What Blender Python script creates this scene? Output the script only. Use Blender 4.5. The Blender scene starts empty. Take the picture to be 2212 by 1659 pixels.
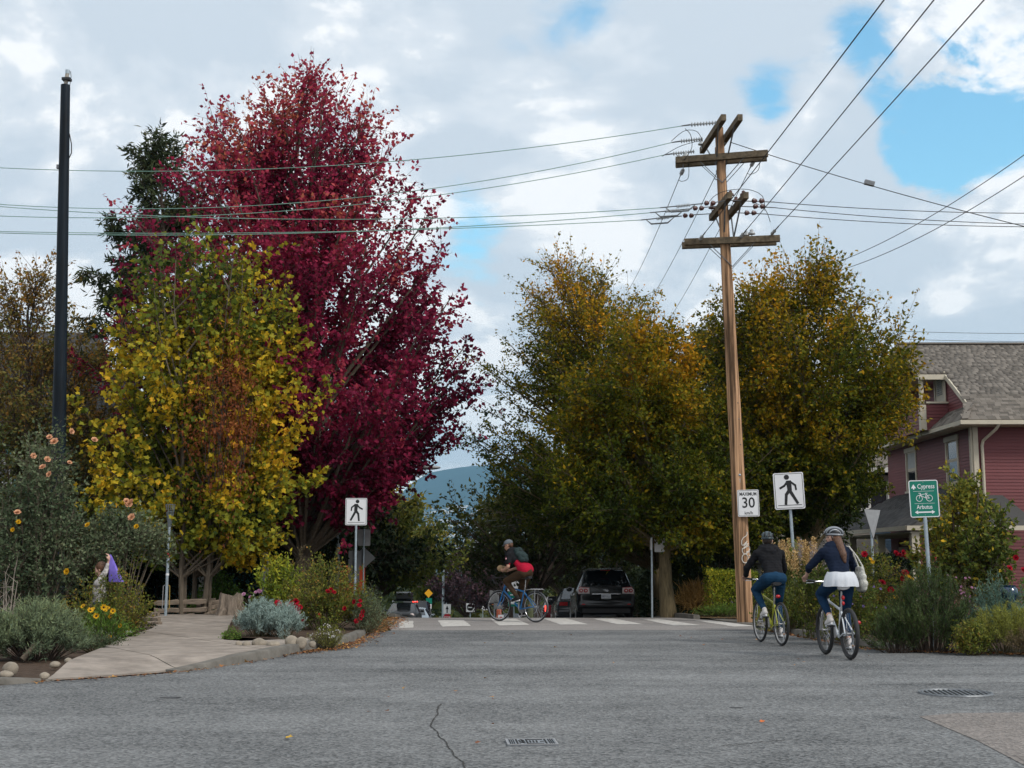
import bpy, bmesh, math, random
import numpy as np
from mathutils import Vector, Matrix, Euler

random.seed(7)
RNG = np.random.default_rng(11)
R = math.radians
SC = bpy.context.scene
COL = SC.collection

# ------------------------------------------------------------------ camera
EYE = 1.38
FPX = 2765.0                    # focal length on a 2212 px wide frame
PITCH = math.atan(383.0 / FPX)
cd = bpy.data.cameras.new('camera')
cam = bpy.data.objects.new('camera', cd); COL.objects.link(cam)
cam.location = (0, 0, EYE)
cam.rotation_euler = (math.pi / 2 + PITCH, 0, 0)
cd.sensor_width = 36.0
cd.lens = 36.0 * FPX / 2212.0
cd.clip_start = 0.1
cd.clip_end = 24000
SC.camera = cam

def ray(x, y):
    a = (x - 1106.0) / FPX; b = (829.5 - y) / FPX
    c, s = math.cos(PITCH), math.sin(PITCH)
    return Vector((a, c - s * b, s + c * b))
def at(x, y, Y):
    """point of the place at depth Y that a survey of the photograph gives"""
    d = ray(x, y); t = Y / d.y
    return Vector((d.x * t, Y, EYE + d.z * t))
def gnd(x, y, z=0.0):
    d = ray(x, y); t = (z - EYE) / d.z
    return Vector((d.x * t, d.y * t, z))

# ------------------------------------------------------------------ sky + sun
SUN_EL, SUN_AZ = 42.0, 128.0      # azimuth measured clockwise from +Y (camera heading)
sun_dir = Vector((math.sin(R(SUN_AZ)) * math.cos(R(SUN_EL)), math.cos(R(SUN_AZ)) * math.cos(R(SUN_EL)), math.sin(R(SUN_EL))))
W = bpy.data.worlds.new('World'); SC.world = W; W.use_nodes = True
nt = W.node_tree; nt.nodes.clear()
def wn(t, **k):
    n = nt.nodes.new(t)
    for a, b in k.items(): setattr(n, a, b)
    return n
def wl(a, b): nt.links.new(a, b)
def wmath(op, a, b=None, clamp=False):
    n = wn('ShaderNodeMath', operation=op); n.use_clamp = clamp
    for i, q in enumerate((a, b)):
        if q is None: continue
        if isinstance(q, (int, float)): n.inputs[i].default_value = q
        else: wl(q, n.inputs[i])
    return n.outputs[0]
out = wn('ShaderNodeOutputWorld')
sky = wn('ShaderNodeTexSky', sky_type='NISHITA')
sky.sun_disc = False; sky.sun_elevation = R(SUN_EL); sky.sun_rotation = R(SUN_AZ)
sky.air_density = 1.0; sky.dust_density = 0.4; sky.ozone_density = 1.0; sky.air_density = 1.4
bg1 = wn('ShaderNodeBackground'); bg1.inputs['Strength'].default_value = 0.14
tint = wn('ShaderNodeVectorMath', operation='MULTIPLY'); tint.inputs[1].default_value = (.66, 1.0, 1.06)
wl(sky.outputs[0], tint.inputs[0]); wl(tint.outputs[0], bg1.inputs['Color'])
tc = wn('ShaderNodeTexCoord'); nrm = wn('ShaderNodeVectorMath', operation='NORMALIZE'); wl(tc.outputs['Generated'], nrm.inputs[0])
DIR = nrm.outputs[0]
sep = wn('ShaderNodeSeparateXYZ'); wl(DIR, sep.inputs[0])
zz = wmath('ADD', wmath('MAXIMUM', sep.outputs['Z'], 0.0), 0.30)
cx_ = wmath('DIVIDE', sep.outputs['X'], zz); cy_ = wmath('DIVIDE', sep.outputs['Y'], zz)
cmb = wn('ShaderNodeCombineXYZ'); wl(cx_, cmb.inputs[0]); wl(cy_, cmb.inputs[1]); cmb.inputs[2].default_value = 0.35
def wnoise(scale, detail, rough, dist=0.0, off=(0, 0, 0), lac=2.0):
    mp = wn('ShaderNodeMapping'); mp.inputs['Location'].default_value = off
    wl(cmb.outputs[0], mp.inputs[0])
    n = wn('ShaderNodeTexNoise'); n.inputs['Scale'].default_value = scale; n.inputs['Detail'].default_value = detail
    n.inputs['Roughness'].default_value = rough; n.inputs['Distortion'].default_value = dist; n.inputs['Lacunarity'].default_value = lac
    wl(mp.outputs[0], n.inputs['Vector']); return n.outputs['Fac']
n_big = wnoise(1.7, 9, 0.56, 0.25, (3.1, 0.4, 0))
n_shade = wnoise(2.6, 8, 0.55, 0.5, (7.7, 2.2, 1.0))
n_fine = wnoise(7.0, 7, 0.6, 0.3, (1.7, 5.2, 2.0))
n_mid = wnoise(4.2, 8, 0.6, 0.6, (9.3, 1.2, 3.0))
cov = wmath('ADD', wmath('ADD', wmath('MULTIPLY', n_big, 0.40), wmath('MULTIPLY', n_mid, 0.35)), wmath('MULTIPLY', n_fine, 0.25))
# where the cloud deck is broken (openings seen towards the pole and above the street)
bias = None
for (px, py, k, amp) in ((2150, 260, 420, .23), (1970, 330, 1300, .17), (1890, 70, 1100, .17), (2110, 85, 1600, .12), (1650, 240, 1300, .23), (2040, 180, 200, .03), (1080, 120, 260, .07),
                         (1020, 500, 900, .13), (1300, 40, 900, .08), (560, 60, 200, .05), (1560, 330, 500, -.1), (1780, 420, 400, -.08), (300, 200, 30, -.06)):
    d = ray(px, py).normalized()
    dp = wn('ShaderNodeVectorMath', operation='DOT_PRODUCT'); wl(DIR, dp.inputs[0]); dp.inputs[1].default_value = d
    g = wmath('MULTIPLY', wmath('POWER', wmath('MAXIMUM', dp.outputs['Value'], 0.0), float(k)), amp)
    bias = g if bias is None else wmath('ADD', bias, g)
bias = wmath('MULTIPLY', bias, wmath('ADD', wmath('MULTIPLY', wmath('SUBTRACT', n_mid, .5), 5.0), 1.0))
cov2 = wmath('SUBTRACT', cov, bias)
mr = wn('ShaderNodeMapRange'); mr.interpolation_type = 'SMOOTHSTEP'
mr.inputs['From Min'].default_value = 0.300; mr.inputs['From Max'].default_value = 0.392
wl(cov2, mr.inputs['Value'])
ramp = wn('ShaderNodeValToRGB')
e = ramp.color_ramp.elements
e[0].position = 0.36; e[0].color = (0.58, 0.645, 0.72, 1)
e[1].position = 0.56; e[1].color = (0.93, 0.935, 0.945, 1)
m = ramp.color_ramp.elements.new(0.49); m.color = (0.70, 0.745, 0.80, 1)
n_off = wnoise(1.7, 9, 0.56, 0.25, (3.1 + .10, 0.4 - .12, 0))
relief = wmath('MULTIPLY', wmath('SUBTRACT', n_big, n_off), 2.4)
shade = wmath('ADD', wmath('ADD', wmath('MULTIPLY', n_shade, 0.75), wmath('MULTIPLY', n_fine, 0.25)), relief)
wl(shade, ramp.inputs[0])
bg2 = wn('ShaderNodeBackground'); bg2.inputs['Strength'].default_value = 0.84
wl(ramp.outputs[0], bg2.inputs['Color'])
mixs = wn('ShaderNodeMixShader')
wl(mr.outputs[0], mixs.inputs[0]); wl(bg1.outputs[0], mixs.inputs[1]); wl(bg2.outputs[0], mixs.inputs[2])
wl(mixs.outputs[0], out.inputs['Surface'])

sl = bpy.data.lights.new('sun', 'SUN'); sl.energy = 1.5; sl.angle = R(12); sl.color = (1.0, 0.955, 0.89)
so = bpy.data.objects.new('sun', sl); COL.objects.link(so)
so.rotation_euler = (-sun_dir).to_track_quat('-Z', 'Y').to_euler()
so.location = (20, -20, 40)

vs = SC.view_settings
vs.view_transform = 'Standard'; vs.look = 'None'; vs.gamma = 1.0; vs.exposure = 0.5; vs.use_curve_mapping = False
SC.display_settings.display_device = 'sRGB'
SC.cycles.use_denoising = True
SC.cycles.max_bounces = 6; SC.cycles.diffuse_bounces = 1; SC.cycles.glossy_bounces = 3
SC.cycles.transmission_bounces = 4; SC.cycles.transparent_max_bounces = 6; SC.cycles.volume_bounces = 0
SC.cycles.caustics_reflective = False; SC.cycles.caustics_refractive = False

# ------------------------------------------------------------------ materials
MATS = {}
LEAF_GAIN = 1.8
def _mat(name):
    m = bpy.data.materials.new(name); m.use_nodes = True
    MATS[name] = m
    return m, m.node_tree, m.node_tree.nodes['Principled BSDF']
def pm(name, base, rough=0.6, metal=0.0, var=0.12, scale=6.0, bump=0.0, spec=0.4, stretch=(1, 1, 1), detail=5.0, emit=None, rnd=0.0, coat=0.0, bscale=None, lo=.3, hi=.7):
    if name in MATS: return MATS[name]
    m, t, b = _mat(name)
    N, L = t.nodes, t.links
    tcn = N.new('ShaderNodeTexCoord'); mp = N.new('ShaderNodeMapping'); mp.inputs['Scale'].default_value = stretch
    L.new(tcn.outputs['Object'], mp.inputs[0])
    nz = N.new('ShaderNodeTexNoise'); nz.inputs['Scale'].default_value = scale; nz.inputs['Detail'].default_value = detail; nz.inputs['Roughness'].default_value = 0.6
    L.new(mp.outputs[0], nz.inputs['Vector'])
    rp = N.new('ShaderNodeValToRGB'); el = rp.color_ramp.elements
    el[0].position = lo; el[1].position = hi
    el[0].color = [max(0, c * (1 - var)) for c in base] + [1]; el[1].color = [min(1, c * (1 + var)) for c in base] + [1]
    L.new(nz.outputs['Fac'], rp.inputs[0])
    col = rp.outputs[0]
    if rnd:
        oi = N.new('ShaderNodeObjectInfo'); mm = N.new('ShaderNodeMapRange')
        mm.inputs['To Min'].default_value = 1 - rnd; mm.inputs['To Max'].default_value = 1 + rnd
        L.new(oi.outputs['Random'], mm.inputs['Value'])
        vm = N.new('ShaderNodeVectorMath'); vm.operation = 'SCALE'
        L.new(col, vm.inputs[0]); L.new(mm.outputs[0], vm.inputs['Scale']); col = vm.outputs[0]
    L.new(col, b.inputs['Base Color'])
    b.inputs['Roughness'].default_value = rough; b.inputs['Metallic'].default_value = metal
    b.inputs['Specular IOR Level'].default_value = spec
    if coat: b.inputs['Coat Weight'].default_value = coat; b.inputs['Coat Roughness'].default_value = 0.06
    if bump:
        nb = nz
        if bscale:
            nb = N.new('ShaderNodeTexNoise'); nb.inputs['Scale'].default_value = bscale; nb.inputs['Detail'].default_value = 4
            L.new(mp.outputs[0], nb.inputs['Vector'])
        bp = N.new('ShaderNodeBump'); bp.inputs['Strength'].default_value = bump; bp.inputs['Distance'].default_value = 0.02
        L.new(nb.outputs['Fac'], bp.inputs['Height']); L.new(bp.outputs[0], b.inputs['Normal'])
    if emit:
        b.inputs['Emission Color'].default_value = list(emit[0]) + [1]; b.inputs['Emission Strength'].default_value = emit[1]
    return m
def leafmat(name, stops, trans=0.3, rough=0.6, spec=0.10):
    if name in MATS: return MATS[name]
    m, t, b = _mat(name); N, L = t.nodes, t.links
    a = N.new('ShaderNodeAttribute'); a.attribute_name = 'tone'
    rp = N.new('ShaderNodeValToRGB'); el = rp.color_ramp.elements
    while len(el) < len(stops): el.new(0.5)
    g = LEAF_GAIN if name.startswith('leaf_') else 1.0
    for q, (p, c) in zip(el, stops): q.position = p; q.color = [min(.8, x * g) for x in c] + [1]
    L.new(a.outputs['Fac'], rp.inputs[0]); L.new(rp.outputs[0], b.inputs['Base Color'])
    b.inputs['Roughness'].default_value = rough; b.inputs['Specular IOR Level'].default_value = spec
    if trans:
        tr = N.new('ShaderNodeBsdfTranslucent'); L.new(rp.outputs[0], tr.inputs['Color'])
        mx = N.new('ShaderNodeMixShader'); mx.inputs[0].default_value = trans
        L.new(b.outputs[0], mx.inputs[1]); L.new(tr.outputs[0], mx.inputs[2])
        L.new(mx.outputs[0], N['Material Output'].inputs['Surface'])
    return m
def asphalt(name, dark, light, speck=0.5, patch=0.12):
    m, t, b = _mat(name); N, L = t.nodes, t.links
    tcn = N.new('ShaderNodeTexCoord')
    def noise(s, d, r=0.6):
        n = N.new('ShaderNodeTexNoise'); n.inputs['Scale'].default_value = s; n.inputs['Detail'].default_value = d; n.inputs['Roughness'].default_value = r
        L.new(tcn.outputs['Object'], n.inputs['Vector']); return n.outputs['Fac']
    v = N.new('ShaderNodeTexVoronoi'); v.inputs['Scale'].default_value = 44; v.inputs['Randomness'].default_value = 1
    L.new(tcn.outputs['Object'], v.inputs['Vector'])
    sepc = N.new('ShaderNodeSeparateColor'); L.new(v.outputs['Color'], sepc.inputs[0])
    def mth(op, a, bb):
        n = N.new('ShaderNodeMath'); n.operation = op
        for i, q in enumerate((a, bb)):
            if isinstance(q, (int, float)): n.inputs[i].default_value = q
            else: L.new(q, n.inputs[i])
        return n.outputs[0]
    f = mth('ADD', mth('MULTIPLY', sepc.outputs[0], 0.55 * speck), mth('MULTIPLY', noise(24, 5, .7), 1.0 - 0.55 * speck))
    f = mth('ADD', f, mth('MULTIPLY', mth('SUBTRACT', noise(0.35, 4), 0.5), patch * 4))
    f = mth('ADD', f, mth('MULTIPLY', mth('SUBTRACT', noise(2.2, 5, .7), 0.5), patch * 3))
    mpl = N.new('ShaderNodeMapping'); mpl.inputs['Scale'].default_value = (.05, .55, 1); mpl.inputs['Rotation'].default_value = (0, 0, .12); L.new(tcn.outputs['Object'], mpl.inputs[0])
    nl = N.new('ShaderNodeTexNoise'); nl.inputs['Scale'].default_value = 1.6; nl.inputs['Detail'].default_value = 4; L.new(mpl.outputs[0], nl.inputs['Vector'])
    f = mth('ADD', f, mth('MULTIPLY', mth('SUBTRACT', nl.outputs['Fac'], 0.5), patch * 4))
    rp = N.new('ShaderNodeValToRGB'); el = rp.color_ramp.elements
    el[0].position = 0.2; el[0].color = list(dark) + [1]; el[1].position = 0.85; el[1].color = list(light) + [1]
    L.new(f, rp.inputs[0]); L.new(rp.outputs[0], b.inputs['Base Color'])
    b.inputs['Roughness'].default_value = 0.85; b.inputs['Specular IOR Level'].default_value = 0.25
    bp = N.new('ShaderNodeBump'); bp.inputs['Strength'].default_value = 0.7; bp.inputs['Distance'].default_value = 0.012
    L.new(mth('ADD', v.outputs['Distance'], noise(70, 3)), bp.inputs['Height']); L.new(bp.outputs[0], b.inputs['Normal'])
    return m

M_ASPH = asphalt('asphalt_worn', (0.05, 0.052, 0.054), (0.275, 0.278, 0.275), 0.8, 0.13)
M_APRON = asphalt('apron_asphalt', (0.17, 0.155, 0.145), (0.36, 0.335, 0.315), 0.5, 0.12)
M_PATCH = asphalt('patch_asphalt', (0.11, 0.098, 0.09), (0.32, 0.285, 0.26), 0.8, 0.06)
M_STREET = asphalt('street_asphalt', (0.10, 0.10, 0.10), (0.24, 0.235, 0.23), 0.4, 0.1)
M_CONC = pm('concrete_walk', (0.275, 0.235, 0.20), .9, var=.3, scale=3.0, bump=.25, spec=.2, detail=9, rnd=.05, bscale=60)
M_CURB = pm('concrete_curb', (0.15, 0.138, 0.12), .9, var=.3, scale=5.0, bump=.12, spec=.2, detail=9, bscale=50)
M_SOIL = pm('soil', (0.075, 0.052, 0.038), .95, var=.4, scale=9.0, bump=.8, spec=.1, detail=9, bscale=30)
M_PAINT = pm('road_paint', (0.50, 0.475, 0.44), .8, var=.25, scale=7.0, bump=.1, spec=.3, detail=10)
M_LAND = pm('land', (0.06, 0.07, 0.035), .95, var=.4, scale=.4, bump=.0, spec=.1)
M_DARK = pm('dark_gap', (0.012, 0.012, 0.012), .8, var=.1)
M_METAL = pm('galvanised_steel', (0.36, 0.42, 0.46), .42, metal=.55, var=.18, scale=9, bump=.05)
M_STEEL = pm('grey_iron', (0.17, 0.18, 0.19), .5, metal=.5, var=.3, scale=20, bump=.2)
M_CHROME = pm('bright_metal', (0.6, 0.6, 0.62), .25, metal=.95, var=.05)
M_BLACKM = pm('black_parts', (0.018, 0.018, 0.02), .5, var=.2)
M_RUBBER = pm('tyre_rubber', (0.028, 0.028, 0.029), .75, var=.25, scale=30)
M_WIRE = pm('wire_black', (0.03, 0.032, 0.034), .6, var=.2)
M_WIREG = pm('wire_green_light', (0.20, 0.36, 0.30), .6, var=.25, scale=1.5)  # greenish light on wires crossing the trees, put into their colour
M_SIGNW = pm('sign_white', (0.74, 0.74, 0.75), .45, var=.05, scale=4)
M_SIGNB = pm('sign_black', (0.012, 0.012, 0.013), .5, var=.1)
M_SIGNG = pm('sign_green', (0.0, 0.17, 0.115), .42, var=.08, scale=5)
M_ALU = pm('sign_back', (0.34, 0.34, 0.345), .5, metal=.4, var=.12, scale=8)
M_GLASS = pm('window_glass', (0.022, 0.026, 0.03), .06, var=.3, scale=1.5, spec=.9)
M_BARK = pm('bark_grey', (0.13, 0.105, 0.078), .9, var=.4, scale=7, bump=.9, stretch=(3, 3, .6), detail=8, spec=.15)
M_BARKD = pm('bark_dark', (0.07, 0.052, 0.042), .9, var=.4, scale=9, bump=.6, stretch=(3, 3, .7), spec=.15)
M_BARKT = pm('bark_trunk', (0.16, 0.125, 0.07), .9, var=.5, scale=9, bump=1.0, stretch=(4, 4, .35), detail=9, spec=.15)
M_TWIG = pm('twig', (0.075, 0.056, 0.042), .85, var=.3, scale=5, spec=.15)
M_STEM = pm('green_stem', (0.10, 0.085, 0.045), .8, var=.3, scale=5, spec=.2)
# ------------------------------------------------------------------ object + mesh helpers
def tag(o, label=None, cat=None, group=None, kind=None):
    if label: o['label'] = label
    if cat: o['category'] = cat
    if group: o['group'] = group
    if kind: o['kind'] = kind
    return o
def empty(name, loc=(0, 0, 0), rz=0.0):
    o = bpy.data.objects.new(name, None); COL.objects.link(o)
    o.location = loc; o.rotation_euler = (0, 0, rz); o.empty_display_size = 0.2
    return o
def thing(name, label, cat, loc=(0, 0, 0), rz=0.0, group=None):
    return tag(empty(name, loc, rz), label, cat, group)
def link(name, me, mat=None, parent=None, loc=None, rot=None, scale=None):
    o = bpy.data.objects.new(name, me); COL.objects.link(o)
    if mat is not None and len(me.materials) == 0: me.materials.append(mat)
    if parent is not None: o.parent = parent
    if loc is not None: o.location = loc
    if rot is not None: o.rotation_euler = rot
    if scale is not None: o.scale = scale
    return o
def copy_tree(o, parent=None):
    c = o.copy(); COL.objects.link(c); c.parent = parent
    for ch in o.children: copy_tree(ch, c)
    return c
def npmesh(name, V, faces, smooth=False, tone=None):
    """V (n,3) array, faces: list of (m,k) int arrays"""
    me = bpy.data.meshes.new(name)
    V = np.asarray(V, dtype=np.float32)
    me.vertices.add(len(V)); me.vertices.foreach_set('co', V.ravel())
    idx = np.concatenate([f.ravel() for f in faces]).astype(np.int32)
    tot = np.concatenate([np.full(len(f), f.shape[1], dtype=np.int32) for f in faces])
    start = np.concatenate([[0], np.cumsum(tot)[:-1]]).astype(np.int32)
    me.loops.add(len(idx)); me.loops.foreach_set('vertex_index', idx)
    me.polygons.add(len(tot)); me.polygons.foreach_set('loop_start', start)
    if smooth: me.polygons.foreach_set('use_smooth', np.ones(len(tot), dtype=bool))
    me.update(calc_edges=True)
    if tone is not None:
        a = me.attributes.new('tone', 'FLOAT', 'FACE'); a.data.foreach_set('value', np.asarray(tone, dtype=np.float32))
    return me

class MB:
    """collects shapes and links them as one mesh"""
    def __init__(s): s.v = []; s.f = []
    def add(s, V, F):
        k = len(s.v); s.v += [tuple(q) for q in V]; s.f += [tuple(i + k for i in f) for f in F]; return s
    def box(s, c, d, rot=None):
        hx, hy, hz = d[0] / 2, d[1] / 2, d[2] / 2
        V = [Vector((x, y, z)) for x in (-hx, hx) for y in (-hy, hy) for z in (-hz, hz)]
        if rot is not None:
            q = Euler(rot).to_matrix(); V = [q @ p for p in V]
        c = Vector(c)
        return s.add([p + c for p in V], [(0, 1, 3, 2), (4, 6, 7, 5), (0, 4, 5, 1), (2, 3, 7, 6), (0, 2, 6, 4), (1, 5, 7, 3)])
    def beam(s, a, b, w, h, up=(0, 0, 1)):
        a, b = Vector(a), Vector(b); d = (b - a).normalized(); u = Vector(up)
        sd = d.cross(u)
        if sd.length < 1e-4: sd = d.cross(Vector((1, 0, 0)))
        sd.normalize(); u = sd.cross(d).normalized()
        V = []
        for p in (a, b):
            for (i, j) in ((-1, -1), (1, -1), (1, 1), (-1, 1)): V.append(p + sd * (i * w / 2) + u * (j * h / 2))
        return s.add(V, [(3, 2, 1, 0), (4, 5, 6, 7), (0, 1, 5, 4), (1, 2, 6, 5), (2, 3, 7, 6), (3, 0, 4, 7)])
    def tube(s, path, rad, seg=8, caps=True):
        P = [Vector(p) for p in path]; n = len(P)
        if isinstance(rad, (int, float)): rad = [rad] * n
        up = None; V = []; F = []
        for i, p in enumerate(P):
            t = (P[min(i + 1, n - 1)] - P[max(i - 1, 0)])
            if t.length < 1e-9: t = Vector((0, 0, 1))
            t.normalize()
            if up is None:
                up = t.cross(Vector((0, 0, 1)))
                if up.length < .05: up = t.cross(Vector((1, 0, 0)))
                up.normalize()
            up = (up - t * up.dot(t))
            if up.length < 1e-6: up = t.cross(Vector((1, .3, 0)))
            up.normalize(); w = t.cross(up)
            for k in range(seg):
                a = 2 * math.pi * k / seg
                V.append(p + (up * math.cos(a) + w * math.sin(a)) * rad[i])
        for i in range(n - 1):
            for k in range(seg):
                a, b = i * seg + k, i * seg + (k + 1) % seg
                F.append((a, b, b + seg, a + seg))
        if caps:
            F.append(tuple(range(seg - 1, -1, -1))); F.append(tuple(range((n - 1) * seg, n * seg)))
        return s.add(V, F)
    def lathe(s, prof, seg=16, o=(0, 0, 0), axis='Z'):
        V = []; F = []
        for (r, z) in prof:
            for k in range(seg):
                a = 2 * math.pi * k / seg
                x, y = r * math.cos(a), r * math.sin(a)
                p = (x, y, z) if axis == 'Z' else ((z, x, y) if axis == 'X' else (y, z, x))
                V.append((p[0] + o[0], p[1] + o[1], p[2] + o[2]))
        n = len(prof)
        for i in range(n - 1):
            for k in range(seg):
                a, b = i * seg + k, i * seg + (k + 1) % seg
                F.append((a, b, b + seg, a + seg))
        F.append(tuple(range(seg - 1, -1, -1))); F.append(tuple(range((n - 1) * seg, n * seg)))
        return s.add(V, F)
    def torus(s, c, Rr, r, axis='Y', seg=28, sub=8):
        V = []; F = []
        for i in range(seg):
            a = 2 * math.pi * i / seg
            for j in range(sub):
                b = 2 * math.pi * j / sub
                q = (Rr + r * math.cos(b)); x, y, z = q * math.cos(a), r * math.sin(b), q * math.sin(a)
                if axis == 'Z': x, y, z = x, z, y
                if axis == 'X': x, y, z = y, x, z
                V.append((x + c[0], y + c[1], z + c[2]))
        for i in range(seg):
            for j in range(sub):
                F.append((i * sub + j, i * sub + (j + 1) % sub, ((i + 1) % seg) * sub + (j + 1) % sub, ((i + 1) % seg) * sub + j))
        return s.add(V, F)
    def ball(s, c, r, seg=12, ring=8, M=None):
        if isinstance(r, (int, float)): r = (r, r, r)
        V = []; F = []
        for i in range(ring + 1):
            th = math.pi * i / ring
            for k in range(seg):
                a = 2 * math.pi * k / seg
                p = Vector((r[0] * math.sin(th) * math.cos(a), r[1] * math.sin(th) * math.sin(a), r[2] * math.cos(th)))
                if M is not None: p = M @ p
                V.append(p + Vector(c))
        for i in range(ring):
            for k in range(seg):
                F.append((i * seg + k, i * seg + (k + 1) % seg, (i + 1) * seg + (k + 1) % seg, (i + 1) * seg + k)[::-1])
        return s.add(V, F)
    def prism(s, poly, M, depth):
        """poly in xy of frame M, extruded along frame z by depth"""
        n = len(poly)
        V = [M @ Vector((x, y, 0)) for x, y in poly] + [M @ Vector((x, y, depth)) for x, y in poly]
        F = [tuple(range(n - 1, -1, -1)), tuple(range(n, 2 * n))] + [(i, (i + 1) % n, (i + 1) % n + n, i + n) for i in range(n)]
        return s.add(V, F)
    def mesh(s, name, smooth=False, tri=False, clean=True):
        me = bpy.data.meshes.new(name); me.from_pydata(s.v, [], s.f)
        if clean:
            bm = bmesh.new(); bm.from_mesh(me)
            bmesh.ops.recalc_face_normals(bm, faces=bm.faces); bm.to_mesh(me); bm.free()
        if smooth:
            me.polygons.foreach_set('use_smooth', [True] * len(me.polygons))
            try: me.set_sharp_from_angle(angle=R(40))
            except Exception: pass
        me.update(); return me
    def build(s, name, mat, parent=None, smooth=False, loc=None, rot=None):
        return link(name, s.mesh(name, smooth), mat, parent, loc, rot)

def bez(a, b, c, n=8):
    a, b, c = Vector(a), Vector(b), Vector(c)
    return [a * (1 - t) ** 2 + b * 2 * t * (1 - t) + c * t * t for t in [i / (n - 1) for i in range(n)]]
def rrect(w, h, r, n=4):
    P = []
    for (cx, cy, a0) in ((w / 2 - r, h / 2 - r, 0), (-w / 2 + r, h / 2 - r, 90), (-w / 2 + r, -h / 2 + r, 180), (w / 2 - r, -h / 2 + r, 270)):
        for k in range(n + 1):
            a = R(a0 + 90 * k / n); P.append((cx + r * math.cos(a), cy + r * math.sin(a)))
    return P
def text_mesh(body, size, depth=0.002, sx=1.0, extra=0.0, align='CENTER'):
    cu = bpy.data.curves.new('lettering', 'FONT'); cu.body = body; cu.size = size
    cu.align_x = align; cu.align_y = 'CENTER'; cu.extrude = depth / 2; cu.offset = extra; cu.resolution_u = 3
    o = bpy.data.objects.new('lettering', cu); COL.objects.link(o)
    dg = bpy.context.evaluated_depsgraph_get(); dg.update()
    me = bpy.data.meshes.new_from_object(o.evaluated_get(dg))
    bpy.data.objects.remove(o); bpy.data.curves.remove(cu)
    for v in me.vertices: v.co.x *= sx
    return me
def clip_poly(sub, cell):
    """clip polygon sub by convex ccw cell (2D)"""
    outp = sub
    for i in range(len(cell)):
        a, b = cell[i], cell[(i + 1) % len(cell)]
        inside = lambda p: (b[0] - a[0]) * (p[1] - a[1]) - (b[1] - a[1]) * (p[0] - a[0]) >= 0
        inp, outp = outp, []
        for j in range(len(inp)):
            p, q = inp[j], inp[(j + 1) % len(inp)]
            if inside(q) != inside(p):
                dx, dy = q[0] - p[0], q[1] - p[1]; ex, ey = b[0] - a[0], b[1] - a[1]
                den = dx * ey - dy * ex
                t = ((a[0] - p[0]) * ey - (a[1] - p[1]) * ex) / den if abs(den) > 1e-12 else 0
                x = (p[0] + dx * t, p[1] + dy * t)
                if inside(p): outp.append(x)
                else: outp.append(x); outp.append(q)
            elif inside(q): outp.append(q)
        if not outp: return []
    return outp
def sheet(name, poly, z, mat, parent=None, zf=None, sub=0.0, thick=0.0):
    """a flat polygon (possibly concave) as a ground sheet, draped on zf"""
    bm = bmesh.new()
    vs_ = [bm.verts.new((p[0], p[1], 0)) for p in poly]
    bm.faces.new(vs_)
    bmesh.ops.triangulate(bm, faces=bm.faces)
    if sub:
        for _ in range(5):
            ed = [e_ for e_ in bm.edges if e_.calc_length() > sub]
            if not ed: break
            bmesh.ops.subdivide_edges(bm, edges=ed, cuts=1)
            bmesh.ops.triangulate(bm, faces=bm.faces)
    bmesh.ops.recalc_face_normals(bm, faces=bm.faces)
    if sum(f.normal.z for f in bm.faces) < 0: bmesh.ops.reverse_faces(bm, faces=bm.faces)
    if thick:
        r = bmesh.ops.extrude_face_region(bm, geom=list(bm.faces))
        top = [g for g in r['geom'] if isinstance(g, bmesh.types.BMVert)]
        low = [v for v in bm.verts if v not in set(top)]
        for v in low: v.co.z -= thick
        bmesh.ops.recalc_face_normals(bm, faces=bm.faces)
    for v in bm.verts: v.co.z += z + (zf(v.co.x, v.co.y) if zf else 0)
    me = bpy.data.meshes.new(name); bm.to_mesh(me); bm.free()
    return link(name, me, mat, parent)
def sstep(a, b, x):
    t = min(1, max(0, (x - a) / (b - a))); return t * t * (3 - 2 * t)

# ------------------------------------------------------------------ foliage
LEAF = {
    'oval': ([(0, 0), (.38, .30), (1, 0), (.38, -.30)], [(0, 1, 2), (0, 2, 3)]),
    'star': ([(0, 0), (.12, .46), (.42, .16), (1, 0), (.42, -.16), (.12, -.46)], [(0, 1, 2), (0, 2, 3), (0, 3, 4), (0, 4, 5)]),
    'maple': ([(.05, 0), (-.1, .40), (.17, .40), (.40, .62), (.60, .30), (1, 0), (.60, -.30), (.40, -.62), (.17, -.40), (-.1, -.40)],
              [(0, i, i + 1) for i in range(1, 9)]),
    'blade': ([(0, .05), (0, -.05), (.6, -.045), (.6, .045), (1, 0)], [(0, 1, 2), (0, 2, 3), (3, 2, 4)]),
    'needle': ([(0, .09), (0, -.09), (1, 0)], [(0, 1, 2)]),
    'petal': ([(0, 0), (.5, .42), (1, .22), (1, -.22), (.5, -.42)], [(0, 1, 2), (0, 2, 3), (0, 3, 4)]),
}
def unit(a):
    return a / np.maximum(np.linalg.norm(a, axis=-1, keepdims=True), 1e-9)
def lump(P, k, seed=0.0):
    """smooth pseudo-noise in -1..1 at points P"""
    s = seed * 1.37
    x, y, z = P[:, 0] * k, P[:, 1] * k, P[:, 2] * k
    return (np.sin(x * 1.7 + 1.3 * np.sin(y * 1.1 + s) + s) + np.sin(y * 1.9 + 1.1 * np.sin(z * 1.3 - s) + 2 * s) + np.sin(z * 1.6 + 1.2 * np.sin(x * 0.9 + 3 * s))) / 3
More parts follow.
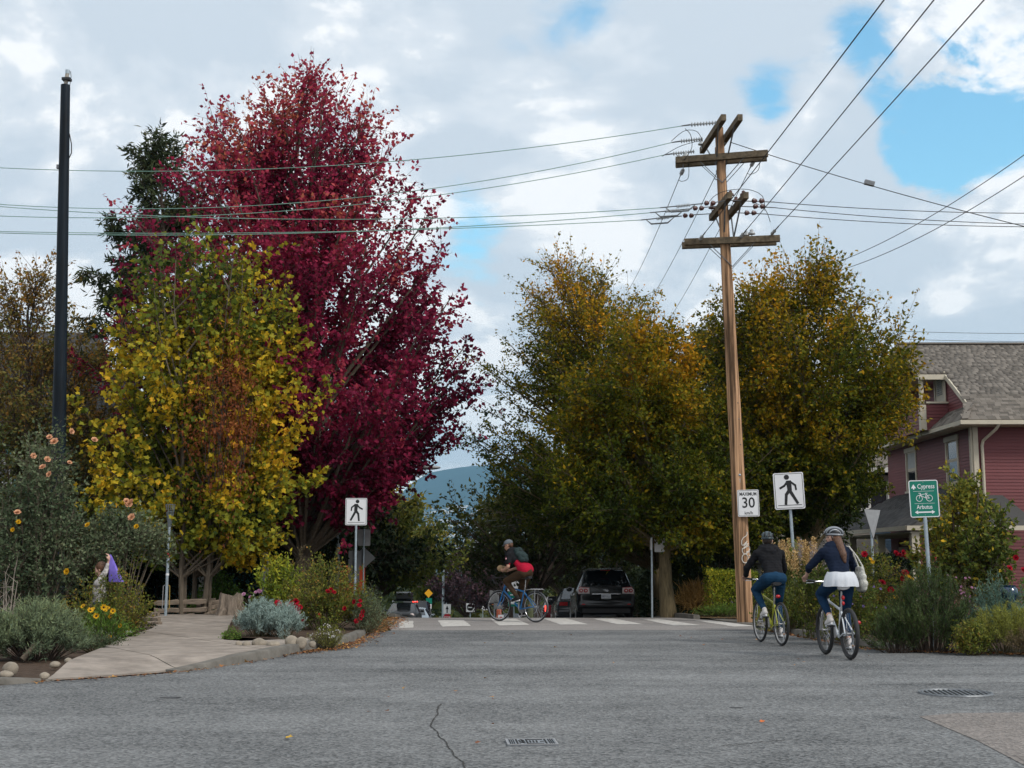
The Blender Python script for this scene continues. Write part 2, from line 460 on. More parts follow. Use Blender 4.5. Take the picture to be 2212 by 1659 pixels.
def leaf_arrays(P, D, Nn, size, kind, width=1.0, fold=.25, curl=0.0):
    tv, tf = LEAF[kind]; tv = np.array(tv); m = len(tv); n = len(P)
    D = unit(D); S = unit(np.cross(Nn, D)); Nn = np.cross(D, S)
    L = tv[:, 0][None, :, None] * size[:, None, None]
    Wd = tv[:, 1][None, :, None] * size[:, None, None] * width
    Z = (np.abs(tv[:, 1])[None, :, None] * fold - (tv[:, 0] ** 2)[None, :, None] * curl) * size[:, None, None]
    V = P[:, None, :] + D[:, None, :] * L + S[:, None, :] * Wd + Nn[:, None, :] * Z
    F = (np.arange(n)[:, None, None] * m + np.array(tf)[None]).reshape(-1, 3)
    return V.reshape(-1, 3), F, len(tf)
def leaf_obj(name, P, D, Nn, size, kind, mat, parent, tone, **k):
    V, F, q = leaf_arrays(P, D, Nn, size, kind, **k)
    me = npmesh(name, V, [F], tone=np.repeat(np.clip(tone, 0, 1), q))
    return link(name, me, mat, parent)
def rnd_unit(n, rng): return unit(rng.normal(size=(n, 3)))
def prisms(S, E, r0, r1, side=3):
    """many thin straight twigs in one array set"""
    n = len(S); d = unit(E - S)
    a = unit(np.cross(d, np.where(np.abs(d[:, 2:3]) > .9, [[1., 0, 0]], [[0., 0, 1]]))); b = np.cross(d, a)
    V = []
    for (p, r) in ((S, r0), (E, r1)):
        for k in range(side):
            an = 2 * math.pi * k / side
            V.append(p + (a * math.cos(an) + b * math.sin(an)) * np.asarray(r).reshape(-1, 1))
    V = np.stack(V, axis=1).reshape(-1, 3)
    base = np.arange(n)[:, None] * (2 * side)
    F = np.concatenate([base + np.array([k, (k + 1) % side, side + (k + 1) % side, side + k])[None] for k in range(side)])
    return V, F
def prof_i(prof, h):
    return np.interp(h, [p[0] for p in prof], [p[1] for p in prof])

def tree(name, label, cat, base, trunk_r, z0, z1, prof, crown, off=(0, 0), n_limb=60, n_twig=26, n_leaf=26, twig_len=.8, leaf=.1, kind='oval', mat=None, bark=None,
         seed=1, ascend=.7, sy=1.0, group=None, stems=1, up=.3, tone_f=None, fork=None, droop=0.0, jit=.10, sparse=None, width=1.0, tlen_top=1.0, leaf_up=.5, inner=.68, f0=.34, stem_sp=None):
    """a tree: tapered trunk(s) with limbs and twigs (part trunk), leaves along every twig (part crown).
    crown: radius scale, prof: (height fraction, radius fraction) from z0 to z1"""
    rng = np.random.default_rng(seed)
    t = thing(name, label, cat, base, 0, group)
    H = z1; mb = MB()
    fork = fork if fork is not None else z0 * .8
    tops = []
    for s in range(stems):
        a = 2 * math.pi * s / max(1, stems) + rng.uniform(0, 1)
        sp = 0 if stems == 1 else (stem_sp or trunk_r * 2.2) * rng.uniform(.6, 1.3)
        px = [Vector((sp * math.cos(a), sp * math.sin(a), -.3))]
        spread = 0 if stems == 1 else crown * .45
        n = 8
        for i in range(1, n + 1):
            f = i / n
            px.append(Vector((sp * math.cos(a) * (1 - f) + (off[0] + spread * math.cos(a)) * f ** 1.3 + rng.normal() * .06 * (f > .1), sp * math.sin(a) * (1 - f) + (off[1] + spread * math.sin(a)) * f ** 1.3 + rng.normal() * .06, f * (z0 + (z1 - z0) * .88))))
        rr = [trunk_r * 1.25] + [max(.012, trunk_r * (1 - (i / n) ** .9 * .93)) for i in range(1, n + 1)]
        mb.tube(px, rr, 10 if stems == 1 else 7)
        tops.append(px)
    def trunk_at(z, s):
        px = tops[s]
        for i in range(len(px) - 1):
            if px[i + 1].z >= z:
                f = (z - px[i].z) / max(1e-6, px[i + 1].z - px[i].z); return px[i].lerp(px[i + 1], f)
        return px[-1].copy()
    S, E, Rm, HF = [], [], [], []
    for i in range(n_limb):
        for _ in range(40):
            hf = rng.uniform(0, 1)
            if rng.uniform() < .25 + prof_i(prof, hf): break
        az = i * 2.39996 + rng.uniform(-.4, .4)
        rr = crown * prof_i(prof, hf) * (rng.uniform(.80, 1.08) if rng.uniform() < inner else rng.uniform(.25, .85)) * (1 + .13 * math.sin(3 * az + seed) + .09 * math.sin(5 * az + 7 * hf))
        tip = Vector((off[0] * (.35 + .65 * hf) + rr * math.cos(az), off[1] * (.35 + .65 * hf) + sy * rr * math.sin(az), z0 + hf * (z1 - z0)))
        s = i % stems
        zs = max(fork, tip.z - rr * ascend - .12 * (tip.z - z0) - .2)
        st = trunk_at(zs, s)
        mid = st.lerp(tip, .5) + Vector((rng.normal() * .15, rng.normal() * .15, (tip.z - st.z) * -.12 + rr * (.12 if droop == 0 else droop)))
        pth = bez(st, mid, tip, 7)
        L = (tip - st).length
        r0 = min(trunk_r * .42, .012 + .011 * L)
        mb.tube(pth, [r0 * (1 - .86 * k / 6) for k in range(7)], 5, caps=False)
        for k in range(n_twig):
            f = f0 + (1 - f0) * ((k + rng.uniform()) / n_twig) ** .75
            q = f * 6; a_ = int(min(5, q)); p = pth[a_].lerp(pth[a_ + 1], q - a_)
            tg = np.array((pth[a_ + 1] - pth[a_]).normalized())
            outw = np.array([p.x - off[0] * .6, p.y - off[1] * .6, 0.0]); outw /= max(.3, np.linalg.norm(outw))
            d = tg * .45 + rng.normal(size=3) * .72 + outw * .35 + np.array([0, 0, up])
            d /= np.linalg.norm(d)
            ln = twig_len * rng.uniform(.45, 1.15) * (1.0 + (tlen_top - 1.0) * hf * f)
            p = np.array(p); S.append(p); E.append(p + d * ln); Rm.append(r0); HF.append(f)
    S, E, HF = np.array(S), np.array(E), np.array(HF)
    tw = mb.mesh('trunk', smooth=True); bo = link('trunk', tw, bark or M_BARK, t)
    V, F = prisms(S, E, np.full(len(S), .0085), np.full(len(S), .003))
    link('twigs', npmesh('twigs', V, [F]), M_TWIG, bo)
    nt_ = len(S)
    cnt = np.full(nt_, n_leaf)
    if sparse is not None:
        cnt = np.maximum(2, (n_leaf * sparse(E)).astype(int))
    cnt = (cnt * rng.uniform(.5, 1.35, nt_)).astype(int)
    ti = np.repeat(np.arange(nt_), cnt); n = len(ti)
    f = rng.uniform(.12, 1.06, n)[:, None]
    dr = unit(E - S)[ti]
    P = S[ti] * (1 - f) + E[ti] * f + rng.normal(size=(n, 3)) * jit * (.4 + .6 * (1 - f))
    D = unit(dr * .55 + rng.normal(size=(n, 3)) * .6 + np.array([0, 0, -.15]))
    Nn = unit(rng.normal(size=(n, 3)) * .8 + np.array([0, 0, leaf_up]))
    size = leaf * rng.uniform(.65, 1.25, n)
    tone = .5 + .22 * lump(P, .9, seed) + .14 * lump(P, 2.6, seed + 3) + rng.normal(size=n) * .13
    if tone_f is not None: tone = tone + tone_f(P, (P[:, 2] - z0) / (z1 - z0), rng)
    leaf_obj('crown', P, D, Nn, size, kind, mat, t, tone, width=width)
    return t

def shrub(name, label, cat, base, rx, ry, h, n_stem=18, n_twig=10, n_leaf=12, twig_len=.25, leaf=.05, kind='oval', mat=None, stem=None, seed=1, group=None, up=.3, width=1.0,
          z_low=.15, spread=.25, jit=.03, leaf_up=.5, along=.6, tone_f=None, stem_r=.008, arch=.2, fill=.25, tone_sd=.13):
    """a bush: stems fanning from the base to a dome, side twigs, leaves"""
    rng = np.random.default_rng(seed)
    t = thing(name, label, cat, base, 0, group)
    mb = MB(); S, E = [], []
    for i in range(n_stem):
        az = i * 2.39996 + rng.uniform(-.3, .3); q = math.sqrt((i + .5) / n_stem)
        q = min(1.0, q * rng.uniform(.85, 1.1)); ph = q * math.pi / 2
        zt = z_low * h + (1 - z_low) * h * math.cos(ph) ** .75 * rng.uniform(.86, 1.1)
        k = rng.uniform(.85, 1.1) * (1 + .12 * math.sin(3 * az + seed))
        tip = Vector((rx * q * math.cos(az) * k, ry * q * math.sin(az) * k, zt))
        st = Vector((rx * spread * q * math.cos(az), ry * spread * q * math.sin(az), -.05))
        mid = st.lerp(tip, .45) + Vector((0, 0, zt * arch)) + Vector((rng.normal() * .04, rng.normal() * .04, 0))
        pth = bez(st, mid, tip, 6)
        mb.tube(pth, [stem_r * (1.25 - .95 * k_ / 5) for k_ in range(6)], 4, caps=False)
        for k_ in range(n_twig):
            f = fill + (1 - fill) * ((k_ + rng.uniform()) / n_twig); qq = f * 5; a_ = int(min(4, qq)); p = np.array(pth[a_].lerp(pth[a_ + 1], qq - a_))
            tg = np.array((pth[a_ + 1] - pth[a_]).normalized())
            d = tg * along + rng.normal(size=3) * .55 + np.array([0, 0, up]); d /= np.linalg.norm(d)
            S.append(p); E.append(p + d * twig_len * rng.uniform(.5, 1.15))
    S, E = np.array(S), np.array(E)
    bo = mb.build('branches', stem or M_STEM, t, smooth=True)
    V, F = prisms(S, E, np.full(len(S), stem_r * .4), np.full(len(S), stem_r * .2))
    link('twigs', npmesh('twigs', V, [F]), stem or M_STEM, bo)
    cnt = (n_leaf * rng.uniform(.5, 1.4, len(S))).astype(int); ti = np.repeat(np.arange(len(S)), cnt); n = len(ti)
    f = rng.uniform(0, 1.05, n)[:, None]; dr = unit(E - S)[ti]
    P = S[ti] * (1 - f) + E[ti] * f + rng.normal(size=(n, 3)) * jit
    P[:, 2] = np.maximum(P[:, 2], .02)
    D = unit(dr * along + rng.normal(size=(n, 3)) * .5); Nn = unit(rng.normal(size=(n, 3)) * .8 + np.array([0, 0, leaf_up]))
    size = leaf * rng.uniform(.6, 1.3, n)
    tone = .5 + .2 * lump(P, 3.0, seed) + rng.normal(size=n) * tone_sd
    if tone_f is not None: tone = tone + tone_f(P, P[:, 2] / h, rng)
    leaf_obj('foliage', P, D, Nn, size, kind, mat, t, tone, width=width)
    t['_tips'] = 0
    del t['_tips']
    return t, E

def bloom_mesh(name, r, layers, width=1.15):
    """one flower of curved petals, facing +Z"""
    rng = np.random.default_rng(len(name) * 7 + int(r * 1e4))
    P, D, Nn, S = [], [], [], []
    for (n, rad, tilt, z) in layers:
        for k in range(n):
            a = 2 * math.pi * k / n + rng.uniform(-.15, .15)
            d = np.array([math.cos(a) * math.cos(tilt), math.sin(a) * math.cos(tilt), math.sin(tilt)])
            nn = np.array([-math.cos(a) * math.sin(tilt), -math.sin(a) * math.sin(tilt), math.cos(tilt)])
            P.append([0, 0, z * r]); D.append(d); Nn.append(nn); S.append(rad * r)
    V, F, q = leaf_arrays(np.array(P), np.array(D), np.array(Nn), np.array(S), 'petal', width=width, fold=.35, curl=-.15)
    return npmesh(name, V, [F], tone=np.repeat(rng.uniform(.2, .8, len(P)), q))
def put_blooms(parent, me, mat, spots, name='flower', seed=3, face=(0, -.75, .5), size=(.8, 1.2)):
    rng = random.Random(seed)
    if len(me.materials) == 0: me.materials.append(mat)
    for p in spots:
        d = Vector(face) + Vector((rng.uniform(-.6, .6), rng.uniform(-.4, .4), rng.uniform(-.4, .4)))
        o = bpy.data.objects.new(name, me); COL.objects.link(o); o.parent = parent
        o.location = p; o.rotation_euler = d.to_track_quat('Z', 'Y').to_euler(); k = rng.uniform(*size); o.scale = (k, k, k)
def sway(rng, E, n, zmin, front=True):
    """pick n twig ends on the outer, viewer-side upper part for blooms"""
    c = E.mean(axis=0)
    idx = [i for i in range(len(E)) if E[i][2] > zmin and (not front or E[i][1] < c[1] + .1)]
    rng.shuffle(idx); return [tuple(E[i]) for i in idx[:n]]
# ------------------------------------------------------------------ ground, roads, walks
def hill(y):
    """the street is level up to the crossing, then drops down the hill"""
    if y < 31: return 0.0
    if y < 34: return -0.062 / 6 * (y - 31) ** 2
    if y < 330: return -0.093 - 0.062 * (y - 34)
    return -0.093 - 0.062 * 296 - min(30.0, (y - 330) * .004)
xs = [-5700, -3600, -1500, -500, -200, -90, -50, -30, -20, -14, -10, -7, -4, -2, 0, 2, 4, 7, 10, 14, 20, 30, 50, 90, 200, 500, 1500, 3600, 5700]
ys = [-80, -30, -10, 0, 6, 12, 18, 24, 28, 30, 31, 31.6, 32.2, 32.8, 33.4, 34, 36, 40, 46, 55, 70, 90, 120, 160, 220, 280, 330, 400, 600, 1000, 2000, 4000, 7000, 10800]
V = np.array([(x, y, hill(y) - .035) for y in ys for x in xs]); nx = len(xs)
F = np.array([(j * nx + i, j * nx + i + 1, (j + 1) * nx + i + 1, (j + 1) * nx + i) for j in range(len(ys) - 1) for i in range(nx - 1)])
tag(link('ground', npmesh('ground', V, [F], smooth=True), M_LAND), kind='structure')

G2 = lambda x, y: tuple(gnd(x, y)[:2])
zfs = lambda x, y: hill(y)
# junction asphalt
left_line = [(0, 1481), (95, 1473), (250, 1463), (400, 1451), (520, 1433), (600, 1419), (690, 1402.5), (735, 1396), (772, 1384), (800, 1368), (845, 1362)]
right_line = [(1640, 1361), (1720, 1374), (1800, 1388), (1880, 1401.5), (1960, 1406.5), (2090, 1411), (2300, 1415)]
LL = [G2(*p) for p in left_line]; RL = [G2(*p) for p in right_line]
dl = Vector(LL[0]) - Vector(LL[1]); dl.normalize()
far_l = tuple(Vector(LL[0]) + dl * 30)
poly = [(-40, -40), (60, -40), (60, RL[-1][1] - 1.0)] + RL[::-1] + LL[::-1] + [far_l, (-40, far_l[1])]
road = sheet('road', poly, 0.0, M_ASPH); tag(road, kind='structure')
# crossing apron in lighter asphalt, and the street falling away behind it
ap = [G2(845, 1362), G2(1640, 1361), G2(1622, 1350), (4.9, 30.2), (4.35, 31.5), (4.3, 36.0), (-3.0, 36.0), (-3.0, 32.0), G2(832, 1345)]
apron = sheet('crossing', ap, 0.004, M_APRON, zf=zfs, sub=1.2); tag(apron, kind='structure')
st = [(-3.0, 35.5), (4.3, 35.5), (4.3, 330), (-3.0, 330)]
street = sheet('street', st, 0.0, M_STREET, zf=zfs, sub=12); tag(street, kind='structure')
stripes = [
    [(863, 1342.4), (892.4, 1342), (893.4, 1356.5), (862, 1357.7)],
    [(945.4, 1340.6), (1001.6, 1339.9), (1018, 1353), (955.5, 1354.4)],
    [(1059.3, 1337.9), (1114.3, 1337.4), (1144.3, 1350.7), (1079, 1352)],
    [(1171.8, 1336.4), (1220.5, 1336), (1270.5, 1349.5), (1211.8, 1350)],
    [(1279, 1336.6), (1324, 1336.6), (1391.8, 1349.5), (1334, 1349.5)],
    [(1386.8, 1338.4), (1426.8, 1338), (1514, 1351.4), (1454, 1352)],
    [(1499, 1340.7), (1536, 1341), (1632, 1353), (1586, 1354.5)]]
rs = random.Random(5)
for s in stripes:
    # worn, slightly ragged edges
    q = []
    for i in range(4):
        a, b = gnd(*s[i]), gnd(*s[(i + 1) % 4])
        for k in range(9):
            p = a.lerp(b, k / 9); q.append((p.x + rs.uniform(-.012, .012), p.y + rs.uniform(-.03, .03)))
    sheet('crosswalk_stripe', q, 0.009, M_PAINT, apron, zf=zfs)

# concrete walk on the near corner, cut into slabs
ramp_a, ramp_b = Vector(LL[1]), Vector(LL[3])
def zwalk(x, y):
    p = Vector((x, y)); d = ramp_b - ramp_a; t = max(-0.05, min(1.0, (p - ramp_a).dot(d) / d.length_squared))
    return 0.022 + 0.105 * sstep(0.15, 1.5, (p - (ramp_a + d * t)).length)
walk_px = [(100, 1470.5), (250, 1460.5), (400, 1448.5), (520, 1429), (600, 1415), (678, 1401), (672, 1394), (610, 1398), (520, 1402), (482, 1399), (488, 1380), (500, 1352), (508, 1337),
           (330, 1338), (345, 1352), (330, 1371), (262, 1397), (205, 1424), (150, 1447)]
walk = [tuple(gnd(*p)[:2]) for p in walk_px]
sw = sheet('sidewalk', walk, -0.03, M_CURB, zf=zwalk, sub=.6); tag(sw, kind='structure')
ang = R(33); c_, s_ = math.cos(ang), math.sin(ang)
o_ = Vector(walk[0])
for i in range(-4, 10):
    for j in range(-7, 14):
        w = 1.75; g = .011
        cell = []
        for (a, b) in ((i * w + g, j * w + g), ((i + 1) * w - g, j * w + g), ((i + 1) * w - g, (j + 1) * w - g), (i * w + g, (j + 1) * w - g)):
            cell.append((o_.x + a * c_ - b * s_, o_.y + a * s_ + b * c_))
        pl = clip_poly(walk, cell)
        if len(pl) < 3: continue
        area = abs(sum(pl[k][0] * pl[(k + 1) % len(pl)][1] - pl[(k + 1) % len(pl)][0] * pl[k][1] for k in range(len(pl)))) / 2
        if area < .04: continue
        try: sheet('slab', pl, 0.0, M_CONC, sw, zf=zwalk, sub=.5, thick=.05)
        except Exception: pass

def curb(name, pts, wid=.17, side=1, base=-.05, mat=M_CURB):
    """kerbstone run: pts (x, y, height) at the road face"""
    P = [Vector((p[0], p[1])) for p in pts]; hs = [p[2] for p in pts]
    # resample smooth
    Q, Hs = [], []
    for i in range(len(P) - 1):
        n = max(2, int((P[i + 1] - P[i]).length / .18))
        for k in range(n):
            f = k / n; Q.append(P[i].lerp(P[i + 1], f)); Hs.append(hs[i] * (1 - f) + hs[i + 1] * f)
    Q.append(P[-1]); Hs.append(hs[-1])
    for _ in range(6):
        Q = [Q[0]] + [Q[i] * .5 + (Q[i - 1] + Q[i + 1]) * .25 for i in range(1, len(Q) - 1)] + [Q[-1]]
    V, F = [], []
    rr = random.Random(4)
    for i, q in enumerate(Q):
        t = (Q[min(i + 1, len(Q) - 1)] - Q[max(0, i - 1)]).normalized(); n = Vector((-t.y, t.x)) * side
        h = Hs[i]
        for (o, z) in ((0, h - .22), (.012, h - .025), (.035, h), (wid, h + .003), (wid, h - .22)):
            V.append((q.x + n.x * o, q.y + n.y * o, z))
    k = 5
    for i in range(len(Q) - 1):
        for j in range(k - 1): F.append((i * k + j, (i + 1) * k + j, (i + 1) * k + j + 1, i * k + j + 1))
    F += [tuple(range(k)), tuple(range((len(Q) - 1) * k, len(Q) * k))[::-1]]
    o = MB().add(V, F).build(name, mat, smooth=True)
    return tag(o, kind='structure')
kp = lambda L: [(gnd(x, y).x, gnd(x, y).y, h) for x, y, h in L]
curb('curb', kp([(380, 1453, .03), (450, 1445.5, .07), (520, 1434, .115), (600, 1420, .135), (690, 1403, .14), (735, 1396.5, .13), (765, 1388, .13), (790, 1374, .11), (806, 1358, .09), (816, 1345, .06)]))
e0 = Vector(LL[0]); e1 = e0 + dl * 9
curb('curb', [(e1.x, e1.y, .12), (e0.x, e0.y, .085), (gnd(60, 1476).x, gnd(60, 1476).y, .055), (gnd(120, 1471).x, gnd(120, 1471).y, .012)])
curb('curb', kp([(1648, 1358, .06), (1720, 1373, .11), (1800, 1387, .12), (1880, 1401, .10), (1960, 1406, .06), (2090, 1410.5, .045), (2300, 1414.5, .045)]))
curb('curb', [(4.35, 45, hill(45) + .12), (4.35, 36, hill(36) + .12), (4.35, 33, hill(33) + .12), (4.55, 31.4, .1)], side=-1)
curb('curb', [(-3.05, 34, hill(34) + .12), (-3.05, 45, hill(45) + .12)], side=1)

# planting soil behind the kerbs
bed1 = [tuple(e1), LL[0], G2(104, 1471), G2(158, 1448.5), G2(212, 1426), G2(270, 1399), G2(338, 1373), G2(352, 1352), G2(336, 1338), (-9.2, 33), (-22, 33), (-22, e1.y)]
tag(sheet('garden_bed', bed1, 0.014, M_SOIL), kind='structure')
bed2 = [G2(678, 1403.5), G2(730, 1393), G2(764, 1385), G2(788, 1371), G2(802, 1357), G2(812, 1343), (-3.3, 33), (-3.4, 38), (-6.4, 38), G2(496, 1337), G2(470, 1380), G2(462, 1408), G2(510, 1414), G2(610, 1408)]
tag(sheet('garden_bed', bed2, 0.105, M_SOIL, zf=zfs, sub=1.0), kind='structure')
bed3 = [(p[0] + .05, p[1] + .14) for p in RL[1:]] + [(40, RL[-1][1]), (40, 39), (14, 39), (7.0, 33.0), G2(1700, 1352)]
tag(sheet('garden_bed', bed3, 0.04, M_SOIL, zf=zfs, sub=2.0), kind='structure')
verge = [(4.6, 31.5), (5.5, 31.2), (7.5, 33), (7.5, 45), (4.5, 45)]
tag(sheet('verge', verge, 0.03, pm('verge_soil', (0.16, 0.11, 0.06), .95, var=.5, scale=12, bump=.6, spec=.1), zf=zfs, sub=1.0), kind='structure')
walk2 = [G2(1622, 1350.5), G2(1660, 1356), G2(1710, 1352), (7.0, 33), (6.0, 32.5), (5.5, 31.2), (4.75, 31.3)]
tag(sheet('side_path', walk2, 0.013, M_CURB), kind='structure')

# wear: crack, patch, seam, covers
rs = random.Random(2)
cr = [(938, 1560), (946, 1535), (930, 1580), (938, 1600), (955, 1622), (972, 1640), (1000, 1662), (1004, 1690)]
cr = [(952, 1520), (944, 1532), (946, 1543), (933, 1557), (931, 1568), (944, 1580), (950, 1592), (962, 1600), (966, 1612), (978, 1624), (980, 1632), (999, 1645), (1004, 1662), (1010, 1690)]
V, F = [], []
pts = []
for i in range(len(cr) - 1):
    for k in range(5):
        f = k / 5; pts.append((cr[i][0] * (1 - f) + cr[i + 1][0] * f + rs.uniform(-1.6, 1.6), cr[i][1] * (1 - f) + cr[i + 1][1] * f))
for i, p in enumerate(pts):
    g = gnd(*p, z=.004); w = rs.uniform(.003, .009)
    V += [(g.x - w, g.y, .004), (g.x + w, g.y, .004)]
F = [(2 * i, 2 * i + 1, 2 * i + 3, 2 * i + 2) for i in range(len(pts) - 1)]
ck = link('road_crack', MB().add(V, F).mesh('road_crack'), pm('crack_dark', (.035, .033, .03), .95, var=.3), road)
pp = [G2(1985, 1548), G2(2070, 1541), G2(2300, 1539), G2(2300, 1700), G2(2110, 1600)]
sheet('road_patch', pp, .004, M_PATCH, road)
V = []
sm = [(1985, 1548), (2040, 1572), (2110, 1600), (2190, 1630), (2300, 1700)]
pts = [gnd(*p, z=.008) for p in sm]
tar = MB()
for a, b in zip(pts[:-1], pts[1:]): tar.add([(a.x, a.y - .012, .008), (b.x, b.y - .012, .008), (b.x, b.y + .012, .008), (a.x, a.y + .012, .008)], [(0, 1, 2, 3)])
link('tar_seam', tar.mesh('tar_seam'), pm('crack_dark', (.035, .033, .03), .95), road)
def wavy(name, a, b, w, amp):
    V = []
    for k in range(41):
        f = k / 40; p = gnd(a[0] * (1 - f) + b[0] * f, a[1] * (1 - f) + b[1] * f + rs.uniform(-amp, amp))
        ww = w * rs.uniform(.2, 1); V += [(p.x, p.y - ww, .004), (p.x, p.y + ww, .004)]
    link(name, MB().add(V, [(2 * i, 2 * i + 2, 2 * i + 3, 2 * i + 1) for i in range(40)]).mesh(name), pm('crack_dark', (.035, .033, .03), .95), road)
wavy('tar_seam', (1880, 1480), (2260, 1474), .016, .6)
wavy('road_crack', (1560, 1612), (1700, 1598), .012, 1.2)
# round drain grate
gc = gnd(2064, 1498.5)
t = thing('drain_grate', 'round iron drain grate of parallel bars set in the asphalt', 'drain', (gc.x, gc.y, 0), R(-8))
rg = .365
MB().torus((0, 0, .004), rg, .018, 'Z', 40, 6).build('rim', M_STEEL, t, True)
MB().lathe([(rg, -.01), (rg, .003)], 40).build('pit', M_DARK, t)
for k in range(-6, 7):
    x = k * .054; h = math.sqrt(max(0, (rg - .01) ** 2 - x * x))
    if h > .06: MB().box((x, 0, .006), (.017, 2 * h, .012)).build('bar', M_STEEL, t)
for y in (-.06, .02, .1): MB().box((.19, y, .0085), (.06, .012, .016)).build('link', M_STEEL, t)
# small rectangular valve cover with cast pattern
gc = gnd(1148, 1605.5)
t = thing('valve_cover', 'small rectangular cast iron valve cover with raised letters beside the road crack', 'cover', (gc.x, gc.y, .004), R(4))
MI = pm('cover_iron', (0.27, 0.29, 0.31), .5, metal=.4, var=.2, scale=30, bump=.2)
MB().box((0, 0, .002), (.385, .30, .012)).build('plate', MI, t)
MB().box((0, .148, .009), (.385, .014, .006)).box((0, -.148, .009), (.385, .014, .006)).box((-.186, 0, .009), (.014, .28, .006)).box((.186, 0, .009), (.014, .28, .006)).build('rim', M_ALU, t)
for x in (-.165, -.15, -.135, .135, .15, .165): MB().box((x, 0, .0095), (.007, .24, .005)).build('rib', M_DARK, t)
for x in (-.112, -.035, .108): MB().box((x, 0, .0095), (.012, .24, .005)).build('rib', M_DARK, t)
for k, y in enumerate((-.07, 0, .07)): MB().tube([(-.095, y - .02, .009), (-.075, y + .02, .009), (-.055, y - .02, .009)], .006, 5).build('wave', M_DARK, t)
for x in (-.01, .015, .04): MB().box((x, 0, .0095), (.011, .09, .005)).build('rib', M_DARK, t)
for (x, y, w) in ((.03, .1, .12), (.03, -.1, .12), (.08, 0, .03)): MB().box((x, y, .0095), (w, .012, .005)).build('rib', M_DARK, t)
for (x, y, s) in ((370, 1507, .05), (1590, 1529, .03)):
    g = gnd(x, y); q = [(g.x + s * 2.4 * math.cos(a * .5236) * rs.uniform(.6, 1.1), g.y + s * 1.6 * math.sin(a * .5236) * rs.uniform(.6, 1.1)) for a in range(12)]
    sheet('tar_spot', q, .004, pm('tar', (.06, .06, .062), .7, var=.2), road)
# ------------------------------------------------------------------ houses
M_RED = pm('red_siding', (0.175, 0.047, 0.05), .6, var=.12, scale=3.5, bump=.08, stretch=(.3, .3, 3), rnd=.06)
M_CREAM = pm('cream_trim', (0.56, 0.50, 0.39), .55, var=.08, scale=4)
M_TEAL = pm('teal_siding', (0.10, 0.33, 0.36), .6, var=.12, scale=3, rnd=.05)
M_BLUEH = pm('navy_siding', (0.02, 0.05, 0.085), .6, var=.12, scale=3, rnd=.06)
M_GREYH = pm('grey_siding', (0.30, 0.30, 0.28), .7, var=.12, scale=3, rnd=.06)
M_WHITE = pm('white_trim', (0.68, 0.67, 0.64), .5, var=.06, scale=4)
M_BLIND = pm('window_blind', (0.42, 0.43, 0.42), .7, var=.12, scale=4)
def shinglemat(name, c, amt, attr=False):
    m, t, b = _mat(name); N, L = t.nodes, t.links
    tcn = N.new('ShaderNodeTexCoord'); nz = N.new('ShaderNodeTexNoise'); nz.inputs['Scale'].default_value = 14; nz.inputs['Detail'].default_value = 5
    L.new(tcn.outputs['Object'], nz.inputs['Vector'])
    if attr: a = N.new('ShaderNodeAttribute'); a.attribute_name = 'tone'; src = a.outputs['Fac']
    else: src = N.new('ShaderNodeObjectInfo').outputs['Random']
    mx = N.new('ShaderNodeMath'); mx.operation = 'MULTIPLY_ADD'; mx.inputs[1].default_value = .75
    m2 = N.new('ShaderNodeMath'); m2.operation = 'MULTIPLY'; m2.inputs[1].default_value = .3
    L.new(nz.outputs['Fac'], m2.inputs[0]); L.new(src, mx.inputs[0]); L.new(m2.outputs[0], mx.inputs[2])
    rp = N.new('ShaderNodeValToRGB'); el = rp.color_ramp.elements
    el[0].color = [q * (1 - amt) for q in c] + [1]; el[1].color = [q * (1 + amt) for q in c] + [1]
    L.new(mx.outputs[0], rp.inputs[0]); L.new(rp.outputs[0], b.inputs['Base Color']); b.inputs['Roughness'].default_value = .9; b.inputs['Specular IOR Level'].default_value = .2
    return m
M_SH = shinglemat('roof_shingle', (0.145, 0.127, 0.108), .5); M_SHA = shinglemat('roof_shingle_mass', (0.145, 0.127, 0.108), .5, True)
M_SHD = shinglemat('dark_shingle', (0.062, 0.06, 0.058), .35); M_SHDA = shinglemat('dark_shingle_mass', (0.062, 0.06, 0.058), .35, True)

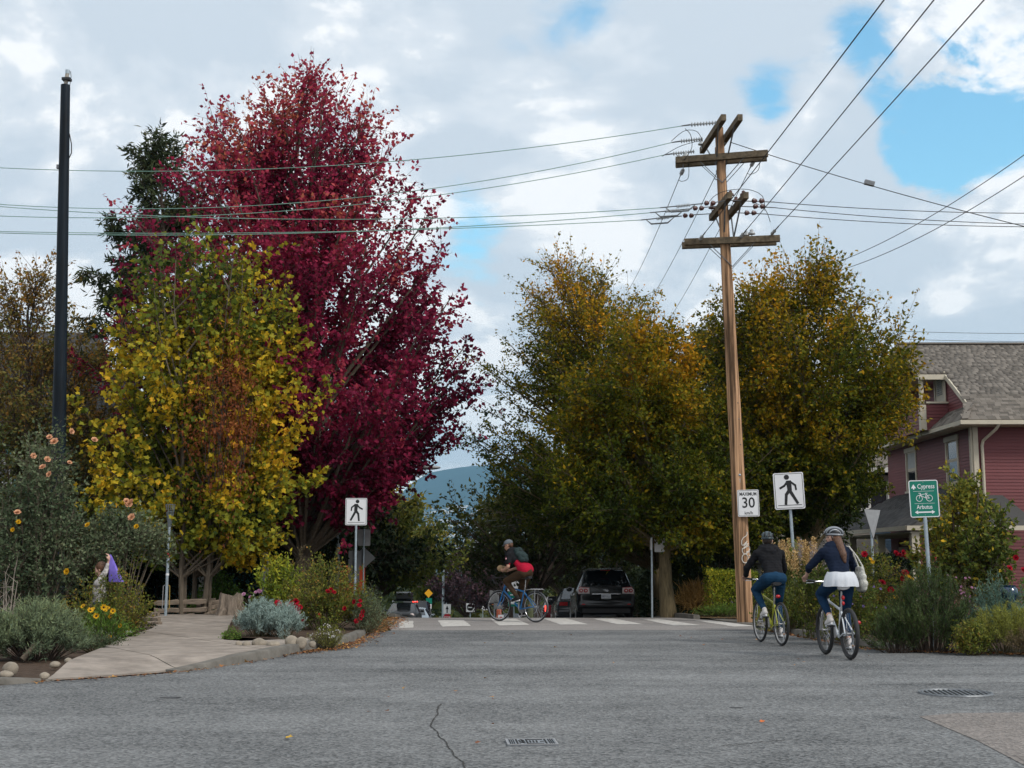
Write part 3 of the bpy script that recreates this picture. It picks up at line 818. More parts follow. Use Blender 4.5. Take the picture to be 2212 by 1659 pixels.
def slope_shingles(parent, o, ex, up, width, length, mat, mata, course=.14, w0=.19, limit=300, keep=None, seed=1, start=0.0):
    """shingle courses on the plane o + ex*a + up*b; the lowest `limit` are single parts, the rest one mass"""
    rng = random.Random(seed)
    o, ex, up = Vector(o), Vector(ex).normalized(), Vector(up).normalized(); nn = ex.cross(up).normalized()
    if nn.z < 0:
        o = o + ex * width; ex = -ex; nn = -nn; k0 = keep
        if k0 is not None: keep = lambda a, b: k0(width - a, b)
    Mr = Matrix((ex, up, nn)).transposed().to_4x4()
    tilt = Matrix.Rotation(R(4), 4, 'X')
    meshes = []
    for k in range(5):
        w = w0 * (.7 + .15 * k)
        me = MB().box((w / 2, course * .75, .012), (w - .007, course * 1.5, .016)).mesh('shingle'); me.materials.append(mat); meshes.append((w, me))
    V, F, T = [], [], []; cnt = 0; b = start; row = 0
    while b < length:
        a = -rng.uniform(0, w0)
        while a < width:
            w, me = meshes[rng.randrange(5)]
            if a + w > 0 and (keep is None or keep(a + w / 2, b)):
                p = o + ex * a + up * b + nn * .004
                if cnt < limit:
                    q = bpy.data.objects.new('shingle', me); COL.objects.link(q); q.parent = parent
                    q.matrix_local = Matrix.Translation(p) @ Mr @ tilt; cnt += 1
                else:
                    mm = Matrix.Translation(p) @ Mr @ tilt; k = len(V)
                    V += [mm @ v.co for v in me.vertices]; fs = [tuple(i + k for i in pl.vertices) for pl in me.polygons]
                    F += fs; T += [rng.random()] * len(fs)
            a += w
        b += course; row += 1
    if V:
        me = npmesh('shingles', np.array([tuple(v) for v in V]), [np.array(F)], tone=T)
        tag(link('shingles', me, mata, parent), kind='stuff')
def quadslab(name, pts, thick, mat, parent):
    P = [Vector(p) for p in pts]; n = (P[1] - P[0]).cross(P[2] - P[0]).normalized()
    if n.z < 0: n = -n
    k = len(P)
    return MB().add(P + [p - n * thick for p in P], [tuple(range(k)), tuple(range(2 * k - 1, k - 1, -1))] + [(i, i + k, (i + 1) % k + k, (i + 1) % k) for i in range(k)]).build(name, mat, parent)
def boards(parent, name, axis, fixed, a0, a1, z0, z1, pitch, mat, holes=(), face=-1, top=None):
    """clapboards on a wall: axis 'X' = wall runs along X at y=fixed (facing -Y); 'Y' = runs along Y at x=fixed (facing -X)"""
    z = z0; cache = {}
    while z < z1 - .01:
        e0, e1 = a0, a1
        if top: e0, e1 = top(z)
        segs = [(e0, e1)]
        for (h0, h1, hz0, hz1) in holes:
            if hz0 < z + pitch * .5 < hz1:
                nxt = []
                for (s0, s1) in segs:
                    if h1 <= s0 or h0 >= s1: nxt.append((s0, s1)); continue
                    if h0 > s0: nxt.append((s0, h0))
                    if h1 < s1: nxt.append((h1, s1))
                segs = nxt
        for (s0, s1) in segs:
            if s1 - s0 < .05: continue
            key = round(s1 - s0, 3)
            if key not in cache:
                L = s1 - s0; d = .022
                # tapered board: thick lower edge
                prof = [(0, 0), (-d, 0), (-.006, pitch * 1.05), (0, pitch * 1.05)]
                V = []
                for x in (0, L):
                    for (o, h) in prof: V.append((x, o, h) if axis == 'X' else (o, x, h))
                cache[key] = MB().add(V, [(0, 1, 2, 3), (7, 6, 5, 4), (0, 4, 5, 1), (1, 5, 6, 2), (2, 6, 7, 3), (3, 7, 4, 0)]).mesh('clapboard')
            link(name, cache[key], mat, parent, (s0, fixed, z) if axis == 'X' else (fixed, s0, z))
        z += pitch
def window(parent, axis, fixed, a0, a1, z0, z1, trim, blind=0.0, out=.05, sash=True, mull=1):
    """double-hung window; window > casing boards, sill, sash, pane"""
    def P(a, o, z): return (a, fixed - o, z) if axis == 'X' else (fixed - o, a, z)
    def B(a, b, o0, o1, c, d):
        p, q = P(a, o0, c), P(b, o1, d)
        return ((p[0] + q[0]) / 2, (p[1] + q[1]) / 2, (p[2] + q[2]) / 2), (abs(p[0] - q[0]), abs(p[1] - q[1]), abs(p[2] - q[2]))
    w = MB().box(*B(a0, a1, -.05, .0, z0, z1)).build('window', M_DARK, parent)
    t = .11
    MB().box(*B(a0 - t, a0, -.02, out, z0 - .02, z1)).build('casing', trim, w)
    MB().box(*B(a1, a1 + t, -.02, out, z0 - .02, z1)).build('casing', trim, w)
    MB().box(*B(a0 - t - .05, a1 + t + .05, -.02, out + .025, z1, z1 + .16)).build('casing', trim, w)
    MB().box(*B(a0 - t - .05, a1 + t + .05, -.02, out + .05, z0 - .09, z0 - .02)).build('sill', trim, w)
    zm = (z0 + z1) / 2 + .05; s = .05
    st = (a1 - a0) / mull
    for i in range(mull):
        b0, b1 = a0 + i * st, a0 + (i + 1) * st
        for k, (c0, c1) in enumerate(((zm, z1), (z0, zm)) if sash else ((z0, z1),)):
            o = .022 if k == 0 else .014
            m = MB()
            m.box(*B(b0, b0 + s, .001, o, c0, c1)).box(*B(b1 - s, b1, .001, o, c0, c1)).box(*B(b0 + s, b1 - s, .001, o, c0, c0 + s)).box(*B(b0 + s, b1 - s, .001, o, c1 - s, c1))
            m.build('sash', trim, w)
            MB().box(*B(b0 + s, b1 - s, .002, .008, c0 + s, c1 - s)).build('pane', M_GLASS if not (blind and k == 0) else M_BLIND, w)
    return w

# --- red clapboard house on the far corner
HX, HY0, HY1 = 14.65, 40.6, 49.8
GZ = hill(40.6) - .1
h = thing('red_house', 'dark red clapboard house with cream trim, grey shingle roof and gable balcony', 'house', (HX, HY0, GZ))
def hl(x, y, z): return Vector((x - HX, y - HY0, z - GZ))
EZ = 5.62
core = MB().box(tuple(hl(HX + 7.0, (HY0 + HY1) / 2 + .02, (EZ + GZ) / 2)), (13.94, HY1 - HY0 - .06, EZ - GZ)).build('wall', M_RED, h)
win_f = [(46.35 - HY0, 47.35 - HY0), (41.95 - HY0, 42.95 - HY0)]
wz0, wz1 = 3.95 - GZ, 5.35 - GZ
holes = [(a - .12, b + .12, wz0 - .1, wz1 + .17) for a, b in win_f] + [(7.0, 8.2, -1, 2.2 - GZ)]
boards(h, 'clapboard', 'Y', 0.0, 0.06, HY1 - HY0, 0.05, EZ - GZ, .105, M_RED, holes)
boards(h, 'clapboard', 'X', 0.0, 0.14, 9.5, 0.05, EZ - GZ, .105, M_RED)
for i, (a, b) in enumerate(win_f): window(h, 'Y', 0.0, a, b, wz0, wz1, M_CREAM, blind=1.0 if i == 0 else 0)
# corner boards + downpipe + gutter
MB().box((-.03, .06, (EZ - GZ) / 2), (.07, .16, EZ - GZ)).build('corner_board', M_CREAM, h)
MB().box((.08, -.03, (EZ - GZ) / 2), (.16, .07, EZ - GZ)).build('corner_board', M_CREAM, h)
MB().tube([tuple(hl(HX + .62, HY0 - .72, EZ + .04)), tuple(hl(HX + .55, HY0 - .6, EZ - .12)), tuple(hl(HX + .3, HY0 - .12, EZ - .45)), tuple(hl(HX + .27, HY0 - .09, EZ - .6)), tuple(hl(HX + .27, HY0 - .09, GZ))], .05, 8).build('downpipe', M_CREAM, h, True)
GY, GXo = HY0 - .7, HX - .55
m = MB(); m.beam(hl(GXo - .06, GY, EZ + .08), hl(HX + 13, GY, EZ + .08), .11, .13); m.build('gutter', M_CREAM, h)
MB().beam(hl(GXo, GY + .05, EZ + .08), hl(GXo, HY1 + .4, EZ + .08), .11, .13).build('gutter', M_CREAM, h)
MB().box(tuple(hl(HX + 6.2, HY0 - .32, EZ + .02)), (13.6, .64, .05)).build('soffit', M_CREAM, h)
MB().box(tuple(hl(HX - .26, (HY0 + HY1) / 2 + .3, EZ + .02)), (.5, HY1 - HY0 + .4, .05)).build('soffit', M_CREAM, h)
# roof: plane facing the camera; skirt on the street side
RZ, RY = 9.05, 45.2
sl_ = (RZ - (EZ + .15)) / (RY - GY)
def rz(y): return RZ - sl_ * (RY - y)
ycut = 42.9
roof = quadslab('roof', [hl(HX + .1, GY, rz(GY)), hl(HX + 13.5, GY, rz(GY)), hl(HX + 13.5, RY, RZ), hl(HX - .85, RY, RZ), hl(HX - .85, ycut, rz(ycut)), hl(HX + .05, ycut, rz(ycut)), hl(HX + .05, 40.9, rz(40.9))], .1, M_SHDA if False else M_SH, h)
quadslab('roof', [hl(HX + 13.5, RY + (RY - GY), rz(GY)), hl(HX + .05, RY + (RY - GY), rz(GY)), hl(HX - .85, RY + (RY - ycut), rz(ycut)), hl(HX - .85, RY, RZ), hl(HX + 13.5, RY, RZ)], .1, M_SH, h)
upv = Vector((0, RY - GY, RZ - rz(GY)))
def keep(a, b):
    y = GY + b * upv.normalized().y; x = HX - .85 + a
    return (y > ycut) or x > HX + .06 + max(0, (40.9 - y)) * -.55
slope_shingles(roof, hl(HX - .85, GY, rz(GY)), (1, 0, 0), upv, 6.0, upv.length - .05, M_SH, M_SHA, .15, .21, 300, keep, 3)
MB().beam(hl(HX - .87, RY, RZ + .05), hl(HX + 13.5, RY, RZ + .05), .22, .06).build('ridge_cap', M_SH, h)
# rake boards
MB().beam(hl(HX - .88, RY, RZ - .06), hl(HX - .88, ycut - .02, rz(ycut) - .06), .05, .17).build('rake_board', M_CREAM, h)
MB().beam(hl(HX - .88, RY, RZ - .06), hl(HX - .88, RY + 2.3, rz(ycut) - .06), .05, .17).build('rake_board', M_CREAM, h)
MB().beam(hl(HX - .9, ycut - .02, rz(ycut) - .07), hl(HX + .1, ycut - .02, rz(ycut) - .07), .05, .17).build('rake_board', M_CREAM, h)
MB().beam(hl(HX + .02, ycut, rz(ycut) - .06), hl(HX + .02, 40.85, rz(40.85) - .06), .05, .15).build('rake_board', M_CREAM, h)
# gable wall set back under the overhang
g0, g1 = 40.95, 2 * RY - 40.95
V = [hl(HX + .12, g0, rz(g0) - .1), hl(HX + .12, g1, rz(g0) - .1), hl(HX + .12, RY, RZ - .12)]
MB().add(V + [v + Vector((.1, 0, 0)) for v in V], [(0, 1, 2), (5, 4, 3), (0, 3, 4, 1), (1, 4, 5, 2), (2, 5, 3, 0)]).build('gable_wall', M_RED, h)
boards(h, 'clapboard', 'Y', .1, 0, 1, rz(g0) - .05 - GZ, RZ - .35 - GZ, .105, M_RED, top=lambda z: (g0 + (z + GZ - rz(g0) + .1) / sl_ - HY0 + .1, g1 - (z + GZ - rz(g0) + .1) / sl_ - HY0 - .1), holes=[(43.1 - HY0, 44.0 - HY0, 5, 9)])
dr = MB().box(tuple(hl(HX + .06, 43.55, 7.0)), (.05, .82, 1.5)).build('door', M_CREAM, h)
for k in range(9): MB().box(tuple(hl(HX + .028, 43.55, 7.05 + k * .07)), (.03, .5, .045), (0, .5, 0)).build('louvre', M_BLIND, dr)
MB().box(tuple(hl(HX + .03, 43.05, 7.0)), (.04, .1, 1.55)).build('casing', M_CREAM, dr)
MB().box(tuple(hl(HX + .03, 44.05, 7.0)), (.04, .1, 1.55)).build('casing', M_CREAM, dr)
# skirt roof (street side) and balcony
sk = quadslab('skirt_roof', [hl(GXo, GY, EZ + .15), hl(HX + .16, g0, rz(g0) - .02), hl(HX + .16, 48.6, rz(g0) - .02), hl(GXo, HY1 + .4, EZ + .15)][::-1], .06, M_SH, h)
slope_shingles(sk, hl(GXo, HY1 + .2, EZ + .15), (0, -1, 0), (HX + .16 - GXo, 0, rz(g0) - EZ - .17), HY1 - GY - .1, .98, M_SH, M_SHA, .15, .21, 160, lambda a, b: HY1 + .2 - a > GY + b * .95, 8)
quadslab('hip_cap', [hl(GXo - .02, GY - .05, EZ + .19), hl(GXo + .18, GY - .07, EZ + .2), hl(HX + .22, g0 - .1, rz(g0) + .05), hl(HX + .02, g0, rz(g0) + .04)], .03, M_SH, h)
bx0, by0, by1, bz0, bz1 = HX - .75, 43.0, 47.3, 5.75, 6.66
bal = MB().box(tuple(hl(bx0, (by0 + by1) / 2, (bz0 + bz1) / 2)), (.08, by1 - by0, bz1 - bz0)).box(tuple(hl((bx0 + HX) / 2 + .07, by0 - .001, (bz0 + bz1) / 2)), (.82, .08, bz1 - bz0)).build('balcony', M_RED, h)
for k in range(8):
    z = bz0 + k * .11
    MB().box(tuple(hl(bx0 - .05, (by0 + by1) / 2, z + .05)), (.022, by1 - by0 - .1, .1), (0, .12, 0)).build('clapboard', M_RED, bal)
    MB().box(tuple(hl((bx0 + HX) / 2 + .07, by0 - .05, z + .05)), (.8, .022, .1), (-.12, 0, 0)).build('clapboard', M_RED, bal)
MB().box(tuple(hl(bx0 - .02, (by0 + by1) / 2, bz1 + .03)), (.2, by1 - by0 + .24, .06)).build('rail', M_CREAM, bal)
MB().box(tuple(hl((bx0 + HX) / 2 + .14, by0 - .02, bz1 + .032)), (1.0, .2, .06)).build('rail', M_CREAM, bal)
MB().box(tuple(hl(bx0 - .035, by0 - .035, (bz0 + bz1) / 2 - .02)), (.2, .2, bz1 - bz0 - .05)).build('corner_board', M_CREAM, bal)
for yy in (by0 + .1, by1 - .1): MB().lathe([(.1, 0), (.085, .1), (.08, .5), (.075, .9), (.1, .97)], 12, tuple(hl(bx0, yy, bz1 + .06))).build('post', M_CREAM, bal, True)
MB().box(tuple(hl(HX - .4, RY, 7.62)), (.75, 4.2, .06)).build('balcony_ceiling', M_CREAM, bal)
# side porch on the street side
px0, py0, py1, pz = 12.15, 39.4, 50.4, 2.42
pr = quadslab('porch_roof', [hl(px0, py0, pz), hl(px0, py1, pz), hl(HX, py1 - 1.5, 3.82), hl(HX, py0 + 1.6, 3.82)], .08, M_SHD, h)
slope_shingles(pr, hl(px0, py1, pz + .01), (0, -1, 0), (HX - px0, 0, 3.82 - pz), py1 - py0, 2.8, M_SHD, M_SHDA, .17, .26, 300, lambda a, b: (py1 - a) > py0 + b * .58 and a > b * .5, 12)
quadslab('porch_roof', [hl(px0, py0, pz), hl(HX, py0 + 1.6, 3.82), hl(HX + .6, py0 + 1.6, 3.82), hl(HX + 1.6, py0, pz)][::-1], .08, M_SHD, h)
MB().beam(hl(px0 - .06, py0 - .04, pz - .03), hl(px0 - .06, py1, pz - .03), .12, .14).build('gutter', M_CREAM, h)
MB().beam(hl(px0 - .1, py0 - .06, pz - .03), hl(HX + 1.7, py0 - .06, pz - .03), .12, .14).build('gutter', M_CREAM, h)
MB().box(tuple(hl((px0 + HX) / 2, (py0 + py1) / 2, pz - .16)), (HX - px0 - .1, py1 - py0 - .1, .05)).build('porch_ceiling', M_CREAM, h)
for (xx, yy) in ((px0 + .2, py0 + .15), (px0 + .2, 43.2), (px0 + .2, 46.8), (px0 + .2, 50.2)):
    MB().box(tuple(hl(xx, yy, (pz - .2 + GZ) / 2)), (.24, .24, pz - .18 - GZ)).build('porch_post', M_CREAM, h)
pw = MB().box(tuple(hl((px0 + HX) / 2, py0 + .25, 0.9)), (HX - px0 - .5, .06, 2.8)).build('porch_wall', M_RED, h)
for k in range(24): MB().box(tuple(hl((px0 + HX) / 2 + .1, py0 + .2, -.4 + k * .11)), (HX - px0 - .5, .022, .105), (-.15, 0, 0)).build('clapboard', M_RED, pw)
dd = MB().box((-.03, 7.6, 1.1 + (0.1 - GZ) / 2), (.06, 1.0, 2.1)).build('door', M_CREAM, h)
MB().lathe([(.2, 0), (.2, .02)], 16, (-.07, 7.6, 2.1), 'X').build('pane', M_GLASS, dd)
for yy in (6.9, 8.3): MB().box((-.04, yy, 1.5), (.05, .25, 1.5)).build('pane', M_GLASS, dd)
# a short cream ledge on the side wall
MB().box((2.35, -.12, 2.42 - GZ), (.9, .22, .09)).build('ledge', M_CREAM, h)
MB().tube([(1.75, -.08, 5.15 - GZ), (1.95, -.3, 5.2 - GZ), (2.1, -.34, 5.12 - GZ)], .05, 8).build('flood_lamp', M_CREAM, h, True)

# --- navy house behind it
nb = thing('navy_house', 'navy house with wide cream framed windows under a shingle roof, behind the red house', 'house', (11.6, 54, hill(54)))
nh = 5.3 - hill(54)
MB().box((4.5, 3.5, nh / 2), (9, 7, nh)).build('wall', M_BLUEH, nb)
boards(nb, 'clapboard', 'X', 0.0, 0, 4.5, nh - 3.6, nh, .13, M_BLUEH, [(1.7, 4.4, nh - 1.9, nh - .4)])
window(nb, 'X', -.005, 1.9, 4.2, nh - 1.75, nh - .5, M_WHITE, mull=3, sash=False, out=.07)
window(nb, 'X', -.005, 2.0, 3.2, 1.7, 2.9, M_WHITE, sash=False, out=.07)
nr = quadslab('roof', [(-.5, -.55, nh - .1), (9.5, -.55, nh - .1), (9.5, 3.5, nh + 2.4), (-.5, 3.5, nh + 2.4)], .12, M_SH, nb)
quadslab('roof', [(9.5, 7.55, nh - .1), (-.5, 7.55, nh - .1), (-.5, 3.5, nh + 2.4), (9.5, 3.5, nh + 2.4)], .12, M_SH, nb)
slope_shingles(nr, (-.5, -.55, nh - .09), (1, 0, 0), (0, 4.05, 2.5), 6, 2.4, M_SH, M_SHA, .16, .22, 260, None, 5)
MB().beam((-.5, -.58, nh - .14), (9.5, -.58, nh - .14), .06, .2).build('fascia', M_WHITE, nb)
qr = quadslab('lower_roof', [(-3.0, -3.2, 2.9), (3.4, -3.2, 2.9), (3.4, -.02, 4.1), (-3.0, -.02, 4.1)], .1, M_SH, nb)
MB().beam((-3.0, -3.24, 2.86), (3.4, -3.24, 2.86), .06, .2).build('fascia', M_WHITE, nb)
MB().box((.2, -1.7, 1.4), (6.0, 2.6, 2.8)).build('lower_wall', M_BLUEH, nb)
window(nb, 'X', -3.0, .8, 2.2, 1.0, 2.3, M_WHITE, out=.05)
# --- small grey outbuilding behind the clipped hedge
gs = thing('grey_shed', 'low grey clapboard shed behind the clipped hedge and tree', 'shed', (6.2, 44.0, hill(44)))
MB().box((1.3, 1.5, 1.05), (2.56, 3.0, 2.1)).build('wall', M_GREYH, gs)
boards(gs, 'clapboard', 'X', 0.0, .05, 2.55, .05, 2.05, .15, M_GREYH, [(1.7, 2.5, 0, 1.9)])
MB().box((2.1, -.02, .95), (.74, .05, 1.85)).build('door', M_GREYH, gs)
quadslab('roof', [(-.2, -.3, 2.05), (2.8, -.3, 2.05), (2.8, 1.5, 2.9), (-.2, 1.5, 2.9)], .07, M_SHD, gs)
quadslab('roof', [(2.8, 3.3, 2.05), (-.2, 3.3, 2.05), (-.2, 1.5, 2.9), (2.8, 1.5, 2.9)], .07, M_SHD, gs)
MB().box((-.02, -.05, 1.0), (.1, .1, 2.0)).build('corner_board', M_WHITE, gs)
MB().box((2.6, -.05, 1.0), (.1, .1, 2.0)).build('corner_board', M_WHITE, gs)

# --- teal house with dark roof behind the dark steel pole
TX, TY = -21.0, 41.0
th = thing('teal_house', 'teal clapboard house with steep dark shingle roof behind the blue-black pole', 'house', (TX, TY, hill(41)))
tz = -hill(41)
WX = 5.9                      # gable wall faces the street
MB().box((WX / 2, 4.0, (5.6 + tz) / 2), (WX, 8, 5.6 + tz)).build('wall', M_TEAL, th)
boards(th, 'clapboard', 'X', 0.0, 0, WX, tz + 1.0, tz + 5.5, .14, M_TEAL, [(1.1, 2.3, tz + 3.0, tz + 4.6), (3.8, 5.0, tz + 3.0, tz + 4.6)])
window(th, 'X', 0.0, 1.2, 2.2, tz + 3.1, tz + 4.5, M_WHITE); window(th, 'X', 0.0, 3.9, 4.9, tz + 3.1, tz + 4.5, M_WHITE)
rf = quadslab('roof', [(-.5, -.6, tz + 5.4), (WX + .4, -.6, tz + 5.4), (WX + .4, 4, tz + 9.4), (-.5, 4, tz + 9.4)], .12, M_SHD, th)
slope_shingles(rf, (-.5, -.6, tz + 5.41), (1, 0, 0), (0, 4.6, 4.0), WX + .9, 6.0, M_SHD, M_SHDA, .16, .24, 300, None, 21)
quadslab('roof', [(WX + .4, 8.6, tz + 5.4), (-.5, 8.6, tz + 5.4), (-.5, 4, tz + 9.4), (WX + .4, 4, tz + 9.4)], .12, M_SHD, th)
MB().beam((WX + .42, -.6, tz + 5.3), (WX + .42, 4, tz + 9.3), .06, .26).build('rake_board', M_DARK, th)
MB().beam((WX + .42, 8.6, tz + 5.3), (WX + .42, 4, tz + 9.3), .06, .26).build('rake_board', M_DARK, th)
MB().add([(WX, .05, tz + 5.5), (WX, 7.95, tz + 5.5), (WX, 4, tz + 9.1), (WX - .1, .05, tz + 5.5), (WX - .1, 7.95, tz + 5.5), (WX - .1, 4, tz + 9.1)], [(0, 1, 2), (5, 4, 3), (0, 3, 4, 1), (1, 4, 5, 2), (2, 5, 3, 0)]).build('gable_wall', M_TEAL, th)
# lower cross wing with hipped dark roof
wr = quadslab('wing_roof', [(WX + .1, -2.6, tz + 3.9), (WX + 3.9, -2.6, tz + 3.9), (WX + 2.6, 1.5, tz + 7.6), (WX + .1, 1.5, tz + 7.6)], .12, M_SHD, th)
slope_shingles(wr, (WX + .1, -2.6, tz + 3.91), (1, 0, 0), (0, 4.1, 3.7), 3.8, 5.4, M_SHD, M_SHDA, .16, .24, 300, lambda a, b: a < 3.75 - b * .24, 22)
MB().beam((WX + 3.9, -2.62, tz + 3.85), (WX + 2.6, 1.48, tz + 7.55), .08, .2).build('rake_board', M_GREYH, th)
MB().box((WX + 1.9, 0, (tz + 3.8) / 2), (3.4, 4.6, tz + 3.8)).build('wing_wall', M_TEAL, th)
quadslab('porch_roof', [(WX + .2, -3.4, tz + 2.6), (WX + 8.2, -3.4, tz + 2.6), (WX + 8.2, -.6, tz + 3.5), (WX + .2, -.6, tz + 3.5)], .1, M_SHD, th)
for k in range(5): MB().box((WX + .5 + k * 1.85, -3.2, (tz + 2.5) / 2), (.16, .16, tz + 2.5)).build('porch_post', M_WHITE, th)
MB().box((WX + 5.8, .2, (tz + 3.4) / 2), (4.6, 1.6, tz + 3.4)).build('porch_wall', M_TEAL, th)
# ------------------------------------------------------------------ poles, wires, signs
M_POLEW = pm('weathered_pole', (0.34, 0.20, 0.112), .85, var=.74, scale=2.6, bump=.8, stretch=(5, 5, .16), detail=10, spec=.2, lo=.40, hi=.62)
M_ARM = pm('arm_timber', (0.135, 0.105, 0.07), .9, var=.5, scale=5, bump=.5, stretch=(2, 2, 2), detail=8, spec=.2)
M_PORC = pm('brown_porcelain', (0.10, 0.045, 0.04), .3, var=.2)
M_PORCG = pm('grey_porcelain', (0.42, 0.44, 0.45), .35, var=.12)
M_NAVY = pm('painted_steel_pole', (0.006, 0.011, 0.017), .5, var=.6, scale=3, stretch=(4, 4, .3), bump=.05, spec=.16)
M_GRAF = pm('white_marker', (0.62, 0.58, 0.52), .7, var=.1)
PY = 29.6
b0 = at(1609, 1270, PY); top = at(1553, 276, PY)
b0.z = 0.05
up_ = thing('utility_pole', 'tall leaning weathered timber utility pole with four pairs of crossarms and graffiti', 'utility pole', b0)
ax = (top - b0)
def on_pole(f, s=0): return ax * f
npt = 14
MB().tube([tuple(ax * (i / npt) + Vector((0, 0, -.4 if i == 0 else 0))) for i in range(npt + 1)], [.185 - .085 * i / npt + (.006 if i % 3 == 0 else 0) for i in range(npt + 1)], 18).build('shaft', M_POLEW, up_, True)
pl = lambda x, y, dy=0.0: at(x, y, PY + dy) - b0
INS = {}
def arm(a, b, name='crossarm', w=.115, h=.15):
    return MB().beam(a, b, w, h).build(name, M_ARM, up_)
# across-street arms (two timbers each, one on each face of the shaft)
def pair(xl, yl, xr, yr, yawd):
    L, Rr = pl(xl, yl, yawd), pl(xr, yr, -yawd)
    n = Vector((Rr - L)).cross(Vector((0, 0, 1))).normalized()
    if n.y > 0: n = -n
    arm(L + n * .17, Rr + n * .17); arm(L - n * .17 + Vector((-.05, 0, 0)), Rr - n * .17 + Vector((-.05, 0, 0)))
    return L, Rr, n
U1, U2, un = pair(1462, 351, 1660, 336, .28)
L1, L2, ln = pair(1478, 527, 1683, 519, .12)
# along-street arms
def pair2(xc, yc, half, zt):
    c = pl(xc, yc)
    for s in (-.19, .19):
        o = Vector((s, 0, 0)); d = Vector((.06, -1, .0)).normalized()
        arm(c + o - d * half, c + o + d * half)
    return c
T1 = pair2(1556, 291, 1.22, 0); T2 = pair2(1573, 447, 1.0, 0)
# braces
def brace(a, b, r=.017): MB().beam(a, b, .035, .012).build('brace', M_STEEL, up_)
for (A, B, n) in ((U1, U2, un), (L1, L2, ln)):
    c = (A + B) / 2; cz = c + Vector((0, 0, -.62))
    for s in (1, -1):
        for f in (.26, .74):
            brace(A.lerp(B, f) + n * s * .17 + Vector((0, 0, -.06)), cz + n * s * .13)
for c, hf in ((T1, .9), (T2, .7)):
    for s in (-.19, .19):
        for e in (-1, 1): brace(c + Vector((s, e * hf, -.06)), c + Vector((s * .6, 0, -.75)))
def disc_string(a, b, n, r, mat, name='insulator'):
    m = MB(); a, b = Vector(a), Vector(b); d = b - a
    prof = []
    for i in range(n):
        z = i / n; prof += [(.018, z), (r, z + .3 / n), (r * .85, z + .5 / n), (.018, z + .7 / n)]
    prof.append((.018, 1.0))
    q = d.to_track_quat('Z', 'Y').to_matrix(); L = d.length
    V, F = [], []; seg = 10
    for (rr, z) in prof:
        for k in range(seg):
            an = 2 * math.pi * k / seg; V.append(a + q @ Vector((rr * math.cos(an), rr * math.sin(an), z * L)))
    for i in range(len(prof) - 1):
        for k in range(seg): F.append((i * seg + k, i * seg + (k + 1) % seg, (i + 1) * seg + (k + 1) % seg, (i + 1) * seg + k))
    return m.add(V, F).build(name, mat, up_, True)
def pin(p, mat, r=.07):
    MB().lathe([(.012, 0), (.012, .08), (r, .1), (r * .9, .14), (r * .5, .16), (r * .5, .2), (r * .2, .22)], 12, tuple(p)).build('insulator', mat, up_, True)
def jump(pts, r=.008, n=14):
    P = [Vector(p) for p in pts]; path = []
    for i in range(n + 1):
        t = i / n * (len(P) - 1); k = min(len(P) - 2, int(t)); f = t - k
        p0, p1, p2, p3 = P[max(0, k - 1)], P[k], P[k + 1], P[min(len(P) - 1, k + 2)]
        path.append(.5 * ((2 * p1) + (p2 - p0) * f + (2 * p0 - 5 * p1 + 4 * p2 - p3) * f * f + (3 * p1 - p0 - 3 * p2 + p3) * f ** 3))
    MB().tube(path, r, 5).build('jumper_wire', M_WIRE, up_)
WIRES = []
def wire(a, b, sag, r, mat, label, group, n=26):
    """an overhead wire from a to b (world)"""
    a, b = Vector(a), Vector(b); P = []
    for i in range(n + 1):
        f = i / n; p = a.lerp(b, f); p.z -= sag * 4 * f * (1 - f); P.append(p - a)
    o = MB().tube(P, r, 5).build('overhead_wire', mat, None, True, loc=a)
    tag(o, label, 'wire', group); return o
wd = lambda p: b0 + p
# dead-end strings towards the cross street (out of frame beyond the maples)
lab1 = 'overhead power wire running from a topmost crossarm insulator across the maple tops'
for i, (yo, xs_, ye, pts) in enumerate((( -.95, 1548, 265, [(815, 327), (490, 341)]), (0.15, 1518, 300, [(900, 376), (450, 411)]), (1.05, 1500, 327, [(890, 397), (500, 437)]))):
    st = pl(xs_, ye, yo)
    en = st + Vector((-.62, 0, -.05)) if i == 0 else st + Vector((-.55, 0, -.06))
    disc_string(st, en, 9, .055, M_PORCG)
    MB().tube([en, en + Vector((-.2, 0, -.03))], [.02, .014], 6).build('clamp', M_STEEL, up_)
    endx = {0: (-240, 346), 1: (-240, 419), 2: (-240, 452)}[i]
    wire(wd(en + Vector((-.2, 0, -.03))), at(endx[0], endx[1], PY + 1.0), (.62, .9, .75)[i], .0095, M_WIREG, lab1, 'wires off the topmost arm')
a = pl(1548, 265, -.95)
jump([pl(1480, 278, -.9), pl(1492, 292, -.6), pl(1494, 320, -.3), pl(1478, 345, 0)])
jump([pl(1450, 305, .1), pl(1478, 283, .1), pl(1505, 284, .1), pl(1518, 305, .1)])
jump([pl(1430, 338, .8), pl(1465, 318, .6), pl(1495, 308, .5), pl(1516, 304, .4)])
for (x, y, dy, mt) in ((1481, 342, .2, M_PORCG), (1466, 348, .3, M_PORCG), (1515, 316, .9, M_PORCG), (1561, 313, .4, M_PORCG)): pin(pl(x, y, dy) - Vector((0, 0, .06)), mt, .085)
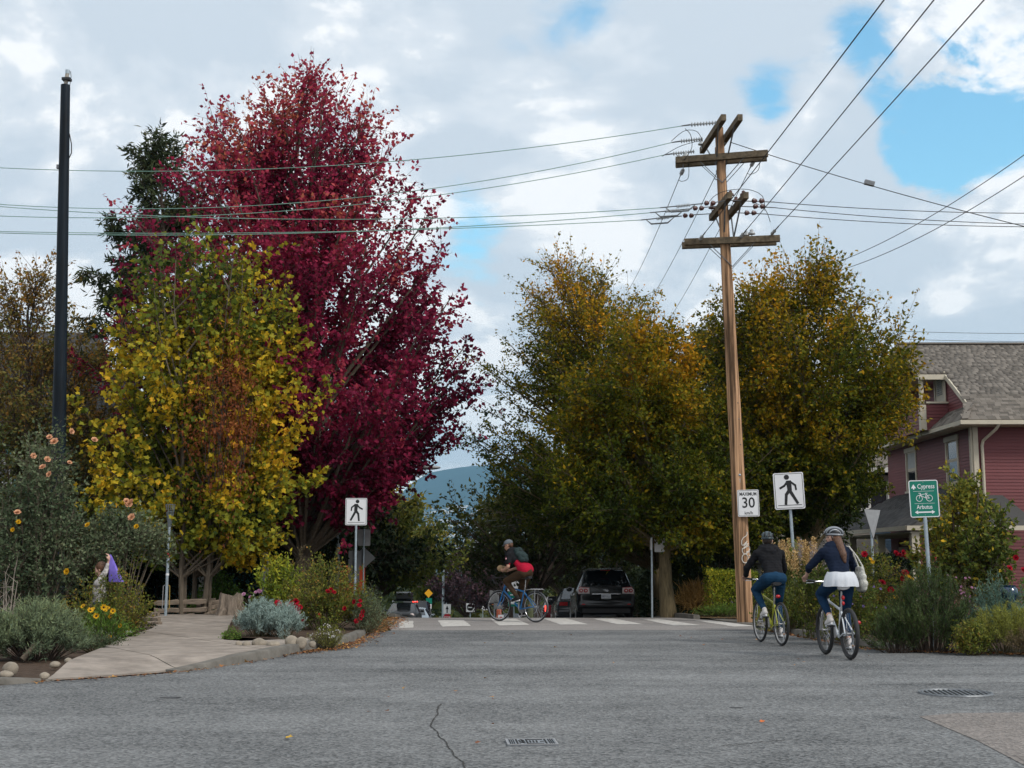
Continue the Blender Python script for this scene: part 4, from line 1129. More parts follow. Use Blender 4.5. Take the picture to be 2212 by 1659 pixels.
# suspended fuse-like strings below the upper arm, wires away down the street
lab2 = 'overhead wire sloping from the upper crossarm down the street over the hornbeams'
for (xa, ya, xe, ye) in ((1476, 366, 1362, 612), (1556, 360, 1400, 648), (1630, 345, 1452, 672)):
    st = pl(xa, ya, .15); tgt = at(xe, ye, 62.0)
    d = (tgt - wd(st)).normalized()
    mid_ = st + d * .75 + Vector((0, 0, -.06)); 
    disc_string(st + d * .12, st + d * .62, 7, .05, M_PORCG)
    MB().tube([st + Vector((0, 0, .16)), st + Vector((0, 0, .02)), st + d * .14], .010, 6).build('hook', M_STEEL, up_)
    MB().tube([st + d * .62, st + d * .95], [.022, .014], 6).build('clamp', M_STEEL, up_)
    jump([st + Vector((.12, -.1, .12)), st + d * .5 + Vector((.16, 0, -.12)), st + d * 1.15 + Vector((.06, 0, -.1)), st + d * 1.5])
    wire(wd(st + d * .95), wd(st) + (tgt - wd(st)) * 1.25, .25, .0095, M_WIRE, lab2, 'wires down the street')
# middle arm: strain strings both ways
lab3 = 'overhead wire from the middle crossarm strung across the maple and hornbeam tops'
lab4 = 'overhead wire from the middle crossarm towards the red house'
for i, (yo, xl, yl, xr, yr) in enumerate(((-.75, 1545, 437, 1605, 433), (0, 1520, 448, 1608, 445), (.75, 1498, 464, 1590, 459))):
    c = T2 + Vector((0, yo, .1))
    pL = pl(xl, yl, yo); s2 = pL + Vector((-.28, 0, -.03))
    MB().tube([pL, pl(1578, yl - 5, yo)], .012, 6).build('clamp', M_STEEL, up_)
    for k in range(2): MB().lathe([(.02, 0), (.06, .03), (.05, .09), (.02, .12)], 10, tuple(pL + Vector((-.26 + k * .15, 0, -.02))), 'X').build('insulator', M_PORC, up_, True)
    disc_string(s2 + Vector((-.62, 0, -.07)), s2 + Vector((-.3, 0, -.03)), 9, .045, M_PORCG)
    MB().tube([s2 + Vector((-1.0, 0, -.1)), s2], .014, 6).build('clamp', M_STEEL, up_)
    MB().tube([s2 + Vector((-.88, 0, -.09)), s2 + Vector((-.75, 0, -.2)), s2 + Vector((-.35, 0, -.17)), s2 + Vector((-.18, 0, -.02))], [.008, .020, .020, .008], 6).build('link', M_STEEL, up_)
    st = wd(s2 + Vector((-1.0, 0, -.1)))
    en = {0: (-240, 424), 1: (-240, 494), 2: (-240, 493)}[i]
    wire(st, at(en[0], en[1], PY + (1.5, -.5, 2.0)[i]), (.42, .32, .22)[i], .0095, M_WIREG, lab3, 'wires off the middle arm across the maples')
    pR = pl(xr, yr, yo)
    for k in range(2): MB().lathe([(.02, 0), (.065, .03), (.05, .1), (.02, .13)], 10, tuple(pR + Vector((.2 + k * .17, 0, -.01))), 'X').build('insulator', M_PORC, up_, True)
    MB().tube([pl(1578, yr, yo), pR + Vector((.75, 0, -.04))], .012, 6).build('clamp', M_STEEL, up_)
    en = {0: (2420, 458), 1: (2420, 486), 2: (2420, 489)}[i]
    wire(wd(pR + Vector((.7, 0, -.04))), at(en[0], en[1], PY + .5), .12, .0095, M_WIRE, lab4, 'wires off the middle arm towards the red house')
for (x, y, dy) in ((1578, 424, -.6), (1606, 424, -.6), (1590, 437, -.2), (1538, 452, .4)): pin(pl(x, y, dy) - Vector((0, 0, .08)), M_PORC, .085)
jump([pl(1528, 440, -.5), pl(1548, 420, -.5), pl(1580, 410, -.5), pl(1620, 410, -.5), pl(1648, 425, -.5), pl(1652, 455, -.5)])
jump([pl(1630, 438, 0), pl(1648, 447, 0), pl(1658, 462, .2), pl(1664, 480, .3)])
# lower arm: three wires coming towards the viewer's side of the junction
lab5 = 'overhead wire rising from the lowest crossarm towards the near end of the junction'
for (xa, ya, xe, ye) in ((1510, 520, 1895, -2), (1597, 516, 2003, -2), (1664, 509, 2110, -2)):
    st = pl(xa, ya, 0); w0 = wd(st)
    # constant offset from the street axis, almost level
    dv = ray(xe, ye); t_ = w0.x / dv.x * 1.0; tgt = Vector((dv.x * t_, dv.y * t_, EYE + dv.z * t_))
    d = (tgt - w0).normalized()
    for k in range(2): 
        q = st + d * (.25 + .22 * k); MB().ball(tuple(q), (.045, .1, .045), 10, 6).build('insulator', M_PORCG, up_, True)
    MB().tube([st, st + d * .95], [.012, .016], 6).build('clamp', M_STEEL, up_)
    wire(wd(st + d * .95), w0 + (tgt - w0) * 2.2, .12, .0095, M_WIRE, lab5, 'wires rising over the junction')
pin(pl(1624, 513, -.1) - Vector((0, 0, .02)), M_PORCG, .09); pin(pl(1612, 516, .2) - Vector((0, 0, .02)), M_PORCG, .08)
# service wires
c = wire(wd(pl(1580, 308, .3)), at(2420, 538, PY - 4), .12, .010, M_WIRE, 'thin service wire with a small connector, leaving the pole top over the red house', 'service wires')
MB().box((0, 0, 0), (.22, .1, .1), (0, .25, 0)).build('connector', M_STEEL, c, loc=at(1878, 395.5, PY - 1.46) - at(1580, 308, PY + .3))
for (a, b) in (((2260, 300), (1790, 573)), ((2260, 348), (1800, 588))):
    wire(at(a[0], a[1], 24), at(b[0], b[1], 37), .25, .009, M_WIRE, 'paired service wire dropping into the hornbeam behind the pole', 'service drop pair')
for (ya, yb) in ((706, 717), (722, 735)):
    wire(at(1650, ya - 8, 37.5), at(2420, yb, 37.5), .15, .007, M_WIRE, 'thin cable passing above the red house ridge', 'cables above the red house')
for (a, b) in (((830, 1118), (1290, 1088)), ((840, 1135), (1300, 1101)), ((860, 1148), (1300, 1113))):
    wire(at(a[0], a[1], 60), at(b[0], b[1], 52), .12, .012, pm('wire_pale', (.10, .11, .1), .5), 'low cable crossing the street between the trees above the parked cars', 'low street cables')
# graffiti scrawl and hardware on the shaft
def gp(x, y): return ((2500 + .3014 * x) / 1.736, (1900 + .3014 * y) / 1.736)
strokes = [[(1002, 312), (1002, 345), (985, 368), (950, 388), (932, 420), (930, 462), (938, 482), (962, 470), (990, 440), (1002, 425), (985, 458), (950, 492), (1000, 462), (1020, 455), (1000, 480), (955, 515), (935, 530), (960, 520), (1015, 488), (1040, 505), (1044, 530), (1025, 560), (990, 585), (955, 588), (938, 555), (940, 520)],
           [(990, 570), (1010, 555), (1035, 560), (1055, 590), (1048, 612), (1025, 612)],
           [(975 + 40 * math.cos(a * .4189), 645 + 56 * math.sin(a * .4189)) for a in range(16)]]
for s in strokes:
    path = []
    for (x, y) in s:
        X, Y_ = gp(x, y); f = max(0, (at(X, Y_, PY - .16).z - b0.z)) / ax.z; c = b0 + ax * f; r = .185 - .085 * f + .008
        p = at(X, Y_, PY - .16); dx = max(-r * .93, min(r * .93, p.x - c.x))
        path.append(Vector((c.x + dx, c.y - math.sqrt(r * r - dx * dx), p.z)) - b0)
    MB().tube(path, .0105, 5).build('graffiti', M_GRAF, up_)
q = pl(1590, 1030, -.17); MB().ball(tuple(pl(1598, 1026, -.16)), (.03, .02, .03), 8, 6).build('bolt', M_METAL, up_, True)
MB().beam(pl(1598, 1034, -.155), pl(1598, 1046, -.155), .012, .02).build('bolt', M_METAL, up_)
for (x, y) in ((1596, 905), (1594, 870), (1600, 960)): MB().ball(tuple(pl(x, y, -.14)), .014, 6, 4).build('bolt', M_STEEL, up_, True)

# blue-black steel pole
SP = 28.0
sb = at(122, 1300, SP); sb.z = .05; stp = at(141.5, 184, SP)
t = thing('steel_pole', 'tall tapered blue-black steel pole with a pale conduit stub on top', 'pole', sb)
d = stp - sb
MB().tube([(0, 0, -.3)] + [tuple(d * f) for f in (.05, .3, .6, .8, 1)], [.172, .17, .155, .133, .118, .104], 12).build('shaft', M_NAVY, t, True)
MB().tube([tuple(d), tuple(d + Vector((.03, 0, .28)))], [.045, .045], 12).build('conduit', pm('conduit_grey', (.33, .30, .26), .6, var=.3, scale=12), t, True)
MB().lathe([(.048, 0), (.05, .09)], 12, tuple(d + Vector((.033, 0, .27)))).build('cap', M_METAL, t, True)
MB().box(tuple(d + Vector((.03, -.02, .13))), (.19, .14, .06)).build('bracket', M_BLACKM, t)
MB().tube([tuple(d + Vector((.1, 0, .33))), tuple(d + Vector((.12, 0, .2))), tuple(d + Vector((.1, 0, .0))), tuple(d + Vector((.11, 0, -.12)))], .008, 5).build('cable', M_BLACKM, t)
f = .9; MB().tube([tuple(d * .905 + Vector((.11, 0, 0))), tuple(d * .885 + Vector((.16, 0, 0))), tuple(d * .868 + Vector((.165, 0, 0))), tuple(d * .858 + Vector((.115, 0, 0)))], .012, 6).build('cable', M_BLACKM, t)
MB().box(tuple(d * .84 + Vector((-.125, -.03, 0))), (.05, .07, .09)).build('bracket', M_STEEL, t)

# ---- signs
def face_frame(w, h):     # local frame: x right, y up on the sign face which looks towards -Y
    return Matrix(((1, 0, 0, 0), (0, 0, -1, 0), (0, 1, 0, 0), (0, 0, 0, 1)))
FF = Matrix(((1, 0, 0, 0), (0, 0, -1, 0), (0, 1, 0, 0), (0, 0, 0, 1)))      # (x,y,0)->(x,0,y); z -> -Y
def plate(parent, name, w, h, r, zc, mat, depth=.006, y=0.0):
    return MB().prism(rrect(w, h, r), Matrix.Translation((0, y, zc)) @ FF, depth).build(name, mat, parent)
def ring(parent, w, h, r, bw, zc, y, mat):
    o, i = rrect(w, h, r, 5), rrect(w - 2 * bw, h - 2 * bw, max(.005, r - bw), 5); n = len(o)
    M = Matrix.Translation((0, y, zc)) @ FF
    V = [M @ Vector((p[0], p[1], .001)) for p in o + i]
    return MB().add(V, [(k, (k + 1) % n, (k + 1) % n + n, k + n) for k in range(n)]).build('border', mat, parent)
def flat(parent, name, poly, zc, y, mat):
    return MB().prism(poly, Matrix.Translation((0, y, zc)) @ FF, .0015).build(name, mat, parent)
def letters(parent, s, size, x, z, y, mat, sx=1.0, extra=0.0, align='CENTER'):
    me = text_mesh(s, size, .0015, sx, extra, align)
    me.transform(Matrix.Translation((x, y, z)) @ FF); return link('lettering', me, mat, parent)
def seg(a, b, w0, w1):
    a, b = Vector(a), Vector(b); d = (b - a).normalized(); n = Vector((-d.y, d.x))
    return [tuple(a + n * w0 / 2), tuple(a - n * w0 / 2), tuple(b - n * w1 / 2), tuple(b + n * w1 / 2)]
def walker(parent, k, mir, zc, y):
    """walking figure (pictogram); mir=1 strides to the right"""
    ms = lambda P: [(mir * x * k, yy * k) for x, yy in P]
    t_ = M_SIGNB
    flat(parent, 'pictogram', ms([(.05 + .075 * math.cos(a * math.pi / 8), .36 + .075 * math.sin(a * math.pi / 8)) for a in range(16)]), zc, y, t_)
    fig = [(-.02, .26), (.06, .27), (.13, .15), (.29, .06), (.27, -.0), (.08, .08), (.06, -.01), (.13, -.13), (.17, -.45), (.085, -.45), (.06, -.16), (-.01, -.05),
           (-.2, -.45), (-.28, -.42), (-.12, -.03), (-.09, .12), (-.14, .1), (-.17, -.03), (-.23, -.02), (-.215, .13)]
    # triangulate as a fan of simple pieces: torso, limbs
    flat(parent, 'pictogram', ms(seg((.0, .26), (-.02, -.04), .15, .13)), zc, y, t_)
    flat(parent, 'pictogram', ms(seg((.02, .235), (.14, .1), .07, .06) ), zc, y - .0004, t_)
    flat(parent, 'pictogram', ms(seg((.12, .115), (.27, .035), .065, .06)), zc, y - .0008, t_)
    flat(parent, 'pictogram', ms(seg((-.03, .24), (-.185, .115), .06, .06)), zc, y - .0004, t_)
    flat(parent, 'pictogram', ms(seg((-.185, .135), (-.205, -.03), .06, .05)), zc, y - .0008, t_)
    flat(parent, 'pictogram', ms(seg((-.0, -.0), (-.235, -.43), .1, .075)), zc, y - .0004, t_)
    flat(parent, 'pictogram', ms(seg((-.01, -.02), (.085, -.15), .1, .085)), zc, y - .0008, t_)
    flat(parent, 'pictogram', ms(seg((.085, -.12), (.12, -.45), .085, .075)), zc, y - .0004, t_)
def post(parent, h, r=.03, mat=None, lean=0.0): return MB().tube([(lean * .0, .025, -.25), (lean, .025, h)], r, 10).build('post', mat or M_METAL, parent, True)
def sign_thing(name, label, x, ytop, Y, yaw, cat='sign', zb=.05):
    p = at(x, ytop, Y); t = thing(name, label, cat, (p.x, p.y, zb), yaw); return t, p.z - zb
# crosswalk sign beside the crossing, roses at its foot
t, zt = sign_thing('crosswalk_sign', 'white pedestrian sign, figure walking away from the red maple, above the rose bed', 770, 1076, 31.0, 0.0)
w, hh = .52, .65; zc = zt - hh / 2
plate(t, 'panel', w, hh, .03, zc, M_SIGNW); ring(t, w - .03, hh - .03, .025, .009, zc, -.0075, M_SIGNB)
walker(t, .58, 1, zc + .035, -.0075); flat(t, 'ground_line', [(-.2, -.262), (.2, -.262), (.2, -.252), (-.2, -.252)], zc, -.0075, M_SIGNB)
post(t, zt - .05, .03)
# twin-faced crosswalk sign in front of the second hornbeam
t, zt = sign_thing('crosswalk_sign', 'double-faced white pedestrian sign on a leaning post beside the timber pole', 1716, 1021, 26.5, R(-9))
w, hh = .61, .75; zc = zt - hh / 2
plate(t, 'panel', w, hh, .035, zc, M_SIGNW, .008, -.05); plate(t, 'panel', w, hh, .035, zc, M_SIGNW, .07, .055)
ring(t, w - .04, hh - .04, .03, .009, zc, -.0595, M_SIGNB)
walker(t, .70, -1, zc + .03, -.0595); flat(t, 'ground_line', [(-.24, -.3), (.24, -.3), (.24, -.288), (-.24, -.288)], zc, -.0595, M_SIGNB)
post(t, zt - .05, .033, lean=0.0)
t.rotation_euler = (0, R(-2.5), R(-9))
# speed sign on the pole
t, zt = sign_thing('speed_sign', 'white MAXIMUM 30 km/h speed sign fixed to the timber pole', 1616.5, 1058, PY - .24, R(-3), zb=2.3)
w, hh = .49, .61; zc = zt - hh / 2
plate(t, 'panel', w, hh, .03, zc, M_SIGNW); ring(t, w - .03, hh - .03, .025, .008, zc, -.0075, M_SIGNB)
letters(t, 'MAXIMUM', .105, 0, zc + .205, -.0075, M_SIGNB, .80, .0022); letters(t, '30', .335, 0, zc + .0, -.0075, M_SIGNB, .92, .0035); letters(t, 'km/h', .1, 0, zc - .225, -.0075, M_SIGNB, .95, .0012)
for dz in (.2, -.2): MB().box((0, .04, zc + dz), (.05, .09, .03)).build('bracket', M_STEEL, t)
t.rotation_euler = (0, R(-1.2), R(-3))
# green cycling route sign
t, zt = sign_thing('bike_route_sign', 'green cycling route sign reading Cypress and Arbutus on a leaning grey post', 2003, 1037, 20.7, R(-4))
w, hh = .464, .597; zc = zt - hh / 2
plate(t, 'panel', w, hh, .035, zc, M_SIGNG); ring(t, w, hh, .035, .014, zc, -.0068, M_SIGNW)
letters(t, 'Cypress', .105, .042, zc + .195, -.0075, M_SIGNW, .80, .0008); letters(t, 'Arbutus', .095, 0, zc - .135, -.0075, M_SIGNW, .80, .0008)
flat(t, 'arrow', [(-.165, .17), (-.185 - .01, .17), (-.155, .235), (-.115, .17), (-.145, .17), (-.145, .15), (-.165, .15)], zc, -.0075, M_SIGNW)
flat(t, 'rule', [(-.165, .118), (.165, .118), (.165, .122), (-.165, .122)], zc, -.0075, M_SIGNW); flat(t, 'rule', [(-.155, -.078), (.165, -.078), (.165, -.074), (-.155, -.074)], zc, -.0075, M_SIGNW)
flat(t, 'arrow', [(-.16, -.217), (-.11, -.186), (-.11, -.206), (.11, -.206), (.11, -.186), (.16, -.217), (.11, -.248), (.11, -.228), (-.11, -.228), (-.11, -.248)], zc, -.0075, M_SIGNW)
for cx in (-.075, .085):
    MB().torus((cx, -.0075, zc + .005), .048, .005, 'Y', 24, 5).build('pictogram', M_SIGNW, t)
bk = [((-.075, .005), (-.055, .085)), ((-.055, .065), (.035, .075)), ((-.06, .06), (.02, .012)), ((.02, .012), (.04, .075)), ((.02, .012), (.085, .005)), ((.04, .07), (.085, .005)), ((-.085, .09), (-.045, .086)), ((.022, .086), (.06, .086)), ((.02, .012), (.03, .05))]
for k, (a_, b_) in enumerate(bk): flat(t, 'pictogram', seg(a_, b_, .008, .008), zc, -.0075 - .0002 * k, M_SIGNW)
for dz in (.265, -.262): MB().ball((0, -.008, zc + dz), .007, 6, 4).build('bolt', M_ALU, t)
post(t, zt - .02, .031)
t.rotation_euler = (0, R(-1.6), R(-4))
# yield sign seen from behind
t, zt = sign_thing('yield_sign', 'back of a triangular yield sign on a slim post before the porch', 1884, 1101, 27.5, R(47))
MB().prism([(-.36, .0), (.36, .0), (0, -.62)], Matrix.Translation((0, 0, zt)) @ FF, .006).build('panel', M_ALU, t)
MB().tube([(0, .035, -.25), (0, .035, zt - .02)], .028, 10).build('post', M_METAL, t, True)
for dz in (-.08, -.5): MB().torus((0, .035, zt + dz), .034, .008, 'Z', 14, 5).build('clamp', M_METAL, t, True)
# sign cluster seen from behind past the roses
t, zt = sign_thing('sign_back', 'bare back of a rectangular sign above a diamond one on a shared post', 786.5, 1143, 37.0, 0.0, zb=hill(37))
plate(t, 'panel', .36, .47, .03, zt - .24, M_ALU, y=-.03 + .06)
s = .50; MB().prism([(0, s / 1.0), (s * .78, 0), (0, -s / 1.0), (-s * .78, 0)], Matrix.Translation((0, .04, zt - .82)) @ FF @ Matrix.Diagonal((.86, .62, 1, 1)), .006).build('panel', pm('sign_back_dark', (.13, .135, .14), .6, var=.1), t)
MB().tube([(0, 0, -.2), (0, 0, zt)], .022, 8).build('post', M_METAL, t, True)
for dz in (-.05, -.43, -.55, -1.05, -1.2, -1.55): MB().box((0, -.02, zt + dz), (.07, .02, .015)).build('clamp', M_METAL, t)
t, zt = sign_thing('sign_back', 'dark slim sign back hung low before the orange box', 765, 1188, 38.5, 0.0, zb=hill(38.5))
plate(t, 'panel', .34, .95, .03, zt - .5, pm('sign_back_dark', (.13, .135, .14), .6), y=.03)
MB().tube([(0.02, 0, -.2), (0.02, 0, zt)], .02, 8).build('post', M_METAL, t, True)
p = at(759, 1291, 41.0)
t = thing('orange_bin', 'orange-red metal bin behind the sign posts and roses', 'bin', (p.x, p.y, hill(41)))
hz = at(759, 1225, 41.0).z - hill(41)
M_OR = pm('orange_panel', (0.42, 0.06, 0.02), .5, var=.12, scale=3)
MB().box((0, 0, hz / 2 + .1), (.78, .5, hz - .2)).build('body', M_OR, t)
MB().box((0, 0, hz + .02), (.84, .56, .05)).build('lid', M_OR, t)
for s in (-.3, .3): MB().box((s, 0, .06), (.08, .4, .12)).build('leg', M_BLACKM, t)
for s in (-.13, .13): MB().box((s, -.256, hz / 2), (.02, .02, hz - .4)).build('seam', M_DARK, t)
# no-parking sign on a slim post by the hornbeam
t, zt = sign_thing('parking_sign', 'small white sign with a ring symbol half hidden in hornbeam leaves', 1424, 1154, 33.2, R(25), zb=hill(33.2))
plate(t, 'panel', .3, .45, .02, zt - .23, M_SIGNW); MB().torus((0, -.008, zt - .14), .085, .012, 'Y', 24, 5).build('ring', pm('sign_red', (.45, .02, .03), .5), t)
letters(t, 'P', .14, 0, zt - .14, -.0075, M_SIGNB, 1, .001)
p = at(1406, 1160, 33.0)
t = thing('steel_post', 'thin bare steel post standing at the verge by the hornbeam trunk', 'post', (p.x, p.y, hill(33)))
MB().tube([(0, 0, -.2), (.02, 0, p.z - hill(33))], .026, 8).build('shaft', M_METAL, t, True)
MB().box((0, 0, p.z - hill(33) - .18), (.035, .22, .3)).build('panel', M_SIGNW, t)
MB().torus((0, 0, p.z - hill(33) - .5), .03, .008, 'Z', 12, 5).build('clamp', M_METAL, t)
# post with a wire flyer holder and tapes, on the corner walk
p = gnd(357, 1342); hz = at(357, 1090, p.y).z
t = thing('notice_post', 'slim steel post with wire mesh cone on top and side loop beside log fence', 'post', (p.x, p.y, .1))
MB().tube([(0, 0, -.2), (.02, 0, hz - .32)], .034, 10).build('shaft', M_METAL, t, True)
m_ = pm('mesh_grey', (.22, .25, .27), .5, metal=.5)
for k in range(14):
    a = 2 * math.pi * k / 14; MB().tube([(.02 + .035 * math.cos(a), .035 * math.sin(a), hz - .62), (.02 + .11 * math.cos(a), .11 * math.sin(a), hz - .1)], .006, 4).build('mesh_wire', m_, t)
for z_, r_ in ((hz - .1, .11), (hz - .27, .086), (hz - .44, .062), (hz - .6, .04)): MB().torus((.02, 0, z_), r_, .007, 'Z', 18, 4).build('mesh_ring', m_, t)
MB().lathe([(.037, 0), (.037, .13)], 12, (.012, 0, hz - 1.35)).build('sticker', pm('sticker_red', (.5, .02, .04), .5), t)
MB().lathe([(.038, 0), (.038, .05)], 12, (.01, 0, hz - 1.75)).build('sticker', M_SIGNW, t)
for s in (-.075, .075): MB().tube([(.0, 0, hz - 1.95), (s, 0, hz - 1.99), (s * 1.1, 0, hz - 2.5), (.0, 0, hz - 2.55)], .010, 5).build('side_loop', pm('loop_brass', (.4, .27, .06), .5, metal=.4) if s > 0 else M_ALU, t)
# ------------------------------------------------------------------ trees
LM_RED = leafmat('leaf_crimson', [(0, (.035, .005, .012)), (.3, (.10, .008, .026)), (.55, (.19, .014, .042)), (.8, (.26, .035, .05)), (1, (.29, .09, .05))], .34)
LM_YEL = leafmat('leaf_bigmaple', [(0, (.022, .038, .010)), (.22, (.06, .085, .014)), (.45, (.17, .17, .018)), (.7, (.38, .25, .016)), (1, (.46, .22, .02))], .34)
LM_DEAD = leafmat('leaf_dead', [(0, (.04, .014, .008)), (.5, (.12, .035, .013)), (1, (.2, .075, .02))], .25)
LM_HORN = leafmat('leaf_hornbeam', [(0, (.010, .017, .004)), (.3, (.034, .046, .004)), (.52, (.09, .086, .006)), (.75, (.23, .14, .007)), (1, (.38, .165, .008))], .32)
LM_HORND = leafmat('leaf_hornbeam_shade', [(0, (.006, .010, .003)), (.4, (.018, .024, .005)), (.7, (.04, .042, .007)), (1, (.10, .075, .010))], .2)  # hornbeam leaf darkened: the deep shade under the canopy is in this colour
LM_CED = leafmat('leaf_cedar', [(0, (.012, .018, .010)), (.5, (.03, .04, .018)), (1, (.075, .065, .025))], .12)
LM_HAW = leafmat('leaf_hawthorn', [(0, (.02, .03, .012)), (.35, (.05, .06, .018)), (.6, (.12, .085, .02)), (1, (.24, .11, .025))], .3)
LM_DARK = leafmat('leaf_dark_shade', [(0, (.003, .006, .003)), (.5, (.008, .014, .005)), (1, (.022, .028, .008))], .1)  # dark foliage, with the near-black shade under the trees put into its colour
LM_STREET = leafmat('leaf_street', [(0, (.02, .032, .010)), (.4, (.055, .07, .014)), (.7, (.13, .12, .02)), (1, (.27, .19, .025))], .3)
LM_PLUM = leafmat('leaf_plum', [(0, (.018, .012, .014)), (.5, (.045, .026, .032)), (1, (.09, .05, .05))], .2)
LM_ROSE = leafmat('leaf_rose', [(0, (.016, .026, .014)), (.45, (.05, .068, .035)), (.8, (.11, .125, .07)), (1, (.19, .16, .07))], .22)
LM_LAV = leafmat('leaf_lavender', [(0, (.03, .042, .028)), (.45, (.085, .115, .07)), (.75, (.14, .17, .085)), (1, (.2, .22, .09))], .15)
LM_SANT = leafmat('leaf_santolina', [(0, (.06, .085, .078)), (.5, (.17, .225, .205)), (1, (.27, .33, .29))], .15)
LM_MIX = leafmat('leaf_mixed', [(0, (.018, .03, .009)), (.35, (.055, .075, .014)), (.6, (.12, .115, .02)), (.82, (.2, .10, .025)), (1, (.26, .06, .03))], .26)
LM_YG = leafmat('leaf_yellowgreen', [(0, (.02, .035, .008)), (.4, (.085, .12, .014)), (.75, (.22, .22, .022)), (1, (.38, .28, .02))], .3)
LM_ROSM = leafmat('leaf_rosemary', [(0, (.010, .018, .008)), (.5, (.032, .052, .018)), (1, (.075, .095, .03))], .15)
LM_HEATH = leafmat('leaf_heath', [(0, (.035, .045, .012)), (.5, (.13, .14, .028)), (1, (.24, .22, .04))], .2)
LM_HEATHB = leafmat('leaf_brownheath', [(0, (.03, .022, .014)), (.5, (.075, .055, .03)), (1, (.13, .10, .05))], .2)
LM_DRY = leafmat('leaf_dry', [(0, (.09, .055, .02)), (.5, (.24, .14, .045)), (1, (.4, .25, .09))], .25)
LM_PLUME = leafmat('leaf_plume', [(0, (.16, .10, .04)), (.5, (.32, .21, .09)), (1, (.44, .32, .16))], .25)
LM_EUPH = leafmat('leaf_euphorbia', [(0, (.03, .055, .045)), (.5, (.075, .125, .095)), (1, (.15, .19, .11))], .2)
LM_GRASS = leafmat('leaf_grass', [(0, (.02, .045, .012)), (.5, (.06, .11, .02)), (1, (.14, .17, .03))], .25)
LM_APPLE = leafmat('leaf_youngtree', [(0, (.02, .035, .010)), (.4, (.065, .085, .016)), (.7, (.15, .14, .022)), (.9, (.3, .22, .02)), (1, (.5, .27, .02))], .3)
P_PEACH = leafmat('petal_peach', [(0, (.62, .25, .18)), (.5, (.75, .40, .22)), (1, (.8, .5, .3))], .2)
P_RED = leafmat('petal_red', [(0, (.20, .004, .012)), (.5, (.42, .008, .025)), (1, (.55, .02, .04))], .2)
P_YEL = leafmat('petal_yellow', [(0, (.6, .30, .01)), (1, (.75, .45, .02))], .2)
P_WHITE = leafmat('petal_white', [(0, (.55, .52, .5)), (1, (.75, .73, .7))], .2)
P_PINK = leafmat('petal_pink', [(0, (.5, .2, .35)), (1, (.65, .4, .55))], .2)
P_VIOL = leafmat('petal_violet', [(0, (.22, .15, .4)), (1, (.4, .3, .6))], .2)

base = at(655, 1290, 35.2); base.z = hill(35.2)
redtop = 15.2 - base.z
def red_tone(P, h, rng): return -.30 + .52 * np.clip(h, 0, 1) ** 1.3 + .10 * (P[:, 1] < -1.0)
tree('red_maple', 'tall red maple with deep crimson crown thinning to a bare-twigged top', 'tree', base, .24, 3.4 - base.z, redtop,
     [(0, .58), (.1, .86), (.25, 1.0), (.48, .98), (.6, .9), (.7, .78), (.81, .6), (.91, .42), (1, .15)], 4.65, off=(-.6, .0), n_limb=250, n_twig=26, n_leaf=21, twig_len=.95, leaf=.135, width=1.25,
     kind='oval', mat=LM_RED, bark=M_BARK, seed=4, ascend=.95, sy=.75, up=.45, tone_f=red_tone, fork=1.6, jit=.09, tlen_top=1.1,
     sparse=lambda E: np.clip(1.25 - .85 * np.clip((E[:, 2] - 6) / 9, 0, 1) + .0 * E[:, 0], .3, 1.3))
base = at(425, 1290, 31.4); base.z = .08
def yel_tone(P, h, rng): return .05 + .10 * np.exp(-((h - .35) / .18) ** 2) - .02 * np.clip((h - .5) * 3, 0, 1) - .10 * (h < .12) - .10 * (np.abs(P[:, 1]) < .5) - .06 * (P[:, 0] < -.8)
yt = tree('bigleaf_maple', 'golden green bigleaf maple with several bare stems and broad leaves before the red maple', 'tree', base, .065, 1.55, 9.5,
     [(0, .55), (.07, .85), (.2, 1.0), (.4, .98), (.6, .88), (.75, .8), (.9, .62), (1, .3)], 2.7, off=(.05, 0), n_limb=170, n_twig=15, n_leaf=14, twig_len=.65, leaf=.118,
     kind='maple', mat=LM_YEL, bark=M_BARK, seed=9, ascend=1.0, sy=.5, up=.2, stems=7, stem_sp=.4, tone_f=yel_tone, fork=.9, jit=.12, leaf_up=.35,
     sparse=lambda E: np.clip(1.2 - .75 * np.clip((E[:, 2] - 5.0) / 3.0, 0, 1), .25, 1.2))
rng = np.random.default_rng(31)
n = 6000; c = np.array(at(485, 905, 30.2) - base)
P = rng.normal(size=(n, 3)) * np.array([.42, .35, .95]) + c; n = len(P)
keep_ = lump(P, 3.0, 2.0) > rng.uniform(-.6, .35, n); P = P[keep_]; n = len(P)
leaf_obj('dead_foliage', P, rng.normal(size=(n, 3)) * .5 + [0, 0, -.8], rnd_unit(n, rng), .10 * rng.uniform(.6, 1.2, n), 'oval', LM_DEAD, yt, .45 + .3 * lump(P, 3, 5) + rng.normal(size=n) * .15, width=.8)
S_ = c + rng.normal(size=(40, 3)) * [.3, .2, .5]; V, F = prisms(S_ - [0, 0, 1.2], S_ + rng.normal(size=(40, 3)) * [.3, .2, .3] + [0, 0, .6], np.full(40, .010), np.full(40, .004))
link('dead_twigs', npmesh('dead_twigs', V, [F]), M_BARKD, yt)

